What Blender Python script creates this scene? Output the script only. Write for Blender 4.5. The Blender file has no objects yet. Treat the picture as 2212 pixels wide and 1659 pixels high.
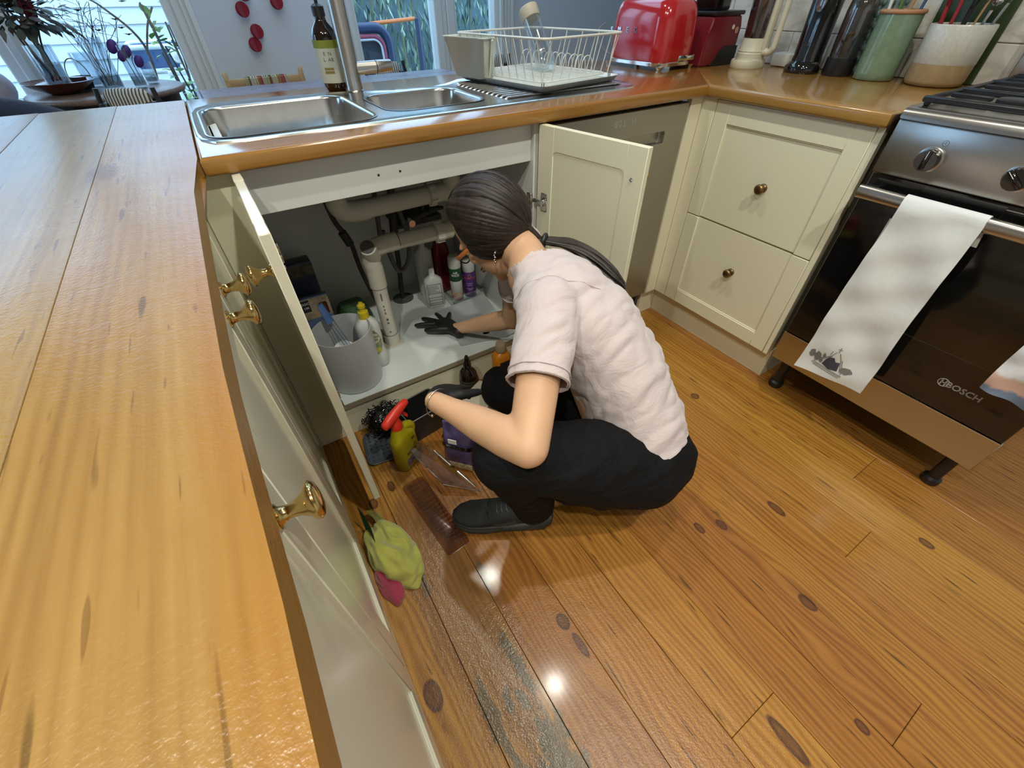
import bpy, bmesh, math, random
from mathutils import Vector, Matrix
random.seed(7)
S = bpy.context.scene
COL = S.collection
# ---------------------------------------------------------------- camera, world, lights
def setup_camera():
    f, yaw, pitch, roll = 895.27, -0.5571, 0.7574, -0.0127
    fwd = Vector((-math.sin(yaw), math.cos(yaw), 0)); right = Vector((math.cos(yaw), math.sin(yaw), 0)); up = Vector((0, 0, 1))
    f2 = fwd * math.cos(pitch) - up * math.sin(pitch); u2 = up * math.cos(pitch) + fwd * math.sin(pitch)
    r3 = right * math.cos(roll) + u2 * math.sin(roll); u3 = -right * math.sin(roll) + u2 * math.cos(roll)
    cam = bpy.data.cameras.new('camera'); ob = bpy.data.objects.new('camera', cam); COL.objects.link(ob)
    m = Matrix((r3, u3, -f2)).transposed().to_4x4(); m.translation = Vector((0.0464, -1.0477, 1.1243))
    ob.matrix_world = m
    cam.sensor_fit = 'HORIZONTAL'; cam.sensor_width = 36.0; cam.lens = f / 2212 * 36.0; cam.clip_start = 0.01
    S.camera = ob
setup_camera()
S.view_settings.view_transform = 'Standard'; S.view_settings.look = 'None'
S.view_settings.exposure = 0.0; S.view_settings.gamma = 1.0; S.view_settings.use_curve_mapping = False
try:
    S.cycles.use_denoising = True; S.cycles.max_bounces = 10; S.cycles.transparent_max_bounces = 16
    S.cycles.caustics_reflective = False; S.cycles.caustics_refractive = False; S.cycles.sample_clamp_indirect = 6.0
except Exception:
    pass
world = bpy.data.worlds.new('world'); S.world = world; world.use_nodes = True
bg = world.node_tree.nodes['Background']; bg.inputs[0].default_value = (0.48, 0.72, 1.0, 1); bg.inputs[1].default_value = 4.5
LAMP_POWER = 13.0
def downlight(x, y, k=1.0):
    l = bpy.data.lights.new('downlight', 'AREA'); l.shape = 'DISK'; l.size = 0.085; l.energy = LAMP_POWER * k
    l.color = (1.0, 0.98, 0.86); l.spread = math.radians(150)
    o = bpy.data.objects.new('downlight', l); o.location = (x, y, 2.66); COL.objects.link(o)
for lx, ly, lk in ((0.67, 0.35, 0.55), (0.67, -0.6, 0.58), (0.67, -1.55, 1.4), (-0.42, -1.55, 1.45), (-0.75, -0.93, 1.0)):
    downlight(lx, ly, lk)
# ---------------------------------------------------------------- node helpers and materials
def new_mat(name):
    m = bpy.data.materials.new(name); m.use_nodes = True
    nt = m.node_tree; p = nt.nodes['Principled BSDF']
    return m, nt, p
def N(nt, t, **kw):
    n = nt.nodes.new(t)
    for k, v in kw.items():
        if k.startswith('i_'):
            n.inputs[int(k[2:])].default_value = v
        else:
            setattr(n, k, v)
    return n
def ramp(nt, fac, stops):
    r = nt.nodes.new('ShaderNodeValToRGB')
    while len(r.color_ramp.elements) < len(stops): r.color_ramp.elements.new(0.5)
    for e, (p, c) in zip(r.color_ramp.elements, stops):
        e.position = p; e.color = (c[0], c[1], c[2], 1) if len(c) == 3 else c
    nt.links.new(fac, r.inputs[0]); return r.outputs[0]
def mixc(nt, fac, a, b, mode='MIX'):
    n = nt.nodes.new('ShaderNodeMix'); n.data_type = 'RGBA'; n.blend_type = mode
    for sock, v in ((n.inputs[0], fac), (n.inputs[6], a), (n.inputs[7], b)):
        if hasattr(v, 'links') or isinstance(v, bpy.types.NodeSocket): nt.links.new(v, sock)
        elif isinstance(v, (int, float)): sock.default_value = v
        else: sock.default_value = (v[0], v[1], v[2], 1)
    return n.outputs[2]
def mth(nt, op, a, b=0.0, c=0.0, clamp=False):
    n = nt.nodes.new('ShaderNodeMath'); n.operation = op; n.use_clamp = clamp
    for i, v in enumerate((a, b, c)):
        if isinstance(v, bpy.types.NodeSocket): nt.links.new(v, n.inputs[i])
        else: n.inputs[i].default_value = v
    return n.outputs[0]
def vmap(nt, vec, scale=(1, 1, 1), loc=(0, 0, 0), rot=(0, 0, 0)):
    n = nt.nodes.new('ShaderNodeMapping'); n.inputs[1].default_value = loc; n.inputs[2].default_value = rot; n.inputs[3].default_value = scale
    nt.links.new(vec, n.inputs[0]); return n.outputs[0]
def noise(nt, vec, scale, detail=3.0, rough=0.55, dist=0.0):
    n = nt.nodes.new('ShaderNodeTexNoise'); n.inputs['Scale'].default_value = scale; n.inputs['Detail'].default_value = detail
    n.inputs['Roughness'].default_value = rough; n.inputs['Distortion'].default_value = dist
    nt.links.new(vec, n.inputs['Vector']); return n.outputs['Fac']
def bump(nt, p, h, strength=0.2, dist=0.002):
    b = nt.nodes.new('ShaderNodeBump'); b.inputs['Strength'].default_value = strength; b.inputs['Distance'].default_value = dist
    nt.links.new(h, b.inputs['Height']); nt.links.new(b.outputs[0], p.inputs['Normal'])
def mat(name, color, rough=0.5, metal=0.0, spec=0.5, coat=0.0, var=0.0, vscale=20.0, bumps=0.0, bscale=200.0, sub=0.0, trans=0.0, sheen=0.0, bdist=0.002, stretch=(1, 1, 1)):
    m, nt, p = new_mat(name)
    p.inputs['Base Color'].default_value = (*color, 1); p.inputs['Roughness'].default_value = rough; p.inputs['Metallic'].default_value = metal
    p.inputs['Specular IOR Level'].default_value = spec; p.inputs['Coat Weight'].default_value = coat; p.inputs['Coat Roughness'].default_value = 0.08
    if sheen: p.inputs['Sheen Weight'].default_value = sheen
    if sub:
        p.inputs['Subsurface Weight'].default_value = sub; p.inputs['Subsurface Radius'].default_value = (0.008, 0.004, 0.002)
    if trans: p.inputs['Transmission Weight'].default_value = trans
    if var or bumps:
        tc = N(nt, 'ShaderNodeTexCoord'); vec = vmap(nt, tc.outputs['Object'], stretch)
        if var:
            f = noise(nt, vec, vscale, 4)
            nt.links.new(ramp(nt, f, [(0.3, [c * (1 - var) for c in color]), (0.7, [min(1, c * (1 + var)) for c in color])]), p.inputs['Base Color'])
        if bumps: bump(nt, p, noise(nt, vec, bscale, 3), bumps, bdist)
    return m
def clear_mat(name, tint=(1, 1, 1), alpha=0.12, rough=0.03):
    """thin clear plastic or glass: transparent with a fresnel gloss"""
    m, nt, p = new_mat(name); out = nt.nodes['Material Output']
    tr = N(nt, 'ShaderNodeBsdfTransparent'); tr.inputs[0].default_value = (*tint, 1)
    gl = N(nt, 'ShaderNodeBsdfGlossy'); gl.inputs['Roughness'].default_value = rough; gl.inputs[0].default_value = (1, 1, 1, 1)
    lw = N(nt, 'ShaderNodeLayerWeight'); lw.inputs[0].default_value = 0.25
    f = mth(nt, 'ADD', mth(nt, 'MULTIPLY', lw.outputs['Facing'], 0.45), alpha, clamp=True)
    mx = N(nt, 'ShaderNodeMixShader'); nt.links.new(f, mx.inputs[0]); nt.links.new(tr.outputs[0], mx.inputs[1]); nt.links.new(gl.outputs[0], mx.inputs[2])
    nt.links.new(mx.outputs[0], out.inputs[0]); nt.nodes.remove(p)
    return m
def wood_mat(name, light, mid, dark, axis='Y', rough=0.22, coat=0.3, grain=1.0, flecks=0.5, per_object=False, bmp=0.12, extra=None, rnd=0.16, wavy=1.0, ringw=0.16):
    m, nt, p = new_mat(name)
    tc = N(nt, 'ShaderNodeTexCoord'); vec = tc.outputs['Object']
    oi = N(nt, 'ShaderNodeObjectInfo')
    if per_object:
        geo = N(nt, 'ShaderNodeNewGeometry'); vec = geo.outputs['Position']
    base = vec
    comb = N(nt, 'ShaderNodeCombineXYZ'); nt.links.new(mth(nt, 'MULTIPLY', oi.outputs['Random'], 13.0), comb.inputs[2])
    nt.links.new(mth(nt, 'MULTIPLY', oi.outputs['Random'], 37.0), comb.inputs[0 if axis == 'X' else 1])
    va = N(nt, 'ShaderNodeVectorMath', operation='ADD'); nt.links.new(vec, va.inputs[0]); nt.links.new(comb.outputs[0], va.inputs[1]); vec = va.outputs[0]
    if extra and 'warp' in extra: vec = extra['warp'](nt, base, vec)
    g = 38 * grain
    s1 = (1.6, g, g) if axis == 'X' else (g, 1.6, g)
    s2 = (4, g * 3.2, g * 3.2) if axis == 'X' else (g * 3.2, 4, g * 3.2)
    s3 = (9, 120, 120) if axis == 'X' else (120, 9, 120)
    low = noise(nt, vmap(nt, vec, (2, 9, 9) if axis == 'X' else (9, 2, 9)), 1.0, 2)
    # cathedral-like rings: a sine of the warped cross coordinate
    sep = N(nt, 'ShaderNodeSeparateXYZ'); nt.links.new(vec, sep.inputs[0])
    cross = sep.outputs[1 if axis == 'X' else 0]
    ph = mth(nt, 'ADD', mth(nt, 'MULTIPLY', cross, 420.0 * grain), mth(nt, 'MULTIPLY', low, 40.0 * wavy))
    ring = mth(nt, 'MULTIPLY_ADD', mth(nt, 'SINE', ph), 0.5, 0.5)
    g1 = noise(nt, vmap(nt, vec, s1), 1.0, 4, 0.6); g2 = noise(nt, vmap(nt, vec, s2), 1.0, 3, 0.6)
    grainv = mth(nt, 'ADD', mth(nt, 'MULTIPLY', ring, ringw), mth(nt, 'ADD', mth(nt, 'MULTIPLY', g1, 0.70 - ringw), mth(nt, 'MULTIPLY', g2, 0.30)))
    col = ramp(nt, grainv, [(0.25, light), (0.5, mid), (0.78, dark)])
    big = noise(nt, vmap(nt, vec, (1.5, 3, 3) if axis == 'X' else (3, 1.5, 3)), 1.5, 2)
    col = mixc(nt, mth(nt, 'MULTIPLY', big, 0.5), col, mid)
    if flecks:
        fl = noise(nt, vmap(nt, vec, s3), 1.0, 1, 0.5)
        flm = ramp(nt, fl, [(0.69, (0, 0, 0)), (0.75, (1, 1, 1))])
        col = mixc(nt, mth(nt, 'MULTIPLY', flm, flecks), col, [c * 0.28 for c in dark])
    val = N(nt, 'ShaderNodeHueSaturation'); nt.links.new(col, val.inputs['Color'])
    nt.links.new(mth(nt, 'MULTIPLY_ADD', oi.outputs['Random'], rnd * 2, 1.0 - rnd), val.inputs['Value'])
    nt.links.new(mth(nt, 'MULTIPLY_ADD', oi.outputs['Random'], 0.016, 0.492), val.inputs['Hue'])
    col = val.outputs[0]
    rsock = None
    if extra and 'over' in extra: col, rsock = extra['over'](nt, base, col)
    nt.links.new(col, p.inputs['Base Color'])
    p.inputs['Coat Weight'].default_value = coat; p.inputs['Coat Roughness'].default_value = 0.12; p.inputs['Specular IOR Level'].default_value = 0.45
    rn = noise(nt, base, 6.0, 3)
    rr = mth(nt, 'MULTIPLY_ADD', rn, 0.16, rough - 0.08)
    if rsock is not None: rr = mth(nt, 'MULTIPLY', rr, rsock)
    nt.links.new(rr, p.inputs['Roughness'])
    h = mth(nt, 'ADD', mth(nt, 'MULTIPLY', g1, 0.5), mth(nt, 'MULTIPLY', noise(nt, base, 260.0, 2), 0.6))
    h = mth(nt, 'ADD', h, mth(nt, 'MULTIPLY', noise(nt, base, 45.0, 2), 0.8))
    bump(nt, p, h, bmp, 0.004)
    return m
# ---------------------------------------------------------------- mesh helpers
def box(bm, x0, x1, y0, y1, z0, z1, bev=0.0, seg=2, rot=None):
    r = bmesh.ops.create_cube(bm, size=1.0); vs = r['verts']
    sc = Matrix.Diagonal((x1 - x0, y1 - y0, z1 - z0, 1)); T = Matrix.Translation(((x0 + x1) / 2, (y0 + y1) / 2, (z0 + z1) / 2))
    bmesh.ops.transform(bm, matrix=(T @ sc), verts=vs)
    if bev:
        es = list({e for v in vs for e in v.link_edges})
        rr = bmesh.ops.bevel(bm, geom=es, offset=bev, segments=seg, profile=0.5, affect='EDGES')
        vs = list({v for f in rr['faces'] for v in f.verts} | {v for v in vs if v.is_valid})
    if rot: bmesh.ops.transform(bm, matrix=rot, verts=vs)
    return vs
def frames(pts, closed=False):
    n = len(pts); T = []
    for i in range(n):
        a = pts[(i - 1) % n] if (closed or i > 0) else pts[i]; b = pts[(i + 1) % n] if (closed or i < n - 1) else pts[i]
        t = (b - a); T.append(t.normalized() if t.length > 1e-9 else Vector((0, 0, 1)))
    u = T[0].orthogonal().normalized(); U = []
    for i in range(n):
        if i: u = (T[i - 1].rotation_difference(T[i]) @ u)
        u = (u - T[i] * u.dot(T[i])).normalized(); U.append(u.copy())
    return T, U
def tube(bm, pts, r, n=10, cap=True, closed=False, side=None):
    """swept tube; r a number, list of numbers or list of (ra, rb); side fixes the direction of ra"""
    pts = [Vector(p) for p in pts]; T, U = frames(pts, closed); rings = []
    for i, p in enumerate(pts):
        rr = r[i] if isinstance(r, (list, tuple)) else r
        ra, rb = rr if isinstance(rr, (list, tuple)) else (rr, rr)
        u = U[i]
        if side is not None:
            s = Vector(side[i] if isinstance(side, list) else side); s = s - T[i] * s.dot(T[i])
            if s.length > 1e-6: u = s.normalized()
        v = T[i].cross(u)
        rings.append([bm.verts.new(p + u * (ra * math.cos(2 * math.pi * k / n)) + v * (rb * math.sin(2 * math.pi * k / n))) for k in range(n)])
    m = len(rings)
    for i in range(m if closed else m - 1):
        a, b = rings[i], rings[(i + 1) % m]
        for k in range(n): bm.faces.new((a[k], a[(k + 1) % n], b[(k + 1) % n], b[k]))
    if cap and not closed:
        bm.faces.new(rings[0][::-1]); bm.faces.new(rings[-1])
    return rings
def lathe(bm, prof, n=28, c=(0, 0, 0), cap0=True, cap1=True, M=None, sq=None):
    rings = []
    for (r, z) in prof:
        ring = []
        for k in range(n):
            a = 2 * math.pi * k / n; x, y = r * math.cos(a), r * math.sin(a)
            if sq: x *= sq[0]; y *= sq[1]
            v = Vector((x + c[0], y + c[1], z + c[2]))
            ring.append(bm.verts.new(M @ v if M else v))
        rings.append(ring)
    for a, b in zip(rings, rings[1:]):
        for k in range(n): bm.faces.new((a[k], a[(k + 1) % n], b[(k + 1) % n], b[k]))
    if cap0: bm.faces.new(rings[0][::-1])
    if cap1: bm.faces.new(rings[-1])
    return rings
def loft(bm, rings_pts, cap0=True, cap1=True):
    rings = [[bm.verts.new(Vector(p)) for p in r] for r in rings_pts]
    n = len(rings[0])
    for a, b in zip(rings, rings[1:]):
        for k in range(n): bm.faces.new((a[k], a[(k + 1) % n], b[(k + 1) % n], b[k]))
    if cap0: bm.faces.new(rings[0][::-1])
    if cap1: bm.faces.new(rings[-1])
    return rings
def rrect(cx, cy, hx, hy, r, z, n=4):
    """rounded rectangle ring"""
    out = []
    for (sx, sy, a0) in ((1, 1, 0), (-1, 1, 90), (-1, -1, 180), (1, -1, 270)):
        for k in range(n + 1):
            a = math.radians(a0 + 90 * k / n)
            out.append((cx + sx * (hx - r) + r * math.cos(a), cy + sy * (hy - r) + r * math.sin(a), z))
    return out
def ball(bm, c, r, seg=16, M=None):
    rr = bmesh.ops.create_uvsphere(bm, u_segments=seg, v_segments=max(6, seg // 2), radius=1.0)
    sc = r if isinstance(r, (tuple, list)) else (r, r, r)
    mt = Matrix.Translation(c) @ (M.to_4x4() if M else Matrix.Identity(4)) @ Matrix.Diagonal((*sc, 1))
    bmesh.ops.transform(bm, matrix=mt, verts=rr['verts']); return rr['verts']
def prism(bm, poly, z0, z1):
    a = [bm.verts.new((x, y, z0)) for x, y in poly]; b = [bm.verts.new((x, y, z1)) for x, y in poly]; n = len(poly)
    bm.faces.new(a[::-1]); bm.faces.new(b)
    for k in range(n): bm.faces.new((a[k], a[(k + 1) % n], b[(k + 1) % n], b[k]))
    return a + b
def spline(pts, n=8):
    """Catmull-Rom through the points"""
    P = [Vector(p) for p in pts]; P = [P[0] * 2 - P[1]] + P + [P[-1] * 2 - P[-2]]; out = []
    for i in range(1, len(P) - 2):
        for k in range(n):
            t = k / n
            out.append(0.5 * ((2 * P[i]) + (P[i + 1] - P[i - 1]) * t + (2 * P[i - 1] - 5 * P[i] + 4 * P[i + 1] - P[i + 2]) * t * t + (3 * P[i] - P[i - 1] - 3 * P[i + 1] + P[i + 2]) * t ** 3))
    out.append(P[-2]); return out
def mesh_from(bm, name, smooth=True, angle=40):
    bmesh.ops.recalc_face_normals(bm, faces=bm.faces)
    me = bpy.data.meshes.new(name); bm.to_mesh(me); bm.free()
    if smooth:
        me.shade_smooth(); me.set_sharp_from_angle(angle=math.radians(angle))
    return me
def obj(name, bm, m=None, parent=None, smooth=True, angle=40, world=False):
    me = bm if isinstance(bm, bpy.types.Mesh) else mesh_from(bm, name, smooth, angle)
    o = bpy.data.objects.new(name, me); COL.objects.link(o)
    if m is not None:
        me.materials.clear(); me.materials.append(m)
    if parent is not None:
        o.parent = parent
        if world:
            root = parent
            while root.parent: root = root.parent
            me.transform(root_matrix(root).inverted())
    return o
def root_matrix(o):
    return Matrix.LocRotScale(o.location, o.rotation_euler, o.scale)
def tag(o, label=None, cat=None, group=None, kind=None):
    if label: o['label'] = label
    if cat: o['category'] = cat
    if group: o['group'] = group
    if kind: o['kind'] = kind
    return o
def thing(name, label, cat, loc=(0, 0, 0), rotz=0.0, group=None):
    o = bpy.data.objects.new(name, None); o.empty_display_size = 0.02; COL.objects.link(o)
    o.location = loc; o.rotation_euler = (0, 0, rotz)
    return tag(o, label, cat, group)
def struct(name, bm, m, parent=None, smooth=False):
    o = obj(name, bm, m, parent, smooth)
    if parent is None: o['kind'] = 'structure'
    return o
def NB(): return bmesh.new()
def evald(o):
    dg = bpy.context.evaluated_depsgraph_get(); dg.update()
    return bpy.data.meshes.new_from_object(o.evaluated_get(dg), depsgraph=dg)
def boolean_cut(bm, cutters):
    """difference of bmesh by other bmeshes"""
    a = bpy.data.objects.new('tmp', mesh_from(bm, 'tmp', False)); COL.objects.link(a); tmp = [a]
    for c in cutters:
        b = bpy.data.objects.new('tmpc', mesh_from(c, 'tmpc', False)); COL.objects.link(b); tmp.append(b)
        md = a.modifiers.new('b', 'BOOLEAN'); md.operation = 'DIFFERENCE'; md.object = b; md.solver = 'EXACT'
    me = evald(a)
    for t in tmp: bpy.data.objects.remove(t)
    return me
def text_mesh(s, size, ext=0.0004, bold=False, spacing=1.0, align='CENTER'):
    cu = bpy.data.curves.new('txt', 'FONT'); cu.body = s; cu.size = size; cu.extrude = ext; cu.align_x = align; cu.align_y = 'CENTER'
    cu.space_character = spacing; cu.resolution_u = 2
    if bold: cu.offset = size * 0.018
    o = bpy.data.objects.new('txt', cu); COL.objects.link(o); me = evald(o); bpy.data.objects.remove(o); bpy.data.curves.remove(cu)
    return me
def axes(origin, xdir, ydir):
    x = Vector(xdir).normalized(); y = Vector(ydir); y = (y - x * y.dot(x)).normalized(); z = x.cross(y)
    m = Matrix((x, y, z)).transposed().to_4x4(); m.translation = Vector(origin); return m
def text(name, s, size, M, m, parent, ext=0.0004, bold=False, spacing=1.0, wrap=None):
    me = text_mesh(s, size, ext, bold, spacing)
    if wrap:   # bend about the local y axis onto a cylinder of this radius
        for v in me.vertices:
            a = v.co.x / wrap; d = wrap + v.co.z
            v.co = Vector((d * math.sin(a), v.co.y, d * math.cos(a) - wrap))
    me.transform(M)
    return obj(name, me, m, parent)
# ---------------------------------------------------------------- materials of the place
CREAM = mat('cream_paint', (0.76, 0.73, 0.55), 0.42, spec=0.4, bumps=0.03, bscale=60)
GLOSSCREAM = mat('gloss_cream_paint', (0.68, 0.655, 0.52), 0.17, spec=0.45, bumps=0.015, bscale=30)
WHITEMEL = mat('white_melamine', (0.70, 0.72, 0.68), 0.4, spec=0.4)
WALLP = mat('wall_paint', (0.66, 0.68, 0.69), 0.7, spec=0.2, bumps=0.03, bscale=90)
WHITEP = mat('white_gloss_paint', (0.74, 0.74, 0.70), 0.35, spec=0.4)
STEEL = mat('brushed_steel', (0.50, 0.48, 0.45), 0.27, 1.0, bumps=0.03, bscale=60, stretch=(1, 14, 14), bdist=0.001)
STEELDW = mat('dishwasher_steel', (0.42, 0.40, 0.36), 0.38, 1.0, bumps=0.02, bscale=60, stretch=(12, 1, 1), bdist=0.001)
SINKSTEEL = mat('sink_steel', (0.62, 0.61, 0.58), 0.19, 1.0, var=0.08, vscale=30, bumps=0.02, bscale=120, bdist=0.001)
CHROME = mat('chrome', (0.80, 0.80, 0.80), 0.06, 1.0)
BRASS = mat('polished_brass', (0.62, 0.43, 0.17), 0.16, 1.0, bumps=0.05, bscale=120, bdist=0.001)
OLDBRASS = mat('aged_brass', (0.20, 0.13, 0.06), 0.34, 1.0, var=0.35, vscale=60)
BLACKP = mat('black_plastic', (0.012, 0.012, 0.013), 0.4)
BLACKG = mat('black_gloss', (0.006, 0.006, 0.006), 0.06, coat=0.6)
GAPM = mat('dark_gap', (0.02, 0.016, 0.012), 0.8)
UNDERFLOORW = mat('dark_underfloor', (0.05, 0.025, 0.012), 0.8)  # dark subfloor below the boards
def floor_over(nt, base, col):
    sep = N(nt, 'ShaderNodeSeparateXYZ'); nt.links.new(base, sep.inputs[0])
    nz = noise(nt, vmap(nt, base, (14, 5, 1)), 1.6, 4, 0.65)
    def blob(cx, cy, rx, ry, add=0.0):
        dx = mth(nt, 'DIVIDE', mth(nt, 'SUBTRACT', sep.outputs[0], cx), rx); dy = mth(nt, 'DIVIDE', mth(nt, 'SUBTRACT', sep.outputs[1], cy), ry)
        return mth(nt, 'SQRT', mth(nt, 'ADD', mth(nt, 'MULTIPLY', dx, dx), mth(nt, 'MULTIPLY', dy, dy)))
    # water left by the cleaning: a browner, glossier patch along one board
    wet = mth(nt, 'SUBTRACT', 1.25, blob(0.135, -0.66, 0.105, 0.40)); wet = mth(nt, 'MULTIPLY_ADD', mth(nt, 'SUBTRACT', nz, 0.5), 0.9, wet)
    wetm = ramp(nt, wet, [(0.22, (0, 0, 0)), (0.42, (1, 1, 1))])
    col = mixc(nt, mth(nt, 'MULTIPLY', wetm, 0.55), col, (0.17, 0.085, 0.045))
    # worn grey patches where the varnish has gone
    for cx, cy, rx, ry, th in ((0.165, -1.03, 0.055, 0.19, 0.34), (0.09, -0.98, 0.026, 0.28, 0.30), (0.185, -0.84, 0.024, 0.12, 0.34), (0.215, -0.62, 0.02, 0.06, 0.26), (0.075, -0.56, 0.02, 0.06, 0.28), (0.13, -0.9, 0.03, 0.06, 0.45)):
        g = mth(nt, 'SUBTRACT', 1.0, blob(cx, cy, rx, ry)); g = mth(nt, 'MULTIPLY_ADD', mth(nt, 'SUBTRACT', nz, 0.5), 3.2, g)
        gm = ramp(nt, g, [(th, (0, 0, 0)), (th + 0.10, (1, 1, 1))])
        col = mixc(nt, mth(nt, 'MULTIPLY', gm, 0.8), col, (0.105, 0.088, 0.052))
    for (cx, cy, rx, ry) in KNOTS:
        d = blob(cx, cy, rx, ry)
        d = mth(nt, 'MULTIPLY_ADD', mth(nt, 'SUBTRACT', nz, 0.5), 0.5, d)
        col = mixc(nt, ramp(nt, d, [(0.0, (0.72, 0.72, 0.72)), (0.45, (0.62, 0.62, 0.62)), (0.85, (0.92, 0.92, 0.92)), (1.1, (0.35, 0.35, 0.35)), (2.0, (0, 0, 0))]), col, (0.060, 0.020, 0.012))
    rs = mth(nt, 'MULTIPLY_ADD', wetm, -0.45, 1.0)
    return col, rs
KNOTS = ((-0.007, -0.788, 0.020, 0.036), (0.325, -0.824, 0.016, 0.022), (0.330, -0.885, 0.010, 0.034), (1.046, -0.923, 0.013, 0.030), (0.866, -0.868, 0.012, 0.020), (0.87, -1.12, 0.015, 0.026),
         (1.223, -0.475, 0.016, 0.016), (0.73, -1.319, 0.010, 0.016), (0.58, -1.247, 0.014, 0.050), (0.804, -0.84, 0.012, 0.02), (1.296, -1.21, 0.012, 0.02), (0.106, -0.226, 0.012, 0.022), (0.039, -0.256, 0.014, 0.02))
def floor_warp(nt, base, vec):
    sep = N(nt, 'ShaderNodeSeparateXYZ'); nt.links.new(base, sep.inputs[0]); tot = None
    for (cx, cy, rx, ry) in KNOTS[:6]:
        dx = mth(nt, 'SUBTRACT', sep.outputs[0], cx); dy = mth(nt, 'DIVIDE', mth(nt, 'SUBTRACT', sep.outputs[1], cy), 5.0)
        d2 = mth(nt, 'ADD', mth(nt, 'MULTIPLY', dx, dx), mth(nt, 'MULTIPLY', dy, dy))
        w = mth(nt, 'MULTIPLY', mth(nt, 'EXPONENT', mth(nt, 'MULTIPLY', d2, -900.0)), -0.75)
        s = mth(nt, 'MULTIPLY', w, dx); tot = s if tot is None else mth(nt, 'ADD', tot, s)
    c = N(nt, 'ShaderNodeCombineXYZ'); nt.links.new(tot, c.inputs[0])
    a = N(nt, 'ShaderNodeVectorMath', operation='ADD'); nt.links.new(vec, a.inputs[0]); nt.links.new(c.outputs[0], a.inputs[1]); return a.outputs[0]
FLOORW = wood_mat('floor_pine', (0.46, 0.225, 0.042), (0.335, 0.145, 0.024), (0.14, 0.047, 0.007), 'Y', 0.33, 0.22, 1.0, 0.75, True, 0.26, {'over': floor_over, 'warp': floor_warp}, 0.15, 1.0, 0.24)
def top_over(nt, base, col):
    """wear on the peninsula top: varnish left on the rounded edge, a knot, short knife scratches"""
    sep = N(nt, 'ShaderNodeSeparateXYZ'); nt.links.new(base, sep.inputs[0])
    nz = noise(nt, vmap(nt, base, (20, 6, 6)), 1.5, 4, 0.65)
    e = mth(nt, 'MULTIPLY_ADD', mth(nt, 'SUBTRACT', nz, 0.5), 0.05, sep.outputs[0])
    em = ramp(nt, mth(nt, 'MULTIPLY_ADD', e, 10.0, 0.75), [(0.22, (0, 0, 0)), (0.50, (1, 1, 1))])
    col = mixc(nt, mth(nt, 'MULTIPLY', em, 0.55), col, (0.30, 0.125, 0.018))
    dx = mth(nt, 'DIVIDE', mth(nt, 'ADD', sep.outputs[0], 0.142), 0.026); dy = mth(nt, 'DIVIDE', mth(nt, 'ADD', sep.outputs[1], 0.0), 0.07)
    d = mth(nt, 'SQRT', mth(nt, 'ADD', mth(nt, 'MULTIPLY', dx, dx), mth(nt, 'MULTIPLY', dy, dy))); d = mth(nt, 'MULTIPLY_ADD', mth(nt, 'SUBTRACT', nz, 0.5), 1.6, d)
    col = mixc(nt, ramp(nt, d, [(0.6, (0.75, 0.75, 0.75)), (1.0, (0, 0, 0))]), col, (0.16, 0.065, 0.015))
    m1 = None
    for rot, sc_ in ((0.5, (150, 10, 10)), (-0.7, (170, 12, 12)), (0.1, (130, 16, 16))):
        f = noise(nt, vmap(nt, base, sc_, rot=(0, 0, rot)), 1.0, 1, 0.5); f = ramp(nt, f, [(0.735, (0, 0, 0)), (0.77, (1, 1, 1))]); m1 = f if m1 is None else mth(nt, 'MAXIMUM', m1, f)
    col = mixc(nt, mth(nt, 'MULTIPLY', m1, 0.5), col, (0.10, 0.045, 0.012))
    blotch = ramp(nt, noise(nt, vmap(nt, base, (9, 5, 5)), 3.0, 5, 0.7), [(0.42, (0, 0, 0)), (0.72, (1, 1, 1))])
    col = mixc(nt, mth(nt, 'MULTIPLY', blotch, 0.35), col, (0.26, 0.135, 0.032))
    return col, None
TOPW = wood_mat('worktop_pine', (0.37, 0.235, 0.075), (0.30, 0.175, 0.048), (0.15, 0.072, 0.016), 'Y', 0.31, 0.0, 1.2, 0.6, True, 0.24, {'over': top_over}, 0.05, 0.5, 0.10)
TOPX = wood_mat('worktop_orange_pine', (0.36, 0.175, 0.042), (0.28, 0.122, 0.025), (0.17, 0.058, 0.012), 'X', 0.17, 0.6, 1.0, 0.25, False, 0.06, None, 0.05, 0.5, 0.08)
TOPR = wood_mat('worktop_honey_pine', (0.40, 0.235, 0.068), (0.32, 0.170, 0.040), (0.20, 0.088, 0.018), 'Y', 0.20, 0.5, 1.0, 0.25, False, 0.08, None, 0.05, 0.5, 0.08)
EDGEY = wood_mat('worktop_edge_wood', (0.40, 0.17, 0.038), (0.32, 0.115, 0.024), (0.20, 0.065, 0.014), 'Y', 0.24, 0.5, 0.7, 0.35, False, 0.2, None, 0.05)
GREYW = wood_mat('limed_table_wood', (0.36, 0.34, 0.40), (0.27, 0.25, 0.31), (0.15, 0.13, 0.17), 'X', 0.3, 0.2, 1.4, 0.3, False, 0.25, None, 0.05)
PALEW = wood_mat('pale_chair_wood', (0.62, 0.42, 0.22), (0.52, 0.33, 0.15), (0.40, 0.24, 0.10), 'X', 0.4, 0.1, 0.8, 0.1, False, 0.05, None, 0.05)
BROWNW = wood_mat('brown_table_wood', (0.22, 0.15, 0.10), (0.16, 0.105, 0.068), (0.09, 0.058, 0.036), 'X', 0.42, 0.1, 0.8, 0.2, False, 0.1, None, 0.05)
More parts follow.
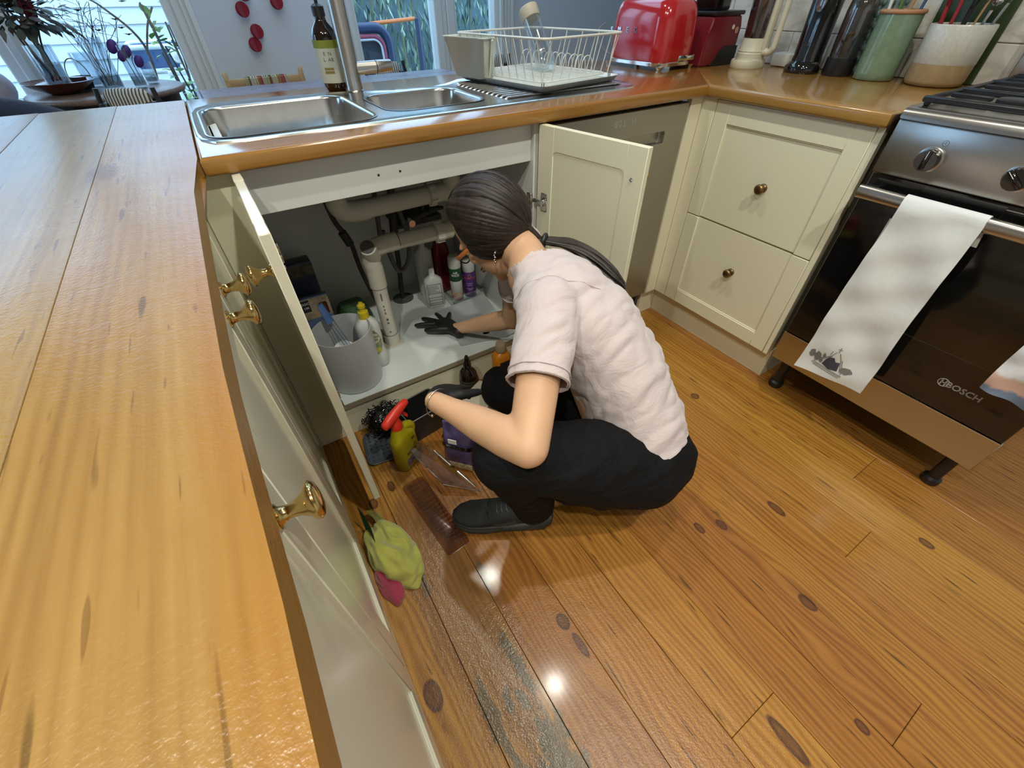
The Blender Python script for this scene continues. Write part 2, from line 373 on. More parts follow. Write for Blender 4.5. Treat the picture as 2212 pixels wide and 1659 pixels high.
# ---------------------------------------------------------------- room shell
def pbox(x0, x1, y0, y1, z0, z1, bev=0.0):
    b = NB(); box(b, x0, x1, y0, y1, z0, z1, bev); return b
floor = struct('floor', pbox(-3.1, 4.3, -2.9, 2.7, -0.06, -0.021), UNDERFLOORW)
edges = [-0.20, -0.062, 0.074, 0.207, 0.345, 0.485, 0.629, 0.750, 0.879, 0.972, 1.068, 1.206, 1.345, 1.493, 1.63]
joints = {4: [-0.36], 5: [-1.185], 7: [-1.368], 10: [-1.11], 12: [-0.99], 2: [-1.5], 8: [-0.52], 6: [-0.2, -1.9], 11: [-1.75], 9: [-1.62]}
for i, (a, b_) in enumerate(zip(edges, edges[1:])):
    ys = [0.10] + joints.get(i, []) + [-2.6]
    for y1, y0 in zip(ys, ys[1:]):
        b = NB(); dz = random.uniform(-0.0006, 0.0003)
        box(b, a + 0.0006, b_ - 0.0006, y0 + 0.0005, y1 - 0.0005, -0.02, dz, 0.0007, 1)
        obj('plank', b, FLOORW, floor, False)
def slab_set(name, boxes, m, kind='structure', bev=0.0):
    b = NB()
    for t in boxes: box(b, *t, bev)
    return struct(name, b, m)
dine = struct('plank', pbox(-3.0, 4.2, 0.10, 2.6, -0.02, -0.001), FLOORW, floor)
struct('plank', pbox(1.6301, 2.09, -2.6, 0.0999, -0.02, -0.001), FLOORW, floor)
struct('plank', pbox(-3.0, -0.2001, -2.6, 0.0999, -0.02, -0.001), FLOORW, floor)
# far wall: window_1 (garden side, low sill), window_2 (tall glazed doors) with painted casings
slab_set('wall_back', [(-3.1, -1.55, 2.6, 2.72, -0.02, 2.7), (-1.55, 0.10, 2.6, 2.72, 2.25, 2.7), (-1.55, 0.10, 2.6, 2.72, -0.02, 0.25), (0.10, 1.10, 2.6, 2.72, -0.02, 2.7),
                       (1.10, 2.25, 2.6, 2.72, 2.25, 2.7), (1.10, 2.25, 2.6, 2.72, -0.02, 0.08), (2.25, 4.3, 2.6, 2.72, -0.02, 2.7)], WALLP)
slab_set('wall_left', [(-3.12, -3.0, -2.9, 1.4, -0.02, 2.7), (-3.12, -3.0, 2.4, 2.6, -0.02, 2.7), (-3.12, -3.0, 1.4, 2.4, -0.02, 0.5), (-3.12, -3.0, 1.4, 2.4, 2.3, 2.7)], WALLP)
slab_set('wall_front', [(-3.0, 2.1, -2.9, -2.8, -0.02, 2.7)], WALLP)
wr = slab_set('wall_right', [(2.106, 2.2, -2.8, 0.76, -0.02, 2.7), (4.2, 4.32, 0.76, 2.6, -0.02, 2.7), (2.2, 4.2, 0.66, 0.76, -0.02, 2.7)], WALLP)
slab_set('ceiling', [(-3.1, 4.3, -2.9, 1.25, 2.7, 2.78), (-3.1, -0.5, 1.25, 2.72, 2.7, 2.78), (2.6, 4.3, 1.25, 2.72, 2.7, 2.78), (-0.5, 2.6, 2.35, 2.72, 2.7, 2.78)], WALLP)
# tiles on the right wall
TILE = None
def tile_mat():
    m, nt, p = new_mat('marbled_tile'); tc = N(nt, 'ShaderNodeTexCoord'); oi = N(nt, 'ShaderNodeObjectInfo')
    a = N(nt, 'ShaderNodeVectorMath', operation='ADD'); nt.links.new(tc.outputs['Object'], a.inputs[0])
    c = N(nt, 'ShaderNodeCombineXYZ'); nt.links.new(mth(nt, 'MULTIPLY', oi.outputs['Random'], 9.0), c.inputs[0]); nt.links.new(c.outputs[0], a.inputs[1])
    f = noise(nt, vmap(nt, a.outputs[0], (1, 1, 2.2), rot=(0.5, 0, 0)), 7.0, 5, 0.6, 1.4)
    nt.links.new(ramp(nt, f, [(0.36, (0.50, 0.48, 0.42)), (0.5, (0.62, 0.60, 0.54)), (0.7, (0.68, 0.66, 0.60))]), p.inputs['Base Color'])
    p.inputs['Roughness'].default_value = 0.22; return m
TILE = tile_mat(); tile_me = None
for r in range(4):
    for c in range(12):
        y1 = 0.745 - c * 0.2 - (0.1 if r % 2 else 0.0); z0 = 0.9 + r * 0.1035
        if y1 < -1.35: continue
        if tile_me is None:
            b = NB(); box(b, -0.006, 0.0, -0.099, 0.099, 0.0, 0.1015, 0.002, 1); o = obj('tile', b, TILE, wr, True, 30); tile_me = o.data
        else:
            o = bpy.data.objects.new('tile', tile_me); COL.objects.link(o); o.parent = wr
        o.location = (2.106, y1 - 0.1, z0)
        if y1 > 0.745 - 0.01 and r % 2 == 0: pass
# window frames and glass
GLASS = clear_mat('window_glass', (0.92, 0.97, 1.0), 0.04, 0.01)
def window(name, frame_boxes, panes):
    b = NB()
    for t in frame_boxes: box(b, *t, 0.006, 1)
    w = struct(name, b, WHITEP)
    for t in panes:
        o = obj('pane', pbox(*t), GLASS, w, False)
    return w
window('window_1', [(0.072, 0.10, 2.58, 2.72, 0.25, 2.25), (-0.71, -0.58, 2.57, 2.72, 0.25, 2.25), (-1.55, -1.50, 2.58, 2.72, 0.25, 2.25), (-1.55, 0.10, 2.60, 2.72, 2.20, 2.25), (-1.55, 0.10, 2.58, 2.72, 0.25, 0.30),
                    (-0.66, -0.625, 2.55, 2.58, 0.25, 2.25)],
       [(-0.58, 0.072, 2.655, 2.659, 0.30, 2.20), (-1.50, -0.71, 2.655, 2.659, 0.30, 2.20)])
window('window_2', [(1.10, 1.14, 2.60, 2.70, 0.08, 2.25), (1.70, 1.76, 2.585, 2.70, 0.08, 2.25), (1.76, 1.80, 2.60, 2.72, 0.08, 2.25), (1.80, 1.86, 2.585, 2.70, 0.08, 2.25), (1.86, 1.895, 2.63, 2.70, 0.08, 2.25), (2.205, 2.25, 2.60, 2.70, 0.08, 2.25),
                    (1.10, 2.25, 2.60, 2.70, 2.20, 2.25), (1.10, 2.25, 2.60, 2.70, 0.08, 0.20)],
       [(1.14, 1.70, 2.655, 2.659, 0.20, 2.20), (1.895, 2.205, 2.655, 2.659, 0.20, 2.20)])
window('added_side_window', [(-3.10, -3.02, 1.40, 1.46, 0.5, 2.3), (-3.10, -3.02, 2.34, 2.40, 0.5, 2.3), (-3.10, -3.02, 1.4, 2.4, 0.5, 0.56), (-3.10, -3.02, 1.4, 2.4, 2.24, 2.3)], [(-3.065, -3.06, 1.46, 2.34, 0.56, 2.24)])  # unseen side window, added to bring blue daylight onto the far wall
window('added_skylight', [(-0.5, 2.6, 1.25, 1.31, 2.70, 2.78), (-0.5, 2.6, 2.29, 2.35, 2.70, 2.78), (-0.5, -0.44, 1.25, 2.35, 2.70, 2.78), (2.54, 2.6, 1.25, 2.35, 2.70, 2.78), (1.02, 1.08, 1.25, 2.35, 2.70, 2.78)], [(-0.44, 1.02, 1.31, 2.29, 2.74, 2.745), (1.08, 2.54, 1.31, 2.29, 2.74, 2.745)])  # unseen skylight, added as a further source of blue dining-room daylight
def casing(name, x0, x1, z0=0.0):
    b = NB(); w = x1 - x0
    box(b, x0, x1, 2.585, 2.60, z0, 2.34, 0.002, 1)
    for u0, u1, d in ((0.0, 0.22, 0.022), (0.30, 0.52, 0.010), (0.60, 0.70, 0.012), (0.80, 1.0, 0.018)):
        box(b, x0 + w * u0, x0 + w * u1, 2.585 - d, 2.587, z0, 2.34, 0.003, 1)
    return struct(name, b, WHITEP)
casing('trim_1', 0.076, 0.215); casing('trim_2', 0.975, 1.105); casing('trim_3', 2.24, 2.36)
b = NB(); box(b, 0.215, 0.975, 2.585, 2.6, 0, 0.14, 0.004, 1); struct('baseboard_back', b, WHITEP)

# ---------------------------------------------------------------- knobs
def mushroom(b, M, s=1.0):
    """brass knob along local +z"""
    lathe(b, [(0.0115 * s, 0), (0.0115 * s, 0.002 * s), (0.008 * s, 0.004 * s), (0.0062 * s, 0.010 * s), (0.0075 * s, 0.018 * s), (0.012 * s, 0.025 * s), (0.0172 * s, 0.029 * s), (0.0178 * s, 0.032 * s), (0.015 * s, 0.0355 * s), (0.008 * s, 0.0375 * s), (0.001 * s, 0.038 * s)], 24, M=M)
def roundknob(b, M, s=1.0):
    lathe(b, [(0.0135 * s, 0), (0.0135 * s, 0.003 * s), (0.011 * s, 0.006 * s), (0.006 * s, 0.008 * s), (0.006 * s, 0.013 * s), (0.0105 * s, 0.017 * s), (0.0155 * s, 0.022 * s), (0.0155 * s, 0.026 * s), (0.012 * s, 0.030 * s), (0.001 * s, 0.032 * s)], 24, M=M)
def shaker(b, w, h, d=0.018, stile=0.055, top=True, bottom=True, rec=0.006, back=False):
    """door in local coords: u (x) 0..w, v (z) 0..h, front face at y=0 looking -y, thickness to +d"""
    box(b, 0.002, w - 0.002, rec, d - (0.002 if back else 0.0), 0.002, h - 0.002)
    bars = [(0, stile, 0, h), (w - stile, w, 0, h)]
    if top: bars.append((stile - 0.001, w - stile + 0.001, h - stile * 1.15, h))
    if bottom: bars.append((stile - 0.001, w - stile + 0.001, 0, stile * 1.0))
    for (x0, x1, z0, z1) in bars: box(b, x0, x1, 0, d, z0, z1, 0.0015, 1)
    if bottom: box(b, stile - 0.001, w - stile + 0.001, 0.003, d - 0.004, stile - 0.001, stile + 0.005, 0.001, 1)
    if top: box(b, stile - 0.001, w - stile + 0.001, 0.003, d - 0.004, h - stile * 1.15 - 0.004, h - stile * 1.15 + 0.001, 0.001, 1)
def xf(b, M): bmesh.ops.transform(b, matrix=M, verts=b.verts[:]); return b
def doorM(origin, udir): return axes(origin, udir, Vector((0, 0, 1)).cross(Vector(udir)).normalized())  # local x=u, local y=back direction, z up
# ---------------------------------------------------------------- sink cabinet
sc = thing('sink_cabinet', 'cream sink cabinet with both doors open, pipes and cleaning bottles inside', 'cabinet', (0.43, 0.3, 0))
def part(root, name, b, m, smooth=True, angle=40): return obj(name, b, m, root, smooth, angle, world=True)
b = NB()
box(b, 0.048, 0.064, 0.026, 0.66, 0.128, 0.87); box(b, 0.80, 0.816, 0.03, 0.66, 0.128, 0.87); box(b, 0.048, 0.816, 0.655, 0.67, 0.10, 0.87)
body = part(sc, 'carcass', b, WHITEMEL, False)
b = NB(); box(b, 0.064, 0.80, 0.044, 0.655, 0.128, 0.146, 0.0008, 1); part(sc, 'bottom_shelf', b, mat('shelf_vinyl', (0.66, 0.72, 0.70), 0.33, spec=0.4, var=0.06, vscale=9))
b = NB(); box(b, 0.064, 0.80, 0.0415, 0.0445, 0.127, 0.1455, 0.0005, 1); part(sc, 'shelf_edging', b, mat('shelf_edge_brown', (0.30, 0.26, 0.18), 0.6))
b = NB(); box(b, 0.064, 0.80, 0.044, 0.060, 0.766, 0.871, 0.0008, 1); rail = part(sc, 'top_rail', b, WHITEMEL)
for px_, pz_ in ((0.3505, 0.803), (0.406, 0.803)):
    b = NB(); lathe(b, [(0.003, 0), (0.003, 0.001), (0.0015, 0.0015)], 10, M=Matrix.Translation((px_, 0.0443, pz_)) @ Matrix.Rotation(math.radians(90), 4, 'X')); obj('screw', b, OLDBRASS, rail, True, 40, world=True)
b = NB(); box(b, -0.035, 0.80, 0.052, 0.068, 0.0, 0.1275, 0.001, 1); part(sc, 'plinth', b, CREAM)
def hinge(root, door, M):
    b = NB(); box(b, 0.0, 0.024, -0.003, 0.0, -0.026, 0.026, 0.002, 1); box(b, 0.004, 0.020, -0.012, -0.002, -0.011, 0.011, 0.003, 1)
    box(b, 0.007, 0.017, -0.011, -0.004, -0.006, 0.006, 0.001, 1); box(b, -0.042, 0.008, -0.010, -0.005, -0.006, 0.006, 0.001, 1)
    box(b, -0.050, -0.03, -0.014, -0.004, -0.018, 0.018, 0.002, 1)
    xf(b, M); return obj('hinge', b, CHROME, door, True, 40, world=True)
# left door: open square to the cabinet, seen along its edge. local u runs from hinge to free end
b = NB(); shaker(b, 0.346, 0.736, 0.018, 0.055)
M = doorM((0.0462, 0.009, 0.128), (0, -1, 0))
xf(b, M)
for v in b.verts:   # top edge tilted a hair so that it reflects the window
    if v.co.z > 0.862 and v.co.x > 0.058: v.co.z += 0.0006
ld = part(sc, 'door', b, GLOSSCREAM)
b = NB(); mushroom(b, Matrix.Translation((0.0462, -0.309, 0.795)) @ Matrix.Rotation(math.radians(-90), 4, 'Y')); obj('knob', b, BRASS, ld, True, 60, world=True)
for zz in (0.69, 0.215):
    hinge(sc, ld, axes((0.0642, -0.010, zz), (0, -1, 0), (-1, 0, 0)))
b = NB(); lathe(b, [(0.003, 0), (0.003, 0.002), (0.001, 0.003)], 10, M=Matrix.Translation((0.0642, -0.309, 0.795)) @ Matrix.Rotation(math.radians(90), 4, 'Y')); obj('screw', b, CHROME, ld, True, 40, world=True)
# right door, swung a little past square; its plain inner face with a shallow panel looks at us
hd = Vector((0.871, -0.326, 0)) - Vector((0.804, 0.012, 0)); w = hd.length; hd.normalize()
b = NB(); stl = 0.055
box(b, 0.001, w - 0.001, 0.002, 0.016, 0.001, 0.735)
for (x0, x1, z0, z1) in ((0, stl, 0, 0.736), (w - stl, w, 0, 0.736), (stl - 0.001, w - stl + 0.001, 0.678, 0.736), (stl - 0.001, w - stl + 0.001, 0, 0.06)):
    box(b, x0, x1, 0.0, 0.018, z0, z1, 0.0009, 1)
for k, (cx, cz) in enumerate(((stl, 0.678), (w - stl, 0.678))):   # small corner fillets of the routed panel
    s = 1 if k == 0 else -1
    poly = [(cx, cz), (cx + s * 0.012, cz)] + [(cx + s * (0.012 - 0.012 * math.sin(math.radians(a))), cz - 0.012 + 0.012 * math.cos(math.radians(a))) for a in (15, 35, 55, 75)] + [(cx, cz - 0.012)]
    vs = prism(b, poly, -0.0002, 0.004)
    for v in vs: v.co = Vector((v.co.x, v.co.z, v.co.y))
M = doorM((0.804, 0.012, 0.128), hd)
rd = part(sc, 'door', xf(b, M), CREAM)
nrm = Vector((0, 0, 1)).cross(hd)   # back direction of the local frame (away from us)
b = NB(); lathe(b, [(0.0042, 0), (0.0042, 0.002), (0.0015, 0.0035)], 12, M=axes(Vector((0.804, 0.012, 0.79)) + hd * (w - 0.032), hd, (0, 0, 1)) @ Matrix.Scale(1, 4)); obj('screw', b, CHROME, rd, True, 40, world=True)
b = NB(); mushroom(b, axes(Vector((0.804, 0.012, 0.79)) + hd * (w - 0.032) + nrm * 0.018, (0, 0, 1), hd) if False else Matrix.Translation(Vector((0.804, 0.012, 0.79)) + hd * (w - 0.032) + nrm * 0.018) @ Vector((0, 0, 1)).rotation_difference(nrm).to_matrix().to_4x4()); obj('knob', b, BRASS, rd, True, 60, world=True)
for zz in (0.665, 0.215): hinge(sc, rd, axes(Vector((0.804, 0.012, zz)) + hd * 0.018 - nrm * 0.0005, hd, nrm))
# ---------------------------------------------------------------- dishwasher
dw = thing('dishwasher', 'brushed steel integrated dishwasher half hidden behind the open sink door', 'dishwasher', (1.13, 0.3, 0))
b = NB(); box(b, 0.835, 1.43, 0.06, 0.62, 0.10, 0.868, 0.002, 1); part(dw, 'body', b, BLACKP)
fb = NB(); box(fb, 0.835, 1.429, 0.027, 0.058, 0.128, 0.853, 0.002, 1)
cb = NB(); box(cb, 0.995, 1.336, 0.010, 0.048, 0.744, 0.782, 0.006, 2)
me = boolean_cut(fb, [cb]); fp = obj('door', me, STEELDW, dw, False, world=True); me.shade_flat()
b = NB(); box(b, 0.996, 1.335, 0.0275, 0.040, 0.7805, 0.7825, 0.0005, 1); obj('handle', b, STEEL, fp, True, 40, world=True)
WHITEINK = mat('white_ink', (0.75, 0.75, 0.72), 0.5); GREYINK = mat('grey_ink', (0.40, 0.40, 0.38), 0.45)
for ch, xx in (('B', 1.105), ('0', 1.122), ('5', 1.139), ('H', 1.178)):
    text('lettering', ch, 0.026, axes((xx, 0.0268, 0.824), (1, 0, 0), (0, 0, 1)), GREYINK, fp)
for o in list(fp.children):
    if o.name.startswith('lettering'): o.data.transform(Matrix.Translation(-Vector(dw.location)))
b = NB(); box(b, 0.82, 1.445, 0.085, 0.10, 0, 0.126); part(dw, 'plinth', b, GAPM, False)
# ---------------------------------------------------------------- drawer cabinet on the right, with its corner fillers
dc = thing('drawer_cabinet', 'cream two-drawer cabinet with aged brass knobs beside the stove', 'cabinet', (1.78, -0.27, 0))
b = NB(); box(b, 1.51, 2.09, -0.531, -0.02, 0.128, 0.869); part(dc, 'carcass', b, CREAM, False)
b = NB(); box(b, 1.4903, 1.512, -0.5365, -0.5195, 0.128, 0.869, 0.0008, 1); part(dc, 'filler_strip', b, CREAM)
b = NB(); box(b, 1.4903, 1.512, -0.0315, 0.024, 0.128, 0.869, 0.0008, 1); part(dc, 'filler_strip', b, CREAM)
b = NB(); box(b, 1.433, 1.4900, 0.024, 0.045, 0.128, 0.869, 0.0008, 1); part(dc, 'filler_strip', b, CREAM)
b = NB(); box(b, 1.5318, 1.548, -0.536, 0.052, 0.0, 0.1275, 0.0008, 1); box(b, 1.44, 1.5318, 0.052, 0.066, 0.0, 0.1275, 0.0008, 1); box(b, 1.548, 2.08, -0.536, -0.52, 0.0, 0.1275, 0.0008, 1); part(dc, 'plinth', b, CREAM)
for (z0, z1, tp, bt, kz) in ((0.498, 0.8635, True, False, 0.652), (0.1285, 0.4945, False, True, 0.352)):
    b = NB(); shaker(b, 0.484, z1 - z0, 0.02, 0.055, tp, bt)
    d = part(dc, 'drawer_front', xf(b, doorM((1.4903, -0.034, z0), (0, -1, 0))), CREAM)
    b = NB(); roundknob(b, Matrix.Translation((1.4963, -0.285, kz)) @ Matrix.Rotation(math.radians(-90), 4, 'Y'), 1.0); obj('knob', b, OLDBRASS, d, True, 60, world=True)
# ---------------------------------------------------------------- peninsula cabinet
pc = thing('peninsula_cabinet', 'glossy cream cabinet run with brass knobs below the peninsula worktop', 'cabinet', (-0.35, -0.9, 0))
b = NB(); box(b, -0.85, -0.050, -2.2, 0.66, 0.10, 0.868); part(pc, 'carcass', b, CREAM, False)
b = NB(); box(b, -0.06, -0.036, -2.2, 0.05, 0.0, 0.12, 0.001, 1); part(pc, 'plinth', b, CREAM)
b = NB(); box(b, -0.049, -0.031, -0.058, 0.03, 0.12, 0.868, 0.001, 1); part(pc, 'filler_strip', b, GLOSSCREAM)
b = NB(); box(b, -0.0305, 0.0475, 0.030, 0.045, 0.1285, 0.8655, 0.001, 1); part(pc, 'corner_filler', b, CREAM)
FX = -0.0285
for (ya, yb, ky, kz) in ((-0.060, -0.402, -0.362, 0.81), (-0.405, -0.743, -0.452, 0.81), (-0.746, -1.088, -0.795, 0.81), (-1.091, -1.43, -1.385, 0.81), (-1.433, -1.775, -1.49, 0.81)):
    b = NB(); shaker(b, ya - yb, 0.738, 0.018, 0.055)
    d = part(pc, 'door', xf(b, doorM((FX, yb, 0.128), (0, 1, 0)) ), GLOSSCREAM)
    b = NB(); mushroom(b, Matrix.Translation((FX, ky, kz)) @ Matrix.Rotation(math.radians(90), 4, 'Y')); obj('knob', b, BRASS, d, True, 60, world=True)
# ---------------------------------------------------------------- worktops
def edged_slab(poly, z0, z1, r=0.008, cuts=()):
    b = NB(); vs = prism(b, poly, z0, z1); b.edges.ensure_lookup_table()
    es = [e for e in b.edges if abs(e.verts[0].co.z - e.verts[1].co.z) < 1e-6]
    bmesh.ops.bevel(b, geom=es, offset=r, segments=4, profile=0.5, affect='EDGES')
    return boolean_cut(b, cuts) if cuts else b
pw = thing('peninsula_worktop', 'worn honey pine worktop of the peninsula, nearest the camera', 'worktop', (-0.45, -0.7, 0.9))
ex = [(-0.152, 0.0045), (-0.326, -0.1535), (-0.50, -0.3275), (-0.68, -0.5015), (-0.90, -0.6815)]
prof = [(0.0, 0.0045), (0.003, -0.006), (-0.2, -0.0125), (-0.42, -0.0165), (-0.6, -0.0185), (-0.70, -0.0190), (-0.8, -0.0165), (-0.92, -0.0125), (-1.05, -0.0120), (-2.2, -0.012)]
for i, (a, c) in enumerate(ex):
    if i == 0:
        poly = [(a, -2.2)] + [(x, y) for (y, x) in [(-2.2, -0.012), (-1.05, -0.012), (-0.92, -0.0125), (-0.8, -0.0165), (-0.70, -0.019), (-0.6, -0.0185), (-0.42, -0.0165), (-0.2, -0.0125), (-0.002, -0.006), (-0.0, 0.0042)]] + [(0.012, 0.722), (a, 0.725)]
        poly[1] = (-0.012, -2.2)
        b = NB(); prism(b, poly, 0.866, 0.9)
        es = [e for e in b.edges if abs(e.verts[0].co.z - e.verts[1].co.z) < 1e-6 and max(e.verts[0].co.y, e.verts[1].co.y) < 0.001 and min(e.verts[0].co.x, e.verts[1].co.x) > -0.1]
        bmesh.ops.bevel(b, geom=es, offset=0.009, segments=4, profile=0.5, affect='EDGES')
    else:
        b = NB(); box(b, a, c, -2.2, 0.725 + 0.008 * i, 0.866, 0.9 + random.uniform(-0.0004, 0.0002), 0.0008, 1)
    part(pw, 'plank', b, TOPW, True, 50)
sw = thing('sink_worktop', 'orange pine worktop holding the steel double sink', 'worktop', (0.8, 0.36, 0.9))
def bowl_cut(x0, x1, y0, y1, z0):
    b = NB(); loft(b, [rrect((x0 + x1) / 2, (y0 + y1) / 2, (x1 - x0) / 2, (y1 - y0) / 2, 0.06, z) for z in (z0, 1.0)]); return b
BOWLS = ((0.036, 0.415, 0.130, 0.525, 0.150), (0.455, 0.752, 0.175, 0.452, 0.120))
cuts = [bowl_cut(x0 - 0.004, x1 + 0.004, y0 - 0.004, y1 + 0.004, 0.6) for (x0, x1, y0, y1, d) in BOWLS]
me = edged_slab([(0.0055, 0.0), (1.4700, 0.0), (1.78, 0.31), (1.93, 0.50), (2.10, 0.64), (2.10, 0.73), (1.0, 0.722), (0.0135, 0.722)], 0.866, 0.9, 0.008, cuts)
me.shade_smooth(); me.set_sharp_from_angle(angle=math.radians(35)); part(sw, 'board', me, TOPX)
rw = thing('stove_side_worktop', 'honey pine worktop with jars and appliances, beside the stove', 'worktop', (1.8, -0.2, 0.9))
b = edged_slab([(1.4702, 0.0), (1.4702, -0.541), (2.10, -0.541), (2.10, 0.638), (1.9303, 0.4988), (1.7803, 0.3085)], 0.866, 0.9, 0.009); part(rw, 'board', b, TOPR)
b = NB(); box(b, 1.484, 2.10, -0.5445, -0.541, 0.868, 0.896, 0.0005, 1); part(rw, 'end_strip', b, mat('dark_end_grain', (0.035, 0.014, 0.008), 0.6))
# ---------------------------------------------------------------- sink
sk = thing('sink', 'stainless steel double-bowl sink with ribbed drainer', 'sink', (0.64, 0.32, 0.9))
OUT = [(0.014, 0.20), (0.02, 0.145), (0.045, 0.105), (0.10, 0.088), (0.30, 0.084), (0.60, 0.084), (0.90, 0.086), (1.15, 0.090), (1.235, 0.105), (1.268, 0.145), (1.275, 0.22), (1.275, 0.46), (1.262, 0.55), (1.22, 0.582), (1.10, 0.588), (0.92, 0.585), (0.84, 0.570), (0.76, 0.505), (0.70, 0.482), (0.62, 0.492), (0.50, 0.535), (0.40, 0.562), (0.28, 0.585), (0.15, 0.600), (0.07, 0.580), (0.028, 0.530), (0.015, 0.46), (0.013, 0.33)]
cen = Vector((0.64, 0.32))
def inset(poly, d):
    n = len(poly); out = []
    for i in range(n):
        p0, p1, p2 = Vector(poly[i - 1]), Vector(poly[i]), Vector(poly[(i + 1) % n]); t = (p2 - p0).normalized(); nn = Vector((-t.y, t.x))
        if nn.dot(cen - p1) < 0 and abs(p1.x - 0.70) > 0.2: nn = -nn
        out.append(tuple(p1 + nn * d))
    return out
b = NB()
l0 = [(x, y, 0.8995) for x, y in OUT]; l1 = [(x, y, 0.9035) for x, y in inset(OUT, 0.002)]; l2 = [(x, y, 0.9050) for x, y in inset(OUT, 0.006)]; l3 = [(x, y, 0.9030) for x, y in inset(OUT, 0.014)]; l4 = [(x, y, 0.9022) for x, y in inset(OUT, 0.020)]
l5 = [(x, y, 0.9002) for x, y in inset(OUT, 0.020)]
loft(b, [l5, l0, l1, l2, l3, l4])
me = boolean_cut(b, [bowl_cut(x0, x1, y0, y1, 0.85) for (x0, x1, y0, y1, d) in BOWLS]); me.shade_smooth(); me.set_sharp_from_angle(angle=math.radians(30))
part(sk, 'deck', me, SINKSTEEL)
for (x0, x1, y0, y1, d) in BOWLS:
    b = NB(); cx, cy, hx, hy = (x0 + x1) / 2, (y0 + y1) / 2, (x1 - x0) / 2, (y1 - y0) / 2
    rings = [(0.004, 0.064, 0.9035), (0.0, 0.06, 0.9038), (-0.004, 0.056, 0.9020), (-0.006, 0.054, 0.897), (-0.012, 0.05, 0.9 - d * 0.5), (-0.018, 0.05, 0.9 - d * 0.85), (-0.03, 0.045, 0.9 - d * 0.97), (-0.05, 0.04, 0.9 - d), (-hx * 0.78, 0.03, 0.9 - d - 0.004)]
    loft(b, [rrect(cx, cy, hx + o, max(hy + o, 0.035), min(r, max(hy + o, 0.035) * 0.95), z, 6) for (o, r, z) in rings], cap0=False)
    bw = part(sk, 'bowl', b, SINKSTEEL, True, 60)
    b = NB(); lathe(b, [(0.036, 0), (0.036, 0.002), (0.030, 0.003), (0.026, -0.0005), (0.004, -0.0005)], 24, (cx, cy, 0.9 - d - 0.003)); obj('drain', b, CHROME, bw, True, 40, world=True)
b = NB()
for k in range(13):
    yy = 0.165 + k * 0.027
    x0 = 0.79 if yy < 0.47 else 0.79 + (yy - 0.47) * 0.5
    tube(b, [(x0, yy, 0.9015), (x0 + 0.01, yy, 0.9045), (1.22, yy, 0.9055), (1.235, yy, 0.9015)], [(0.004, 0.002), (0.0065, 0.003), (0.0065, 0.003), (0.004, 0.002)], 8, side=(0, 1, 0))
part(sk, 'drainer_rib', b, SINKSTEEL)['kind'] = 'stuff'
# tap
tp = thing('mixer_tap', 'tall brushed steel mixer tap behind the sink', 'tap', (0.478, 0.560, 0.9))
b = NB(); lathe(b, [(0.027, 0), (0.027, 0.004), (0.0245, 0.006), (0.0235, 0.05), (0.0235, 0.30), (0.022, 0.31)], 32); obj('body', b, STEEL, tp)
b = NB(); tube(b, [(0, 0, 0.31), (0, -0.0, 0.36), (0, -0.03, 0.405), (0, -0.09, 0.42), (0, -0.15, 0.40), (0, -0.17, 0.35)], 0.014, 14); obj('spout', b, STEEL, tp)
b = NB(); tube(b, [(0.015, 0, 0.058), (0.078, 0, 0.058), (0.08, 0, 0.058), (0.128, 0, 0.058), (0.131, 0, 0.058)], [0.017, 0.017, 0.0172, 0.0165, 0.0145], 20); hdl = obj('handle', b, STEEL, tp, True, 50)
b = NB(); tube(b, [(0.079, 0, 0.058), (0.0815, 0, 0.058)], 0.01735, 20); obj('seam_ring', b, BLACKP, hdl)
# ---------------------------------------------------------------- stove
st = thing('stove', 'freestanding stainless steel oven with black glass door and gas hob', 'oven', (1.78, -0.86, 0))
Y0, Y1 = -0.5625, -1.158
DARKSIDE = mat('stove_dark_enamel', (0.035, 0.033, 0.030), 0.4)
b = NB(); box(b, 1.497, 2.09, Y1 + 0.002, Y0 - 0.002, 0.145, 0.892, 0.002, 1); part(st, 'body', b, DARKSIDE)
b = NB(); box(b, 1.462, 1.497, Y1, Y0, 0.776, 0.893, 0.004, 2); panel = part(st, 'control_panel', b, STEEL)
b = NB()
pr = [(1.455, 0.896), (1.456, 0.908), (1.464, 0.9165), (1.480, 0.9185), (2.09, 0.9185), (2.09, 0.893), (1.462, 0.893)]
r0 = [b.verts.new((x, Y0 - 0.0005, z)) for x, z in pr]; r1 = [b.verts.new((x, Y1 + 0.0005, z)) for x, z in pr]; n = len(pr)
for k in range(n): b.faces.new((r0[k], r0[(k + 1) % n], r1[(k + 1) % n], r1[k]))
b.faces.new(r0[::-1]); b.faces.new(r1)
bmesh.ops.bevel(b, geom=[e for e in b.edges if abs(e.verts[0].co.y - e.verts[1].co.y) < 1e-5], offset=0.002, segments=2, affect='EDGES')
hob = part(st, 'hob_top', b, STEEL, True, 50)
b = NB(); box(b, 1.470, 1.499, Y1 + 0.002, Y0 - 0.002, 0.262, 0.774, 0.002, 1); door = part(st, 'oven_door', b, BLACKG)
b = NB(); box(b, 1.4695, 1.470, Y1 + 0.02, Y0 - 0.02, 0.742, 0.7425); box(b, 1.4697, 1.4702, -1.10, -0.80, 0.420, 0.4212); obj('door_line', b, mat('dark_grey_line', (0.05, 0.045, 0.04), 0.3), door, False, world=True)
b = NB(); box(b, 1.468, 1.497, Y1, Y0, 0.150, 0.2605, 0.0015, 1); drw = part(st, 'warming_drawer', b, STEEL)
b = NB(); box(b, 1.466, 1.470, Y1, Y0, 0.2585, 0.2615, 0.0008, 1); obj('bright_edge', b, CHROME, drw, False, world=True)
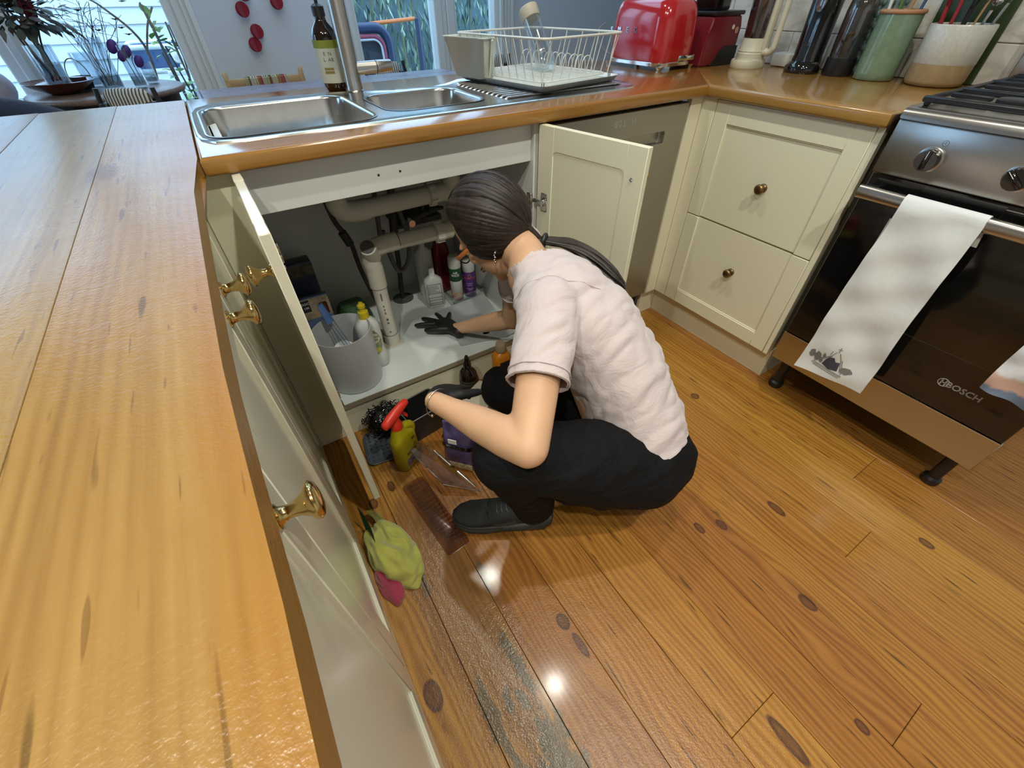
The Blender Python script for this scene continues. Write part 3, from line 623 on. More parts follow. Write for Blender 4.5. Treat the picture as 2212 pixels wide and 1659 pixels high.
b = NB(); tube(b, [(1.425, Y0 - 0.008, 0.737), (1.425, Y1 + 0.01, 0.737)], [(0.0105, 0.0165)] * 2, 20, side=(1, 0, 0)); hb = part(st, 'door_handle', b, STEEL, True, 50)
for yy in (-0.585, -1.135):
    b = NB(); box(b, 1.425, 1.472, yy - 0.012, yy + 0.012, 0.728, 0.746, 0.003, 1); obj('bracket', b, BLACKP, hb, True, world=True)
for k, yy in enumerate((-0.664, -0.830, -0.92, -0.99, -1.06, -1.12)):
    ang = 0.0 if k == 0 else 0.9
    b = NB(); M = Matrix.Translation((1.4625, yy, 0.826)) @ Matrix.Rotation(math.radians(-90), 4, 'Y')
    lathe(b, [(0.027, 0), (0.027, 0.004), (0.0235, 0.006)], 32, M=M); bz = obj('bezel', b, STEEL, panel, True, world=True)
    b = NB(); lathe(b, [(0.0235, 0.004), (0.0225, 0.020), (0.021, 0.023), (0.001, 0.0232)], 32, M=M)
    M2 = M @ Matrix.Rotation(ang, 4, 'Z'); vs = []
    vs = box(b, -0.019, 0.0235, -0.005, 0.005, 0.018, 0.029, 0.002, 1); bmesh.ops.transform(b, matrix=M2, verts=vs)
    kb = part(st, 'dial', b, BLACKG, True, 50)
    b = NB(); box(b, 0.004, 0.021, -0.0006, 0.0006, 0.0288, 0.0293); xf(b, M2); obj('dial_mark', b, WHITEINK, kb, False, world=True)
    b = NB(); tube(b, [(1.4618, yy - 0.012 + 0.006 * math.cos(a * 0.628), 0.862 + 0.006 * math.sin(a * 0.628)) for a in range(10)], 0.0004, 4, closed=True)
    box(b, 1.4614, 1.4619, yy - 0.0123, yy - 0.0117, 0.862, 0.866); box(b, 1.4614, 1.4619, yy - 0.0123, yy - 0.009, 0.8617, 0.8623)
    obj('dial_symbol', b, mat('dark_ink', (0.05, 0.05, 0.05), 0.5), panel, False, world=True)
IRON = mat('cast_iron', (0.012, 0.012, 0.014), 0.38, bumps=0.1, bscale=300)
for (ya, yb) in ((-0.574, -0.852), (-0.866, -1.146)):
    b = NB(); z = 0.933
    def bar(p, q, w=0.006, h=0.0075): tube(b, [p, q], [(w, h)] * 2, 6, side=(0, 0, 1) if False else None)
    for x in (1.502, 1.70, 1.90, 2.045): box(b, x - 0.006, x + 0.006, yb, ya, z - 0.007, z + 0.006, 0.003, 1)
    for y in (ya - 0.005, yb + 0.005): box(b, 1.502, 2.045, y - 0.0055, y + 0.0055, z - 0.007, z + 0.004, 0.003, 1)
    for cx in (1.60, 1.80, 1.97):
        box(b, cx - 0.0045, cx + 0.0045, yb + 0.02, yb + 0.10, z - 0.004, z + 0.0055, 0.002, 1); box(b, cx - 0.0045, cx + 0.0045, ya - 0.10, ya - 0.02, z - 0.004, z + 0.0055, 0.002, 1)
    for x in (1.51, 2.03):
        for y in (ya - 0.01, yb + 0.01): box(b, x - 0.006, x + 0.006, y - 0.006, y + 0.006, 0.9186, z, 0.002, 1)
    part(st, 'pan_support', b, IRON)
for (x, y) in ((1.62, -0.71), (1.92, -0.71), (1.62, -1.0), (1.92, -1.0)):
    b = NB(); lathe(b, [(0.046, 0.9187), (0.046, 0.924), (0.034, 0.926), (0.034, 0.934), (0.03, 0.937), (0.001, 0.937)], 24, (x, y, 0)); part(st, 'burner', b, IRON)
b = NB(); box(b, 2.055, 2.078, Y1, Y0, 0.9186, 1.06, 0.006, 2); part(st, 'splashback_lid', b, STEEL)
for (x, y) in ((1.535, -0.60), (1.535, -1.12), (2.05, -0.60), (2.05, -1.12)):
    b = NB(); lathe(b, [(0.022, 0.0), (0.024, 0.004), (0.024, 0.02), (0.016, 0.026), (0.016, 0.147)], 20, (x, y, 0)); part(st, 'foot', b, BLACKP)
OVENINK = mat('oven_ink', (0.30, 0.29, 0.26), 0.5)
text('lettering', 'BOSCH', 0.0235, Matrix.Translation(-Vector(st.location)) @ axes((1.4693, -1.024, 0.343), (0, -1, 0), (0, 0, 1)), OVENINK, door, bold=True)
b = NB(); cc = Vector((1.4694, -0.979, 0.3435))
def circ(r, n=24): return [cc + Vector((0, r * math.cos(2 * math.pi * k / n), r * math.sin(2 * math.pi * k / n))) for k in range(n)]
tube(b, circ(0.0115), 0.0011, 5, closed=True)
for dy in (-0.0045, 0.0045): box(b, 1.469, 1.4698, cc.y + dy - 0.0016, cc.y + dy + 0.0016, cc.z - 0.0085, cc.z + 0.0085)
box(b, 1.469, 1.4698, cc.y - 0.005, cc.y + 0.005, cc.z - 0.0012, cc.z + 0.0012)
obj('emblem', b, OVENINK, door, False, world=True)
# towels over the oven handle
def towel(name, label, ya, yb, z_bot_a, z_bot_b, mat_, taper=0.0, back_drop=0.10, seed=1):
    rnd = random.Random(seed); t = thing(name, label, 'towel', (1.42, (ya + yb) / 2, 0.74)); b = NB(); nu, nv = 14, 46
    prof = []   # (x, z, s): up the front, over the bar, down the back
    for k in range(nv + 1):
        s = k / nv
        prof.append(s)
    rows = []
    ph = [rnd.uniform(0, 6) for _ in range(6)]
    for k in range(nv + 1):
        s = k / nv; row = []
        for j in range(nu + 1):
            u = j / nu; zb = z_bot_a + (z_bot_b - z_bot_a) * u
            y = ya + (yb - ya) * u
            if s < 0.8:
                q = s / 0.8; z = zb + (0.744 - zb) * q; x = 1.4095
                wv = (1 - q) ** 0.5
                x += -0.004 * math.sin(u * 5 + ph[0]) * wv - 0.003 * math.sin(u * 9 + q * 4 + ph[1]) * wv - 0.0025 * math.sin(q * 17 + u * 6 + ph[2]) - 0.0018 * math.sin(q * 31 - u * 5 + ph[3])
                x -= 0.010 * (1 - q) ** 2
                y += (u - 0.5) * -taper * (1 - q) + 0.002 * math.sin(q * 8 + ph[4])
                row.append((x, y, z))
            elif s < 0.9:
                a = math.pi * (1 - (s - 0.8) / 0.1); row.append((1.425 + 0.0135 * math.cos(a) + 0.001, y, 0.744 + 0.0135 * math.sin(a)))
            else:
                q = (s - 0.9) / 0.1; row.append((1.4395 + 0.004 * q, y - 0.010 * q, 0.744 - back_drop * q))
        rows.append([b.verts.new(p) for p in row])
    for k in range(nv):
        for j in range(nu): b.faces.new((rows[k][j], rows[k][j + 1], rows[k + 1][j + 1], rows[k + 1][j]))
    bmesh.ops.recalc_face_normals(b, faces=b.faces)
    bmesh.ops.solidify(b, geom=b.faces[:], thickness=0.003)
    part(t, 'cloth', b, mat_, True, 80)
    return t
def towel_mat():
    m, nt, p = new_mat('white_tea_towel'); tc = N(nt, 'ShaderNodeTexCoord')
    p.inputs['Base Color'].default_value = (0.72, 0.74, 0.73, 1); p.inputs['Roughness'].default_value = 0.9; p.inputs['Specular IOR Level'].default_value = 0.1
    h = mth(nt, 'ADD', noise(nt, vmap(nt, tc.outputs['Object'], (1, 30, 14)), 1.0, 4), mth(nt, 'MULTIPLY', noise(nt, tc.outputs['Object'], 900.0, 1), 0.15)); bump(nt, p, h, 0.5, 0.005); return m
TW = towel_mat()
t1 = towel('tea_towel', 'white tea towel with an ink drawing at its hem, over the oven handle', -0.676, -0.840, 0.212, 0.236, TW, 0.030, 0.06, 3)
b = NB(); vs = []
r_ = []
for (j, yy) in enumerate((-0.680, -0.70)):   # the folded layer that shows behind the left edge
    pass
rows = [[b.verts.new((1.4125 + 0.001 * math.sin(k), -0.672 - 0.012 * u + 0.006 * (1 - k / 8) * -1 * 0 + 0.0, 0.236 + (0.70 - 0.236) * k / 8)) for u in (0, 4)] for k in range(9)]
for a, c in zip(rows, rows[1:]): b.faces.new((a[0], a[1], c[1], c[0]))
bmesh.ops.solidify(b, geom=b.faces[:], thickness=0.002)
part(t1, 'under_layer', b, TW)
INKG = mat('grey_drawing_ink', (0.20, 0.20, 0.20), 0.9, spec=0.1); INKD = mat('dark_drawing_ink', (0.07, 0.07, 0.09), 0.9, spec=0.1)
def decal(parent, polys, m, X, name='print'):
    b = NB()
    for poly in polys:
        f = b.faces.new([b.verts.new((X(y, z), y, z)) for y, z in poly])
    bmesh.ops.triangulate(b, faces=b.faces[:])
    return part(parent, name, b, m, False)
# ink print follows the lower part of the towel
me_t = [c for c in t1.children if c.name.startswith('cloth')][0].data
from mathutils.bvhtree import BVHTree
def bvh_of(me): return BVHTree.FromPolygons([v.co[:] for v in me.vertices], [p.vertices[:] for p in me.polygons])
bv = bvh_of(me_t); off = Vector(t1.location)
def Xt(y, z):
    hit = bv.ray_cast(Vector((1.2, y, z)) - off, Vector((1, 0, 0)))
    return (hit[0].x + off.x - 0.0012) if hit[0] else 1.398
def ell(cy, cz, ry, rz, n=10, wob=0.0, sd=0):
    rr = random.Random(sd); return [(cy + ry * (1 + rr.uniform(-wob, wob)) * math.cos(2 * math.pi * k / n), cz + rz * (1 + rr.uniform(-wob, wob)) * math.sin(2 * math.pi * k / n)) for k in range(n)]
decal(t1, [ell(-0.689, 0.282, 0.009, 0.013, 10, .25, 1), ell(-0.705, 0.281, 0.010, 0.015, 10, .25, 2), ell(-0.719, 0.272, 0.006, 0.010, 8, .25, 3), ell(-0.792, 0.276, 0.018, 0.010, 10, .3, 4), ell(-0.722, 0.292, 0.004, 0.008, 8, .2, 5)], INKG, Xt)
decal(t1, [[(-0.726, 0.262), (-0.731, 0.285), (-0.738, 0.296), (-0.743, 0.290), (-0.749, 0.300), (-0.757, 0.288), (-0.768, 0.292), (-0.773, 0.263), (-0.750, 0.256)]], INKD, Xt)
def stroke(p, q, w=0.0009):
    d = Vector((q[0] - p[0], q[1] - p[1])).normalized(); nn = Vector((-d.y, d.x)) * w; k = 5; out = []
    for i in range(k):
        a = [p[0] + (q[0] - p[0]) * i / k, p[1] + (q[1] - p[1]) * i / k]; c = [p[0] + (q[0] - p[0]) * (i + 1) / k, p[1] + (q[1] - p[1]) * (i + 1) / k]
        out.append([(a[0] + nn.x, a[1] + nn.y), (a[0] - nn.x, a[1] - nn.y), (c[0] - nn.x, c[1] - nn.y), (c[0] + nn.x, c[1] + nn.y)])
    return out
ss = []
for p, q in (((-0.700, 0.262), (-0.739, 0.302)), ((-0.703, 0.258), (-0.742, 0.302)), ((-0.739, 0.302), (-0.747, 0.322)), ((-0.756, 0.322), (-0.766, 0.302)), ((-0.766, 0.302), (-0.780, 0.262)), ((-0.770, 0.302), (-0.786, 0.258)), ((-0.698, 0.252), (-0.790, 0.250)), ((-0.704, 0.247), (-0.786, 0.245)), ((-0.735, 0.305), (-0.737, 0.320)), ((-0.751, 0.322), (-0.751, 0.340)), ((-0.746, 0.333), (-0.757, 0.333)), ((-0.7, 0.256), (-0.79, 0.254))):
    ss += stroke(p, q)
decal(t1, ss, INKG, Xt, 'line_print')
def towel2_mat():
    m, nt, p = new_mat('watercolour_tea_towel'); geo = N(nt, 'ShaderNodeNewGeometry'); sep = N(nt, 'ShaderNodeSeparateXYZ'); nt.links.new(geo.outputs['Position'], sep.inputs[0])
    z = mth(nt, 'ADD', sep.outputs[2], mth(nt, 'MULTIPLY', mth(nt, 'SUBTRACT', noise(nt, geo.outputs['Position'], 16.0, 3), 0.5), 0.05))
    z = mth(nt, 'MULTIPLY_ADD', z, 4.0, -1.6)
    c = ramp(nt, z, [(0.0, (0.17, 0.22, 0.30)), (0.09, (0.13, 0.17, 0.25)), (0.12, (0.52, 0.32, 0.25)), (0.22, (0.60, 0.42, 0.34)), (0.27, (0.68, 0.70, 0.74)), (0.8, (0.66, 0.68, 0.74))])
    nt.links.new(c, p.inputs['Base Color']); p.inputs['Roughness'].default_value = 0.9
    bump(nt, p, noise(nt, vmap(nt, geo.outputs['Position'], (1, 25, 30)), 1.0, 3), 0.4, 0.004); return m
towel('tea_towel', 'blue, pink and white patterned tea towel at the photo edge, over the oven handle', -1.036, -1.20 + 0.06, 0.412, 0.405, towel2_mat(), -0.01, 0.08, 8)
# ---------------------------------------------------------------- appliances and jars on the right-hand worktops
RED = mat('red_enamel', (0.42, 0.012, 0.016), 0.12, coat=0.8); DRED = mat('dark_red_plastic', (0.17, 0.012, 0.018), 0.30)
ts = thing('toaster', 'glossy red retro toaster with chrome base beside the dish rack', 'toaster', (1.645, 0.445, 0.9))
b = NB(); hx, hy = 0.098, 0.150
loft(b, [rrect(0, 0, hx * s, hy * t, r, z, 6) for (s, t, r, z) in ((0.98, 0.985, 0.05, 0.026), (1.0, 1.0, 0.055, 0.035), (1.0, 1.0, 0.055, 0.10), (0.98, 0.985, 0.055, 0.15), (0.94, 0.955, 0.055, 0.175), (0.86, 0.9, 0.052, 0.193), (0.7, 0.82, 0.045, 0.203), (0.4, 0.7, 0.03, 0.206))])
tb = obj('body', b, RED, ts, True, 60)
b = NB(); loft(b, [rrect(0, 0, hx + o, hy + o, 0.055, z, 6) for (o, z) in ((-0.004, 0.0125), (0.001, 0.0135), (0.002, 0.024), (-0.002, 0.0275))]); obj('base_band', b, CHROME, ts, True, 50)
for sx in (-1, 1):
    for sy in (-1, 1):
        b = NB(); loft(b, [rrect(sx * (hx - 0.012), sy * (hy - 0.012), r, r, r * 0.6, z, 3) for (r, z) in ((0.006, 0.0), (0.007, 0.006), (0.013, 0.014))]); obj('foot', b, CHROME, ts)
b = NB(); box(b, -0.002, 0.088, -hy - 0.003, -hy + 0.012, 0.026, 0.045, 0.006, 2); obj('corner_plate', b, CHROME, ts)
b = NB(); box(b, -0.055, -0.02, -0.12, 0.12, 0.2045, 0.2065, 0.001, 1); box(b, 0.02, 0.055, -0.12, 0.12, 0.2045, 0.2065, 0.001, 1); obj('slot', b, BLACKP, ts)
for k, ch in enumerate('SMEG'):
    text('lettering', ch, 0.0235, axes((-0.0984, 0.128 - k * 0.0435, 0.112 + 0.001 * k), (0, -1, 0), (0, 0, 1)), CHROME, tb, 0.0015, True)
b = NB(); tube(b, spline([(-0.06, 0.148, 0.03), (-0.075, 0.175, 0.04), (-0.10, 0.20, 0.075), (-0.09, 0.215, 0.11), (-0.05, 0.22, 0.13)], 6), 0.0022, 6); obj('cord', b, mat('grey_cord', (0.25, 0.25, 0.27), 0.5), ts)
cm = thing('coffee_machine', 'dark red capsule coffee machine with black base behind the toaster', 'coffee machine', (1.86, 0.36, 0.9))
b = NB()
for sgn in (1,):
    prof_ = [(-0.10, 0.0), (0.10, 0.0), (0.105, 0.12), (0.09, 0.155), (-0.07, 0.155), (-0.085, 0.10)]
    r0 = [b.verts.new((x, -0.075, z)) for x, z in prof_]; r1 = [b.verts.new((x, 0.075, z)) for x, z in prof_]; n = len(prof_)
    for k in range(n): b.faces.new((r0[k], r0[(k + 1) % n], r1[(k + 1) % n], r1[k]))
    b.faces.new(r0[::-1]); b.faces.new(r1)
bmesh.ops.bevel(b, geom=b.edges[:], offset=0.006, segments=3, affect='EDGES'); obj('body', b, DRED, cm, True, 40)
b = NB(); pl = [(-0.04, 0.0), (0.104, 0.0), (0.105, 0.06), (0.03, 0.062), (0.0, 0.048), (-0.02, 0.022)]
vs = prism(b, pl, 0.0, 0.004); bmesh.ops.transform(b, matrix=Matrix(((1, 0, 0, 0), (0, 0, -1, -0.0745), (0, 1, 0, 0.0005), (0, 0, 0, 1))), verts=vs); obj('base_cover', b, BLACKP, cm, False)
b = NB(); box(b, -0.075, 0.10, -0.078, 0.078, 0.153, 0.166, 0.004, 2); obj('top_cover', b, BLACKP, cm)
b = NB(); box(b, -0.05, 0.04, -0.05, 0.05, 0.165, 0.26, 0.01, 2); obj('head', b, BLACKG, cm)
for (x, z, r, m_) in ((0.052, 0.118, 0.0075, WHITEINK), (0.078, 0.108, 0.0105, mat('pink_sticker', (0.55, 0.33, 0.25), 0.6))):
    b = NB(); lathe(b, [(r, 0), (r, 0.0006)], 20, M=Matrix.Translation((x, -0.075, z)) @ Matrix.Rotation(math.radians(90), 4, 'X')); obj('sticker', b, m_, cm, False)
CREAMP = mat('cream_plastic', (0.62, 0.60, 0.48), 0.38); TINT = clear_mat('smoked_glass', (0.50, 0.44, 0.43), 0.10, 0.04)
gr = thing('jug_blender', 'cream electric jug with smoked glass beside the coffee machine', 'blender', (1.925, 0.185, 0.9))
b = NB(); loft(b, [rrect(-0.005, 0, 0.068 * s, 0.052 * s, 0.05 * s, z, 6) for (s, z) in ((0.97, 0.0), (1.0, 0.003), (1.0, 0.022), (0.96, 0.027))]); obj('base', b, CREAMP, gr, True, 50)
b = NB(); lathe(b, [(0.050, 0.027), (0.049, 0.033), (0.0505, 0.036), (0.049, 0.040), (0.0505, 0.044), (0.048, 0.048), (0.0495, 0.052), (0.047, 0.056), (0.044, 0.090), (0.041, 0.090)], 32); obj('collar', b, CREAMP, gr, True, 50)
b = NB(); lathe(b, [(0.0425, 0.089), (0.047, 0.20), (0.048, 0.24), (0.0455, 0.24), (0.041, 0.092)], 32, cap0=False, cap1=False); obj('glass_jug', b, TINT, gr, True, 60)
b = NB(); lathe(b, [(0.02, 0.09), (0.012, 0.10), (0.006, 0.115), (0.001, 0.116)], 16); obj('blade_hub', b, mat('brown_dark', (0.05, 0.02, 0.015), 0.4), gr)
b = NB(); box(b, -0.014, 0.014, -0.058, -0.040, 0.055, 0.26, 0.005, 2); obj('spine', b, CREAMP, gr)
b = NB(); tube(b, spline([(0, -0.052, 0.052), (0, -0.068, 0.050), (0, -0.080, 0.060), (0, -0.084, 0.085), (0, -0.086, 0.25)], 6), 0.0105, 12); ball(b, (0, -0.052, 0.052), 0.0135, 16); obj('handle', b, CREAMP, gr, True, 60)
b = NB(); ball(b, (-0.055, 0.02, 0.0265), (0.007, 0.007, 0.002), 10); obj('button', b, mat('dull_red', (0.3, 0.09, 0.06), 0.5), gr)
pb = thing('power_board', 'white power board against the tiles behind the jug blender', 'power board', (2.06, 0.085, 0.9))
b = NB(); box(b, -0.03, 0.042, -0.075, 0.075, 0.001, 0.042, 0.006, 2); obj('case', b, WHITEP, pb); b = NB(); box(b, -0.02, 0.02, -0.06, -0.02, 0.0415, 0.047, 0.003, 1); obj('plug', b, WHITEP, pb)
b = NB(); tube(b, spline([(2.075, 0.05, 1.12), (2.07, 0.035, 1.07), (2.055, 0.03, 1.02), (2.035, 0.045, 0.95), (2.012, 0.055, 0.9032)], 8), 0.0028, 7); tag(obj('cord', b, BLACKP), 'thin black power cord hanging down the tiles beside the jug blender', 'cord')
sm = thing('soda_maker', 'tall glossy black soda maker standing against the tiles', 'soda maker', (1.955, -0.015, 0.9))
b = NB(); loft(b, [[(r * math.cos(a) * 0.9, r * math.sin(a), z) for a in [2 * math.pi * k / 28 for k in range(28)]] for (r, z) in ((0.058, 0), (0.060, 0.004), (0.060, 0.018), (0.052, 0.027), (0.046, 0.034))]); obj('base', b, BLACKG, sm, True, 50)
b = NB(); loft(b, [rrect(0.010, 0, hx_, hy_, 0.03, z, 5) for (hx_, hy_, z) in ((0.040, 0.048, 0.02), (0.038, 0.044, 0.05), (0.040, 0.046, 0.24), (0.030, 0.036, 0.26))]); obj('column', b, BLACKG, sm, True, 50)
b = NB(); ball(b, (-0.05, -0.012, 0.225), (0.006, 0.02, 0.06), 16); obj('clear_flap', b, clear_mat('clear_plastic', (0.9, 0.9, 0.9), 0.15, 0.05), sm)
cf = thing('carbonating_bottle', 'clear grey plastic bottle with black base beside the soda maker', 'bottle', (1.985, -0.125, 0.9))
b = NB(); lathe(b, [(0.044, 0), (0.046, 0.003), (0.045, 0.05), (0.041, 0.052)], 28); obj('base', b, BLACKP, cf)
b = NB(); lathe(b, [(0.041, 0.05), (0.043, 0.09), (0.043, 0.17), (0.040, 0.195), (0.030, 0.215), (0.018, 0.23), (0.015, 0.26)], 28, cap0=False); obj('bottle', b, clear_mat('smoky_plastic', (0.36, 0.34, 0.33), 0.10, 0.06), cf, True, 60)
TEAL = mat('teal_hobnail_glass', (0.22, 0.34, 0.33), 0.12, trans=0.3, coat=0.5)
hv = thing('hobnail_vase', 'slim teal bubbled glass vase against the tiles behind the green crock', 'vase', (2.052, -0.178, 0.9))
b = NB(); lathe(b, [(0.030, 0), (0.034, 0.01), (0.034, 0.24), (0.03, 0.25)], 20); vb = obj('body', b, TEAL, hv)
b = NB()
for r in range(8):
    for k in range(9):
        a = 2 * math.pi * (k + 0.5 * (r % 2)) / 9; ball(b, (0.035 * math.cos(a), 0.035 * math.sin(a), 0.018 + r * 0.029), (0.009, 0.009, 0.011), 8)
o = obj('bubble', b, TEAL, vb); o['kind'] = 'stuff'
GREENG = mat('celadon_glaze', (0.175, 0.265, 0.175), 0.16, coat=0.6, var=0.12, vscale=60); TERRA = mat('terracotta', (0.42, 0.22, 0.12), 0.6)
gc = thing('utensil_crock', 'tall celadon green crock with terracotta rim', 'crock', (1.985, -0.245, 0.9))
b = NB(); lathe(b, [(0.052, 0), (0.057, 0.003), (0.0585, 0.02), (0.0575, 0.165)], 36, cap1=False); obj('body', b, GREENG, gc, True, 60)
b = NB(); lathe(b, [(0.0575, 0.1648), (0.0605, 0.166), (0.062, 0.170), (0.061, 0.174), (0.057, 0.176), (0.054, 0.172), (0.054, 0.02), (0.001, 0.015)], 36, cap0=False); obj('rim', b, TERRA, gc, True, 60)
CROCKW = mat('speckled_glaze', (0.56, 0.55, 0.49), 0.3, coat=0.3, var=0.10, vscale=120); TAN = mat('raw_stoneware', (0.34, 0.24, 0.12), 0.7, var=0.12, vscale=40)
wc = thing('utensil_crock', 'wide stoneware crock, speckled white above a tan base', 'crock', (2.008, -0.408, 0.9))
b = NB(); lathe(b, [(0.062, 0), (0.071, 0.004), (0.0755, 0.014), (0.077, 0.055)], 40, cap1=False); obj('tan_base', b, TAN, wc, True, 60)
b = NB(); lathe(b, [(0.0768, 0.0548), (0.0778, 0.056), (0.0785, 0.142), (0.0765, 0.146), (0.0735, 0.142), (0.072, 0.03), (0.001, 0.02)], 40, cap0=False); obj('glazed_wall', b, CROCKW, wc, True, 60)
cbd = thing('chopping_board', 'dark green chopping board leaning on the tiles behind the crocks', 'chopping board', (2.094, -0.40, 0.9))
b = NB(); box(b, -0.006, 0.004, -0.082, 0.105, 0.001, 0.26, 0.004, 2); obj('board', b, mat('dark_green_plastic', (0.022, 0.04, 0.010), 0.35), cbd)
def utensil(label, base, top, m_, head=None, r=0.0042, cat='utensil'):
    t = thing('kitchen_utensil', label, cat, base); v = Vector(top) - Vector(base)
    b = NB(); tube(b, [(0, 0, 0), v * 0.5, v], [r, r * 0.9, r * 1.1], 8); obj('handle', b, m_, t, True, 60)
    b = NB(); M = Matrix.Translation(v) @ Vector((0, 0, 1)).rotation_difference(v.normalized()).to_matrix().to_4x4(); ball(b, (0, 0, 0.02), head or (0.018, 0.004, 0.03), 12); xf(b, M); obj('head', b, m_, t, True, 60)
    return t
REDP = mat('red_silicone', (0.30, 0.02, 0.03), 0.4); WOODU = mat('utensil_wood', (0.42, 0.26, 0.12), 0.6); DWOOD = mat('dark_utensil_wood', (0.10, 0.045, 0.025), 0.5)
utensil('dark red silicone spatula in the white crock', (2.0, -0.365, 0.922), (1.985, -0.350, 1.10), REDP, (0.02, 0.005, 0.04), 0.006)
utensil('pale wooden spoon leaning left to right in the white crock', (2.0, -0.42, 0.922), (2.0, -0.437, 1.10), WOODU, None, 0.003)
utensil('steel ladle with bright bowl in the white crock', (2.03, -0.43, 0.922), (2.03, -0.445, 1.075), CHROME, (0.014, 0.014, 0.012), 0.004)
utensil('black slotted spoon in the white crock', (1.99, -0.41, 0.922), (1.98, -0.415, 1.085), BLACKP, (0.024, 0.005, 0.03), 0.006)
utensil('dark wooden salad server in the white crock', (2.02, -0.40, 0.922), (2.02, -0.40, 1.10), DWOOD, (0.02, 0.006, 0.03), 0.006)
utensil('grey steel tongs handle leaning to the back of the white crock', (2.04, -0.44, 0.922), (2.045, -0.468, 1.09), STEEL, (0.008, 0.006, 0.02), 0.004)
utensil('deep red handled whisk in the white crock', (1.975, -0.39, 0.922), (1.97, -0.385, 1.11), REDP, (0.02, 0.02, 0.03), 0.005)
for k, (lb, m_) in enumerate((('white handled brush in the green crock', WHITEP), ('green handled peeler in the green crock', mat('leaf_green', (0.10, 0.20, 0.05), 0.5)), ('pale bamboo skewer bundle in the green crock', WOODU), ('blue handled knife in the green crock', mat('mid_blue', (0.05, 0.09, 0.2), 0.5)))):
    utensil(lb, (1.985 + 0.008 * (k - 1.5), -0.245 + 0.016 * (1.5 - k), 0.917), (1.985 + 0.012 * (k - 1.5), -0.245 + 0.026 * (1.5 - k), 1.11), m_, (0.008, 0.006, 0.02), 0.0045)
# ---------------------------------------------------------------- dish rack on the drainer
WIRE = mat('white_wire', (0.66, 0.67, 0.63), 0.4); TRAYW = mat('white_tray_plastic', (0.66, 0.69, 0.66), 0.35, bumps=0.12, bscale=260)
A, B_, D_ = Vector((0.905, 0.140, 0)), Vector((1.250, 0.195, 0)), Vector((0.84, 0.55, 0)); ex_ = (B_ - A); ey_ = (D_ - A)
rk = thing('dish_rack', 'white wire dish rack with drip tray on the sink drainer', 'dish rack', (1.05, 0.36, 0.905))
def R(u, v, z): return A + ex_ * u + ey_ * v + Vector((0, 0, z)) - Vector((1.05, 0.36, 0.905))
def loop(inset_, z, n=5, rr=0.08):
    pts = []
    for (x, y, z_) in rrect(0.5, 0.5, 0.5 - inset_, 0.5 - inset_, rr, 0, n): pts.append(R(x, y, z))
    return pts
b = NB(); loft(b, [loop(i_, z_, 5, r_) for (i_, z_, r_) in ((0.03, 0.9065, 0.05), (0.005, 0.912, 0.06), (-0.012, 0.922, 0.07), (-0.016, 0.924, 0.07), (-0.008, 0.9235, 0.07), (0.012, 0.915, 0.06), (0.03, 0.9135, 0.05))])
tr_ = obj('drip_tray', b, TRAYW, rk, True, 50)
b = NB()
for k in range(34):
    v = 0.04 + 0.92 * k / 33; tube(b, [R(0.04, v, 0.914), R(0.96, v, 0.914)], [(0.003, 0.0018)] * 2, 5, side=(0, 0, 1) if False else None)
o = obj('tray_rib', b, TRAYW, tr_); o['kind'] = 'stuff'
b = NB(); tube(b, loop(-0.005, 1.030), 0.0032, 8, closed=True); obj('rim', b, WIRE, rk, True, 60)
b = NB(); tube(b, loop(0.07, 0.928), 0.0026, 8, closed=True); obj('base_loop', b, WIRE, rk, True, 60)
def wire(p, q, r=0.0017, name='wire', bend=None):
    b = NB(); pts = [p, q] if not bend else spline([p] + bend + [q], 5); tube(b, pts, r, 6); return obj(name, b, WIRE, rk, True, 60)
for k in range(9): u = 0.08 + 0.84 * k / 8; wire(R(u, -0.005, 1.03), R(0.07 + 0.86 * k / 8, 0.07, 0.928)); wire(R(u, 1.005, 1.03), R(0.07 + 0.86 * k / 8, 0.93, 0.928))
for k in range(11): v = 0.07 + 0.86 * k / 10; wire(R(-0.005, v, 1.03), R(0.07, 0.07 + 0.86 * k / 10, 0.928))
for k in range(6): v = 0.07 + 0.86 * k / 5; wire(R(1.005, v, 1.03), R(0.93, 0.07 + 0.86 * k / 5, 0.928))
for k in range(1, 17): u = 0.07 + 0.86 * k / 17; wire(R(u, 0.07, 0.928), R(u, 0.93, 0.928), 0.0014, 'base_wire')
for k in range(11):   # plate loops along the far right
    v = 0.18 + 0.07 * k; wire(R(0.86, v, 0.93), R(0.70, v, 0.93), 0.0015, 'plate_loop', [R(0.84, v, 0.962), R(0.78, v, 0.974), R(0.72, v, 0.962)])
for (u, v) in ((0.06, 0.06), (0.94, 0.06), (0.06, 0.94), (0.94, 0.94)):
    b = NB(); tube(b, [R(u - 0.004, v, 0.928), R(u - 0.004, v, 0.9155), R(u + 0.02, v, 0.9155), R(u + 0.02, v, 0.928)], 0.0015, 6); obj('foot', b, mat('dark_foot', (0.06, 0.06, 0.05), 0.5), rk)
CUTP = mat('sage_white_plastic', (0.72, 0.74, 0.66), 0.36)
ch = thing('cutlery_holder', 'off-white plastic cutlery holder hooked on the end of the dish rack', 'cutlery holder', (0.865, 0.47, 0.905))
def Rc(u, v, z): return Vector((0.835, 0.365, 0)) + Vector((0.070, 0.022, 0)) * u + Vector((-0.044, 0.185, 0)) * v + Vector((0, 0, z)) - Vector((0.865, 0.47, 0.905))
def cring(g, z, gx=0.0): return [Rc(0.5 + (x - 0.5) * (1 + g) + gx, 0.5 + (y - 0.5) * (1 + g), z) for (x, y, _) in rrect(0.5, 0.5, 0.5, 0.5, 0.16, 0, 4)]
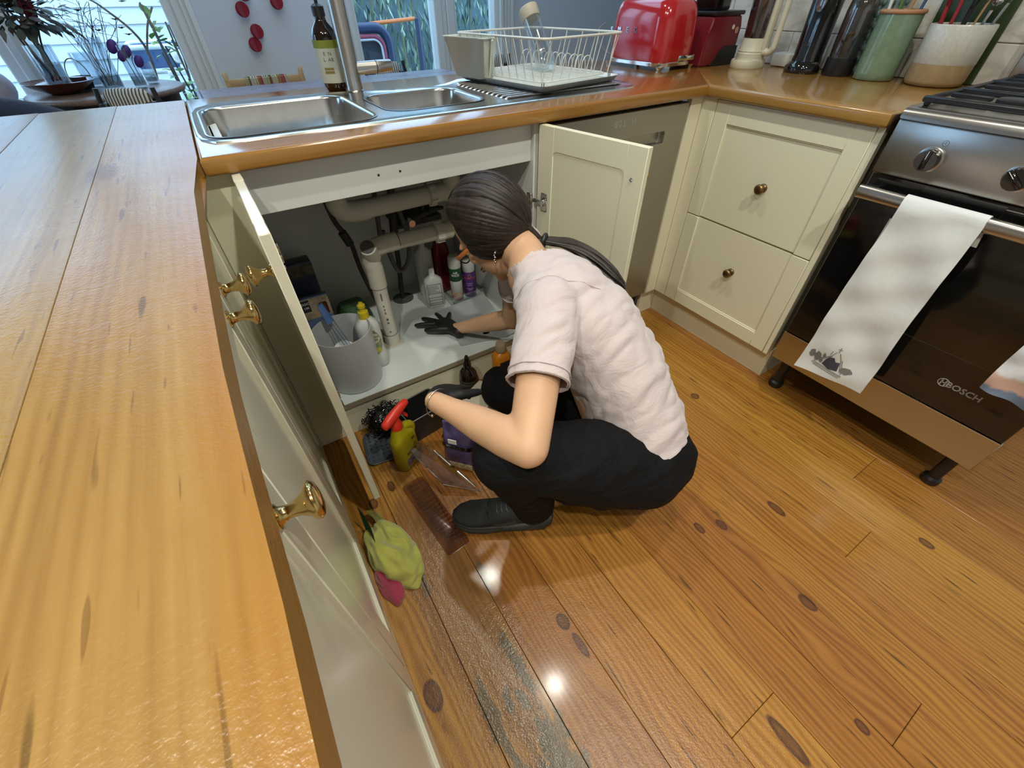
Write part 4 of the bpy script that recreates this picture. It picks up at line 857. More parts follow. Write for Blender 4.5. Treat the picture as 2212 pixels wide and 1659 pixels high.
b = NB(); loft(b, [cring(-0.30, 0.918, 0.2), cring(-0.26, 0.921, 0.2), cring(0.0, 1.020), cring(0.06, 1.022), cring(0.06, 1.0245), cring(-0.04, 1.0245), cring(-0.32, 0.926, 0.2)], True, True); obj('cup', b, CUTP, ch, True, 50)
b = NB()
q = [Rc(0.5, 0.03, 1.022), Rc(0.5, 0.97, 1.022), Rc(0.68, 0.82, 0.926), Rc(0.68, 0.18, 0.926)]
fr = [b.verts.new(p + Vector((0.0018, 0, 0))) for p in q]; bk = [b.verts.new(p - Vector((0.0018, 0, 0))) for p in q]
b.faces.new(fr); b.faces.new(bk[::-1])
for k in range(4): b.faces.new((fr[k], fr[(k + 1) % 4], bk[(k + 1) % 4], bk[k]))
obj('divider', b, CUTP, ch, False)
b = NB(); tube(b, [Rc(0.5, -0.045, 1.018), Rc(0.70, 0.12, 0.925)], [(0.008, 0.003), (0.006, 0.003)], 8); obj('front_rib', b, CUTP, ch)
gl = thing('glass_bottle', 'clear glass bottle with pale collar propped upside down in the dish rack', 'bottle', (1.07, 0.345, 0.936))
GLS = clear_mat('clear_glass', (0.93, 0.96, 0.97), 0.10, 0.02)
axv = (Vector((-0.02, 0.10, 0.155))).normalized(); Mg = Vector((0, 0, 1)).rotation_difference(axv).to_matrix().to_4x4()
b = NB(); lathe(b, [(0.006, 0.0), (0.022, 0.003), (0.031, 0.014), (0.033, 0.03), (0.032, 0.07), (0.0285, 0.10), (0.0285, 0.165), (0.0265, 0.165), (0.0265, 0.10), (0.030, 0.07), (0.031, 0.03), (0.02, 0.008), (0.004, 0.006)], 28, M=Mg); obj('glass', b, GLS, gl, True, 60)
b = NB(); lathe(b, [(0.030, 0.148), (0.0315, 0.150), (0.0315, 0.178), (0.029, 0.180), (0.001, 0.180)], 28, M=Mg); obj('collar', b, mat('beige_collar', (0.50, 0.46, 0.38), 0.5), gl, True, 50)
# ---------------------------------------------------------------- soap bottle behind the sink
AMBER = mat('dark_amber_bottle', (0.012, 0.005, 0.004), 0.07, coat=0.6)
sb = thing('soap_bottle', 'dark brown pump bottle with a pale green label behind the sink', 'bottle', (0.440, 0.628, 0.9))
b = NB(); lathe(b, [(0.026, 0.0), (0.033, 0.003), (0.0375, 0.012), (0.038, 0.12), (0.0365, 0.137), (0.030, 0.152), (0.018, 0.166), (0.0155, 0.172), (0.0155, 0.18)], 32); obj('glass', b, AMBER, sb, True, 60)
b = NB(); lathe(b, [(0.0385, 0.022), (0.0385, 0.107)], 32, cap0=False, cap1=False); lb = obj('label', b, mat('pale_label', (0.55, 0.58, 0.50), 0.6), sb, True, 60)
b = NB(); lathe(b, [(0.0387, 0.107), (0.0387, 0.126)], 32, cap0=False, cap1=False); obj('label_band', b, mat('olive_band', (0.22, 0.27, 0.03), 0.6), sb, True, 60)
b = NB(); lathe(b, [(0.0175, 0.178), (0.0175, 0.20), (0.010, 0.205), (0.005, 0.207), (0.005, 0.24), (0.012, 0.242), (0.012, 0.252), (0.001, 0.253)], 20); obj('pump', b, BLACKP, sb)
DINK = mat('label_ink', (0.10, 0.11, 0.10), 0.7)
vdir = Vector((-0.33, -0.94, 0)).normalized(); xdir = Vector((0.94, -0.33, 0)).normalized()
for s_, z_, sz in (('E  N', 0.094, 0.013), ('L  AB', 0.080, 0.013), ('. . . . .', 0.070, 0.006)):
    text('label_print', s_, sz, axes(vdir * 0.0388 + Vector((0, 0, z_)), xdir, (0, 0, 1)), DINK, lb, 0.0002, wrap=0.0388)
b = NB(); rings = []
for z0, z1 in ((0.055, 0.061), (0.046, 0.053)):
    cols = []
    for k in range(7):
        a = math.radians(-28 + 7 * k); d = vdir * math.cos(a) + xdir * math.sin(a); cols.append((b.verts.new(d * 0.0389 + Vector((0, 0, z0))), b.verts.new(d * 0.0389 + Vector((0, 0, z1)))))
    for c0, c1 in zip(cols, cols[1:]): b.faces.new((c0[0], c1[0], c1[1], c0[1]))
obj('label_stripe', b, mat('tan_stripe', (0.26, 0.20, 0.06), 0.6), lb, False)
# ---------------------------------------------------------------- dining room beyond the bench
dt = thing('dining_table', 'lime-washed timber dining table behind the sink bench', 'table', (0.8, 1.78, 0))
for k in range(5):
    y0 = 1.40 + 0.155 * k; b = NB(); box(b, 0.075, 1.525, y0, y0 + 0.1545, 0.722, 0.752 - 0.0006 * (k % 2), 0.002, 1); part(dt, 'plank', b, GREYW)
b = NB(); box(b, 0.055, 0.0745, 1.395, 2.18, 0.715, 0.754, 0.009, 3); part(dt, 'end_board', b, GREYW)
b = NB(); box(b, 0.15, 1.45, 1.46, 2.11, 0.63, 0.722); part(dt, 'apron', b, GREYW)
for x in (0.17, 1.43):
    for y in (1.48, 2.09): b = NB(); box(b, x - 0.035, x + 0.035, y - 0.035, y + 0.035, 0, 0.722, 0.004, 1); part(dt, 'leg', b, GREYW)
# pale wooden chair with a striped woven back
pcx = thing('dining_chair', 'pale wooden dining chair with multicoloured striped back behind the table', 'chair', (0.435, 2.27, 0))
for sx in (-0.205, 0.205):
    b = NB(); tube(b, [(sx, 0, 0), (sx, 0, 0.45), (sx, 0.02, 0.77), (sx * 1.01, 0.022, 0.80), (sx * 1.01, 0.022, 0.812)], [(0.017, 0.014)] * 3 + [(0.016, 0.013), (0.006, 0.006)], 10); obj('back_post', b, PALEW, pcx)
    b = NB(); tube(b, [(sx * 0.95, -0.36, 0), (sx * 0.95, -0.36, 0.44)], 0.016, 10); obj('leg', b, PALEW, pcx)
b = NB(); box(b, -0.20, 0.20, -0.38, 0.0, 0.43, 0.46, 0.006, 2); obj('seat', b, PALEW, pcx)
b = NB(); box(b, -0.20, 0.20, 0.008, 0.030, 0.735, 0.775, 0.004, 2); box(b, -0.20, 0.20, 0.004, 0.024, 0.55, 0.58, 0.004, 2); obj('back_rail', b, PALEW, pcx)
rs_ = random.Random(4); cols = [(0.45, 0.40, 0.30), (0.30, 0.10, 0.05), (0.52, 0.49, 0.40), (0.35, 0.36, 0.16), (0.42, 0.05, 0.07), (0.50, 0.42, 0.22), (0.16, 0.07, 0.05), (0.50, 0.46, 0.36), (0.36, 0.17, 0.06), (0.48, 0.45, 0.33)]
smat = [mat('woven_band_%d' % k, c, 0.9) for k, c in enumerate(cols)]
x = -0.115; k = 0
while x < 0.12:
    w_ = rs_.choice((0.008, 0.012, 0.016)); b = NB(); tube(b, [(x + w_ / 2, 0.036, 0.56), (x + w_ / 2, 0.037, 0.774), (x + w_ / 2, 0.018, 0.781), (x + w_ / 2, 0.003, 0.774), (x + w_ / 2, 0.001, 0.56)], [(0.0012, w_ / 2)] * 5, 6, side=(0, 1, 0.2))
    obj('woven_strap', b, smat[(k * 3) % 10], pcx, False); x += w_ + 0.0004; k += 1
# dark chairs with black and white striped backs
STR = None
def stripe_mat():
    m, nt, p = new_mat('striped_webbing'); tc = N(nt, 'ShaderNodeTexCoord'); sep = N(nt, 'ShaderNodeSeparateXYZ'); nt.links.new(tc.outputs['Object'], sep.inputs[0])
    s = mth(nt, 'MULTIPLY_ADD', mth(nt, 'SINE', mth(nt, 'MULTIPLY', sep.outputs[0], 430.0)), 0.5, 0.5)
    nt.links.new(ramp(nt, s, [(0.25, (0.05, 0.045, 0.04)), (0.42, (0.50, 0.46, 0.38)), (0.8, (0.56, 0.54, 0.47))]), p.inputs['Base Color']); p.inputs['Roughness'].default_value = 0.8
    bump(nt, p, s, 0.4, 0.003); return m
STR = stripe_mat()
def striped_chair(label, loc, rz, top):
    t = thing('striped_chair', label, 'chair', loc, rz)
    for sx in (-0.115, 0.115):
        b = NB(); tube(b, [(sx * 1.6, 0.0, 0), (sx * 1.6, 0, 0.44), (sx * 1.1, 0.03, top - 0.02), (sx * 1.08, 0.032, top)], 0.010, 8); obj('back_post', b, BLACKP, t)
        b = NB(); tube(b, [(sx * 1.5, -0.4, 0), (sx * 1.5, -0.4, 0.44)], 0.010, 8); obj('leg', b, BLACKP, t)
    b = NB(); box(b, -0.19, 0.19, -0.42, 0.01, 0.42, 0.45, 0.01, 2); obj('seat', b, STR, t)
    b = NB(); loft(b, [[(0.105 * math.cos(a) * s, 0.03 + 0.022 * math.sin(a) * s2 + 0.10 * (z - top), z) for a in [2 * math.pi * k / 16 for k in range(16)]] for (s, s2, z) in ((0.95, 0.7, 0.56), (1.0, 1.0, 0.60), (1.0, 1.0, top - 0.05), (0.96, 0.9, top - 0.02), (0.8, 0.5, top - 0.003), (0.5, 0.15, top))])
    obj('back', b, STR, t, True, 60)
    for sx in (-0.10, 0.10): b = NB(); box(b, sx - 0.016, sx + 0.016, -0.008, 0.045, top - 0.105, top - 0.05, 0.004, 1); obj('bracket', b, BLACKP, t)
    return t
striped_chair('dark chair with black and white striped back beside the round side table', (-0.225, 1.70, 0), -0.55, 0.835)
striped_chair('dark chair with striped back at the table, just behind the tap', (1.17, 2.26, 0), -0.05, 0.80)
striped_chair('dark chair with striped back seen through the dish rack', (1.95, 2.2, 0), -0.2, 0.80)
# round side table with vases
sd = thing('side_table', 'round brown side table with vases by the garden window', 'table', (-0.31, 2.16, 0))
b = NB(); lathe(b, [(0.30, 0.765), (0.325, 0.768), (0.33, 0.775), (0.328, 0.786), (0.322, 0.79)], 48); obj('top', b, BROWNW, sd, True, 50)
b = NB(); lathe(b, [(0.285, 0.70), (0.29, 0.765)], 48); obj('apron', b, mat('dark_apron', (0.04, 0.03, 0.025), 0.5), sd, True, 50)
for k in range(4):
    a = 0.8 + k * math.pi / 2; b = NB(); tube(b, [(0.26 * math.cos(a), 0.26 * math.sin(a), 0), (0.24 * math.cos(a), 0.24 * math.sin(a), 0.71)], 0.02, 10); obj('leg', b, BROWNW, sd)
TZ = 0.79
bo = thing('bowl', 'wide dark red bowl holding the large flower vase', 'bowl', (-0.475, 2.13, TZ))
b = NB(); lathe(b, [(0.05, 0.0), (0.06, 0.004), (0.10, 0.022), (0.135, 0.044), (0.142, 0.05), (0.137, 0.051), (0.10, 0.030), (0.05, 0.012), (0.001, 0.010)], 40); obj('bowl', b, mat('dark_red_lacquer', (0.10, 0.008, 0.010), 0.12, coat=0.6), bo, True, 60)
FG = clear_mat('vase_glass', (0.86, 0.90, 0.92), 0.10, 0.02); STEM = mat('dry_stem', (0.06, 0.045, 0.03), 0.8); WATER = clear_mat('vase_water', (0.55, 0.60, 0.62), 0.08, 0.02)
def vase(label, loc, r, h, name='vase', waterz=0.0, foot=False):
    t = thing(name, label, 'vase', loc); b = NB()
    lathe(b, [(r * 0.82, 0), (r * 0.86, 0.004), (r * 0.9, 0.012), (r, h), (r * 0.95, h), (r * 0.84, 0.014), (0.001, 0.012)], 28); obj('glass', b, FG, t, True, 60)
    if waterz: b = NB(); lathe(b, [(r * 0.82, 0.013), (r * 0.88, waterz), (0.001, waterz)], 24); obj('water', b, WATER, t, True, 60)
    return t
v1 = vase('tall clear vase of dark foliage standing in the red bowl', (-0.475, 2.13, TZ + 0.0125), 0.05, 0.17, waterz=0.10)
v2 = vase('clear glass vase of thin twigs with orange flowers', (-0.275, 2.11, TZ), 0.046, 0.20, waterz=0.06)
v3 = vase('narrow glass holding purple orchid stems on the side table', (-0.165, 2.10, TZ), 0.030, 0.17, waterz=0.05)
v4 = vase('small clear tumbler beside the orchid glass', (-0.115, 2.23, TZ), 0.03, 0.09, waterz=0.03)
v5 = vase('clear bulbous glass behind the red bowl', (-0.36, 2.28, TZ), 0.045, 0.14, waterz=0.04)
def leaf(b, base, d, L, w, curl=0.2, up=Vector((0, 0, 1))):
    d = Vector(d).normalized(); s = d.cross(up)
    s = s.normalized() if s.length > 1e-4 else Vector((1, 0, 0)); nn = s.cross(d)
    pts = []
    for t, ww in ((0, 0.1), (0.3, 0.8), (0.55, 1.0), (0.8, 0.6), (1.0, 0.03)):
        c = Vector(base) + d * (L * t) - nn * (curl * L * t * t); pts.append((b.verts.new(c - s * w * ww), b.verts.new(c + nn * w * 0.25 * ww), b.verts.new(c + s * w * ww)))
    for a, c in zip(pts, pts[1:]): b.faces.new((a[0], a[1], c[1], c[0])); b.faces.new((a[1], a[2], c[2], c[1]))
def stems(parent, base, tops, r, m_, name='stem'):
    for tp_ in tops:
        b = NB(); p = Vector(base) + Vector((random.uniform(-.02, .02), random.uniform(-.02, .02), 0)); q = Vector(tp_); mid = (p + q) / 2 + Vector((random.uniform(-.02, .02), random.uniform(-.02, .02), 0.02))
        tube(b, spline([p, mid, q], 4), r, 5); obj(name, b, m_, parent)
fl = thing('bouquet', 'dense bouquet of dark dried leaves with one dark red flower', 'flowers', (-0.475, 2.13, TZ + 0.05))
stems(fl, (0, 0, 0.0), [(random.uniform(-.08, .08), random.uniform(-.08, .08), random.uniform(.2, .3)) for _ in range(9)], 0.004, STEM)
rl = random.Random(11)
LEAFM = [mat('dried_leaf_dark', (0.018, 0.020, 0.014), 0.55), mat('dried_leaf_olive', (0.045, 0.055, 0.030), 0.55), mat('dried_leaf_brown', (0.060, 0.040, 0.028), 0.5), mat('dried_leaf_grey', (0.12, 0.11, 0.10), 0.6)]
for k in range(280):
    a = rl.uniform(0, 2 * math.pi); el = rl.uniform(-0.45, 1.35); d = Vector((math.cos(a) * math.cos(el), math.sin(a) * math.cos(el), math.sin(el))); R0 = 0.155 * math.sqrt(rl.uniform(0.02, 1))
    b = NB(); leaf(b, Vector((0, 0, 0.225)) + Vector((d.x * R0 * 1.2, d.y * R0 * 1.1, d.z * R0 * 0.8)), d + Vector((rl.uniform(-.4, .4), rl.uniform(-.4, .4), rl.uniform(-.5, .2))), rl.uniform(0.035, 0.075), rl.uniform(0.010, 0.020), rl.uniform(0.0, 0.5))
    obj('leaf', b, LEAFM[rl.choice((0, 0, 1, 1, 2, 2, 3))], fl)
b = NB()
for k in range(30):
    a = k * 2.4; leaf(b, (0.055 + 0.01 * math.cos(a), -0.055 + 0.01 * math.sin(a), 0.215), (math.cos(a) * 0.35, math.sin(a) * 0.35, 1.0), 0.065, 0.016, -0.12)
obj('flower', b, mat('wine_petal', (0.13, 0.010, 0.03), 0.6), fl)
tw = thing('twig_bunch', 'wiry twigs with small rust flowers in the glass vase', 'flowers', (-0.275, 2.11, TZ + 0.02))
tops = [(rl.uniform(-.10, .16), rl.uniform(-.06, .10), rl.uniform(0.2, 0.33)) for _ in range(16)]
stems(tw, (0, 0, 0), tops, 0.0013, mat('dark_twig', (0.05, 0.05, 0.06), 0.7), 'twig')
for tpp in tops[:14]:
    for _ in range(3):
        q = Vector(tpp) * rl.uniform(0.55, 0.95); b = NB(); tube(b, spline([q, q + Vector((rl.uniform(-.03, .03), rl.uniform(-.03, .03), .03)), q + Vector((rl.uniform(-.05, .05), rl.uniform(-.04, .04), .05))], 3), 0.0009, 4); obj('twig', b, STEM, tw)
RUST = mat('rust_petal', (0.16, 0.055, 0.02), 0.7)
for (x, y, z) in ((0.02, -0.02, 0.27), (0.055, 0.0, 0.20), (0.145, 0.02, 0.205), (0.16, 0.03, 0.18), (0.135, 0.05, 0.235)):
    b = NB()
    for k in range(9): a = k * 0.7; leaf(b, (x, y, z), (math.cos(a), math.sin(a), 0.5), 0.022, 0.005, 0.1)
    obj('flower', b, RUST, tw)
oc = thing('orchid_stem', 'purple orchid petals on a stem in the narrow glass', 'flowers', (-0.165, 2.10, TZ + 0.02))
stems(oc, (0, 0, 0), [(-0.02, 0, 0.16), (0.03, 0.0, 0.12)], 0.002, STEM)
PURP = mat('purple_petal', (0.055, 0.020, 0.19), 0.45)
for (x, y, z, s) in ((-0.035, -0.01, 0.145, 1.1), (0.01, -0.02, 0.125, 1.0), (0.04, -0.01, 0.085, 1.0), (-0.015, -0.02, 0.11, 0.9)):
    b = NB(); ball(b, (x, y, z), (0.019 * s, 0.009, 0.027 * s), 14, Matrix.Rotation(0.5, 3, 'Y')); obj('petal', b, PURP, oc)
bk = thing('small_basket', 'small dark basket with a thin hooped handle behind the bowl', 'basket', (-0.405, 2.26, TZ))
b = NB(); lathe(b, [(0.035, 0), (0.045, 0.05), (0.042, 0.05), (0.033, 0.006), (0.001, 0.005)], 20); obj('body', b, mat('dark_wicker', (0.03, 0.022, 0.018), 0.7), bk)
b = NB(); tube(b, [(0.044 * math.cos(a), 0, 0.045 + 0.075 * math.sin(a)) for a in [math.pi * k / 14 for k in range(15)]], 0.0022, 6); obj('handle', b, mat('pale_cane', (0.35, 0.28, 0.16), 0.6), bk)
# soft things at the far left
NAVY = mat('navy_fabric', (0.010, 0.016, 0.038), 0.85, sheen=0.3, bumps=0.3, bscale=40, bdist=0.01)
ac = thing('armchair', 'navy fabric armchair with rounded back at the far left of the window', 'armchair', (-0.92, 1.75, 0))
b = NB(); loft(b, [rrect(0, 0, 0.34 * s, 0.30 * s, 0.12, z, 5) for (s, z) in ((0.95, 0.1), (1.0, 0.2), (1.0, 0.44), (0.9, 0.47))]); obj('seat', b, NAVY, ac, True, 60)
b = NB(); tube(b, spline([(-0.40, 0.06, 0.79), (-0.1, -0.02, 0.80), (0.20, 0.0, 0.785), (0.38, 0.02, 0.735), (0.50, 0.06, 0.66)], 6), [(0.07, 0.07)] * 25, 14); box(b, -0.38, 0.40, -0.04, 0.10, 0.3, 0.74, 0.05, 3); obj('back', b, NAVY, ac, True, 60)
for sx in (-0.28, 0.28):
    for sy in (-0.24, 0.24): b = NB(); tube(b, [(sx, sy, 0), (sx, sy, 0.12)], 0.02, 8); obj('leg', b, BLACKP, ac)
pw_ = thing('pillow', 'pale lilac pillow by the left window post', 'pillow', (-0.80, 2.36, 0.72))
b = NB(); ball(b, (0, 0, 0.09), (0.115, 0.06, 0.09), 24); obj('cushion', b, mat('lilac_cotton', (0.52, 0.50, 0.62), 0.9), pw_)
bc = thing('bench_seat', 'low pale window bench below the lilac pillow', 'bench', (-1.0, 2.36, 0))
b = NB(); box(b, -0.35, 0.36, -0.14, 0.16, 0.67, 0.718, 0.01, 2); obj('cushion', b, mat('pale_blue_linen', (0.42, 0.45, 0.55), 0.9), bc); b = NB(); box(b, -0.34, 0.35, -0.13, 0.15, 0.0, 0.67, 0.004, 1); obj('box', b, WHITEP, bc)
b = NB(); tube(b, [(-0.86, 2.12, 0.0), (-0.86, 2.12, 0.80)], [(0.03, 0.02)] * 2, 8)
ws = thing('wooden_stool', 'pale wooden stool at the far left edge', 'stool', (-0.86, 2.05, 0))
xf(b, Matrix.Translation((0.86, -2.05, 0))); obj('leg', b, PALEW, ws)
b = NB(); box(b, -0.06, 0.045, 0.03, 0.10, 0.74, 0.80, 0.004, 1); obj('seat', b, PALEW, ws)
# felt garland on the far wall
FELT = mat('red_felt', (0.27, 0.006, 0.018), 0.95, sheen=0.3); STRING = mat('white_thread', (0.7, 0.7, 0.68), 0.8)
def garland(label, x, zs, xs, zt, zb):
    t = thing('felt_garland', label, 'garland', (x, 2.575, 0.9))
    b = NB(); tube(b, [(0.0 + (xs[min(i, len(xs) - 1)] - x), -0.016, z - 0.9) for i, z in enumerate([zt] + zs)] + [((xs[-1] - x) + 0.03, -0.01, zb - 0.9)], 0.0011, 5); obj('thread', b, STRING, t)
    for i, (xx, zz) in enumerate(zip(xs, zs)):
        for sg in (-1, 1):
            b = NB(); lathe(b, [(0.001, -0.0025), (0.034, -0.0025), (0.036, 0), (0.034, 0.0025), (0.001, 0.0025)], 24)
            xf(b, Matrix.Translation((xx - x, -0.018, zz - 0.9)) @ Matrix.Rotation(sg * 0.42 + 0.15, 4, 'Z') @ Matrix.Rotation(math.radians(90), 4, 'X') @ Matrix.Rotation(0.2, 4, 'Y')); obj('felt_disc', b, FELT, t)
    return t
garland('longer red felt dot garland hanging on the pale wall', 0.47, [1.135, 1.065, 0.965, 0.905], [0.50, 0.466, 0.505, 0.472], 2.3, 0.72)
garland('shorter red felt dot garland to the right on the pale wall', 0.67, [1.16, 1.095], [0.675, 0.665], 2.3, 0.95)
# ---------------------------------------------------------------- outside
SID = mat('weatherboard_paint', (0.74, 0.80, 0.86), 0.6)
gnd = NB(); box(gnd, -14, 16, 2.75, 16, -0.5, -0.35); g_ = struct('ground', gnd, mat('garden_soil', (0.08, 0.10, 0.045), 0.95, var=0.4, vscale=4))
hw = struct('house_wall', pbox(-9, 1.35, 7.3, 7.6, -0.4, 2.15), SID)
me0 = None
for k in range(16):
    if me0 is None:
        b = NB(); vs = box(b, -9, 1.35, 7.262, 7.30, 0, 0.158); 
        for v in b.verts:
            if v.co.y < 7.28 and v.co.z > 0.1: v.co.y += 0.024
        o = obj('plank', b, SID, hw, False); me0 = o.data
    else: o = bpy.data.objects.new('plank', me0); COL.objects.link(o); o.parent = hw
    o.location = (0, 0, -0.4 + 0.16 * k)
fence = struct('fence_wall', pbox(1.2, 9.5, 5.9, 6.0, -0.4, 2.4), mat('blue_grey_fence', (0.16, 0.24, 0.27), 0.8, var=0.3, vscale=3))
bh = thing('bamboo_hedge', 'dense pale bamboo hedge outside the glazed doors', 'hedge', (3.0, 5.4, -0.35))
rb = random.Random(5)
BAM = [mat('bamboo_leaf_light', (0.34, 0.46, 0.34), 0.5), mat('bamboo_leaf_mid', (0.16, 0.26, 0.16), 0.5), mat('bamboo_leaf_dark', (0.05, 0.10, 0.07), 0.5)]
for m_i in range(3):
    b = NB()
    for k in range(1500):
        p = (rb.uniform(-1.7, 2.6), rb.uniform(-0.35, 0.4), rb.uniform(0.2, 2.3)); a = rb.uniform(0, 6.28)
        leaf(b, p, (math.cos(a) * 0.5, math.sin(a) * 0.5, -1.0), rb.uniform(0.09, 0.17), rb.uniform(0.008, 0.016), rb.uniform(-.2, .2))
    o = obj('foliage', b, BAM[m_i], bh, False); o['kind'] = 'stuff'
for k in range(16):
    x = -1.6 + 0.27 * k; b = NB(); tube(b, [(x, rb.uniform(-.2, .3), 0), (x + rb.uniform(-.1, .1), rb.uniform(-.2, .3), 2.6)], 0.014, 6); obj('cane', b, mat('bamboo_cane', (0.22, 0.24, 0.12), 0.5) if k == 0 else bpy.data.materials['bamboo_cane'], bh)
pg = thing('play_goal', 'navy padded play frame with red and white edging outside', 'play equipment', (1.55, 4.4, -0.35))
def rr_ring(hx, hz, r, z0, y, n=6): return [Vector((cx, y, cz + z0)) for (cx, cz, _) in rrect(0, 0, hx, hz, r, 0, n)]
for nm, hx_, hz_, r_, tk, y, cm_ in (('padded_frame', 0.42, 0.44, 0.14, 0.045, 0.0, mat('navy_vinyl', (0.02, 0.035, 0.09), 0.35)), ('red_edging', 0.355, 0.375, 0.10, 0.020, -0.02, mat('faded_red_vinyl', (0.30, 0.05, 0.09), 0.4)), ('white_edging', 0.33, 0.35, 0.085, 0.010, -0.025, mat('white_vinyl', (0.6, 0.6, 0.65), 0.4))):
    b = NB(); tube(b, rr_ring(hx_, hz_, r_, 0.785, y), tk, 10, closed=True); obj(nm, b, cm_, pg, True, 60)
b = NB(); box(b, -0.32, 0.32, -0.005, 0.005, 0.45, 1.12); obj('net_panel', b, mat('dark_net', (0.012, 0.018, 0.03), 0.6), pg, False)
b = NB(); tube(b, [(0.02, -0.06, 1.08), (0.20, -0.06, 0.70)], 0.010, 8); obj('stick', b, PALEW, pg)
for sx in (-0.3, 0.3): b = NB(); tube(b, [(sx, 0, 0), (sx, 0, 0.36)], 0.03, 8); obj('foot', b, bpy.data.materials['navy_vinyl'], pg)
op = thing('swing_frame', 'navy post with an orange crossbar in front of the bamboo', 'play equipment', (2.36, 4.5, -0.35))
b = NB(); tube(b, [(0, 0, 0), (0, 0, 1.28)], [(0.04, 0.03)] * 2, 10); obj('post', b, bpy.data.materials['navy_vinyl'], op)
b = NB(); tube(b, [(-0.62, 0.0, 1.245), (-0.03, 0.0, 1.278)], 0.017, 8); obj('crossbar', b, mat('orange_pole', (0.75, 0.20, 0.05), 0.5), op)
wt = thing('water_table', 'white rimmed blue play tray with toys, outside the garden window', 'play equipment', (0.10, 4.7, -0.35))
BLU = mat('blue_tray', (0.06, 0.13, 0.30), 0.4); WHT = mat('outdoor_white', (0.85, 0.87, 0.88), 0.5)
b = NB(); loft(b, [rrect(0, 0, hx_, hy_, 0.08, z, 4) for (hx_, hy_, z) in ((0.36, 0.26, 1.0), (0.40, 0.30, 1.16), (0.38, 0.28, 1.16), (0.34, 0.24, 1.03))]); obj('tray', b, BLU, wt, True, 50)
b = NB(); tube(b, [Vector(p) for p in rrect(0, 0, 0.40, 0.30, 0.08, 1.165, 4)], 0.018, 8, closed=True); obj('rim', b, WHT, wt, True, 60)
b = NB(); tube(b, [Vector(p) for p in rrect(0, 0, 0.38, 0.28, 0.08, 1.0, 4)], 0.02, 8, closed=True); obj('lower_rim', b, WHT, wt, True, 60)
for sx in (-0.32, 0.32):
    for sy in (-0.22, 0.22): b = NB(); tube(b, [(sx, sy, 0), (sx, sy, 1.0)], 0.025, 8); obj('leg', b, WHT, wt)
pt = thing('plush_toy', 'white plush toy lying by the blue play tray', 'toy', (0.14, 4.36, 0.655))
b = NB(); tube(b, [(0.02, 0, -1.0), (0.02, 0, 0.0)], 0.03, 10)
PL = mat('white_plush', (0.85, 0.84, 0.80), 0.95, sheen=0.4)
bb = NB(); ball(bb, (0, 0, 0.08), (0.11, 0.08, 0.075), 18); obj('body', bb, PL, pt)
for (x, z, r) in ((-0.10, 0.10, 0.05), (-0.07, 0.02, 0.042), (0.06, 0.02, 0.045)): bb = NB(); ball(bb, (x, -0.02, z), r, 14); obj('limb', bb, PL, pt)
b.free()
b = NB(); box(b, -0.22, 0.22, -0.09, 0.09, -0.03, 0.0, 0.004, 1); ledge = thing('garden_shelf', 'narrow white shelf under the plush toy outside', 'shelf', (0.14, 4.36, 0.6545)); obj('board', b, WHT, ledge)
for sx in (-0.18, 0.18): b = NB(); tube(b, [(sx, 0, -1.0045), (sx, 0, -0.03)], 0.015, 8); obj('leg', b, WHT, ledge)
# shrubs under and beside the garden window
def shrub(label, loc, spread, h, nleaf, mats, lw, ll, seed, nm='garden_shrub'):
    r_ = random.Random(seed); t = thing(nm, label, 'shrub', loc)
    for k in range(9):
        b = NB(); q = Vector((r_.uniform(-1, 1) * spread, r_.uniform(-1, 1) * spread * 0.6, h * r_.uniform(0.7, 1.0))); tube(b, spline([(0, 0, 0), q * 0.5 + Vector((r_.uniform(-.05, .05), 0, 0.05)), q], 4), 0.006, 5); obj('branch', b, STEM, t)
    for k in range(nleaf):
        p = Vector((r_.gauss(0, spread * 0.6), r_.gauss(0, spread * 0.35), h * r_.uniform(0.35, 1.05))); a = r_.uniform(0, 6.28); b = NB(); leaf(b, p, (math.cos(a), math.sin(a), r_.uniform(-.6, .6)), ll * r_.uniform(.7, 1.2), lw * r_.uniform(.8, 1.2), r_.uniform(0, .5)); obj('leaf', b, mats[k % len(mats)], t)
    return t
GL = [mat('leaf_bright', (0.16, 0.30, 0.06), 0.4), mat('leaf_mid', (0.07, 0.16, 0.05), 0.4), mat('leaf_blue', (0.12, 0.20, 0.18), 0.4)]
shrub('low tangled green shrub outside under the garden window', (-0.05, 3.25, -0.35), 0.30, 0.98, 240, GL, 0.018, 0.08, 2)
shrub('broad leaved green sapling at the right of the garden window', (0.02, 3.6, -0.35), 0.12, 1.45, 60, GL[:2], 0.028, 0.07, 3, 'garden_sapling')
sh = thing('bare_branch', 'dark bare branch leaning across the garden window', 'branch', (-0.18, 3.9, -0.35))
b = NB(); tube(b, spline([(0.06, 0, 0.0), (0.0, 0, 0.8), (0.04, 0, 1.2), (-0.10, 0.02, 1.42), (-0.22, 0.02, 1.5)], 6), [0.014 - 0.0004 * k for k in range(25)], 7); obj('limb', b, STEM, sh)
b = NB(); tube(b, spline([(0.03, 0, 1.15), (0.12, 0, 1.32), (0.20, 0.0, 1.42)], 5), 0.007, 6); obj('twig', b, STEM, sh)
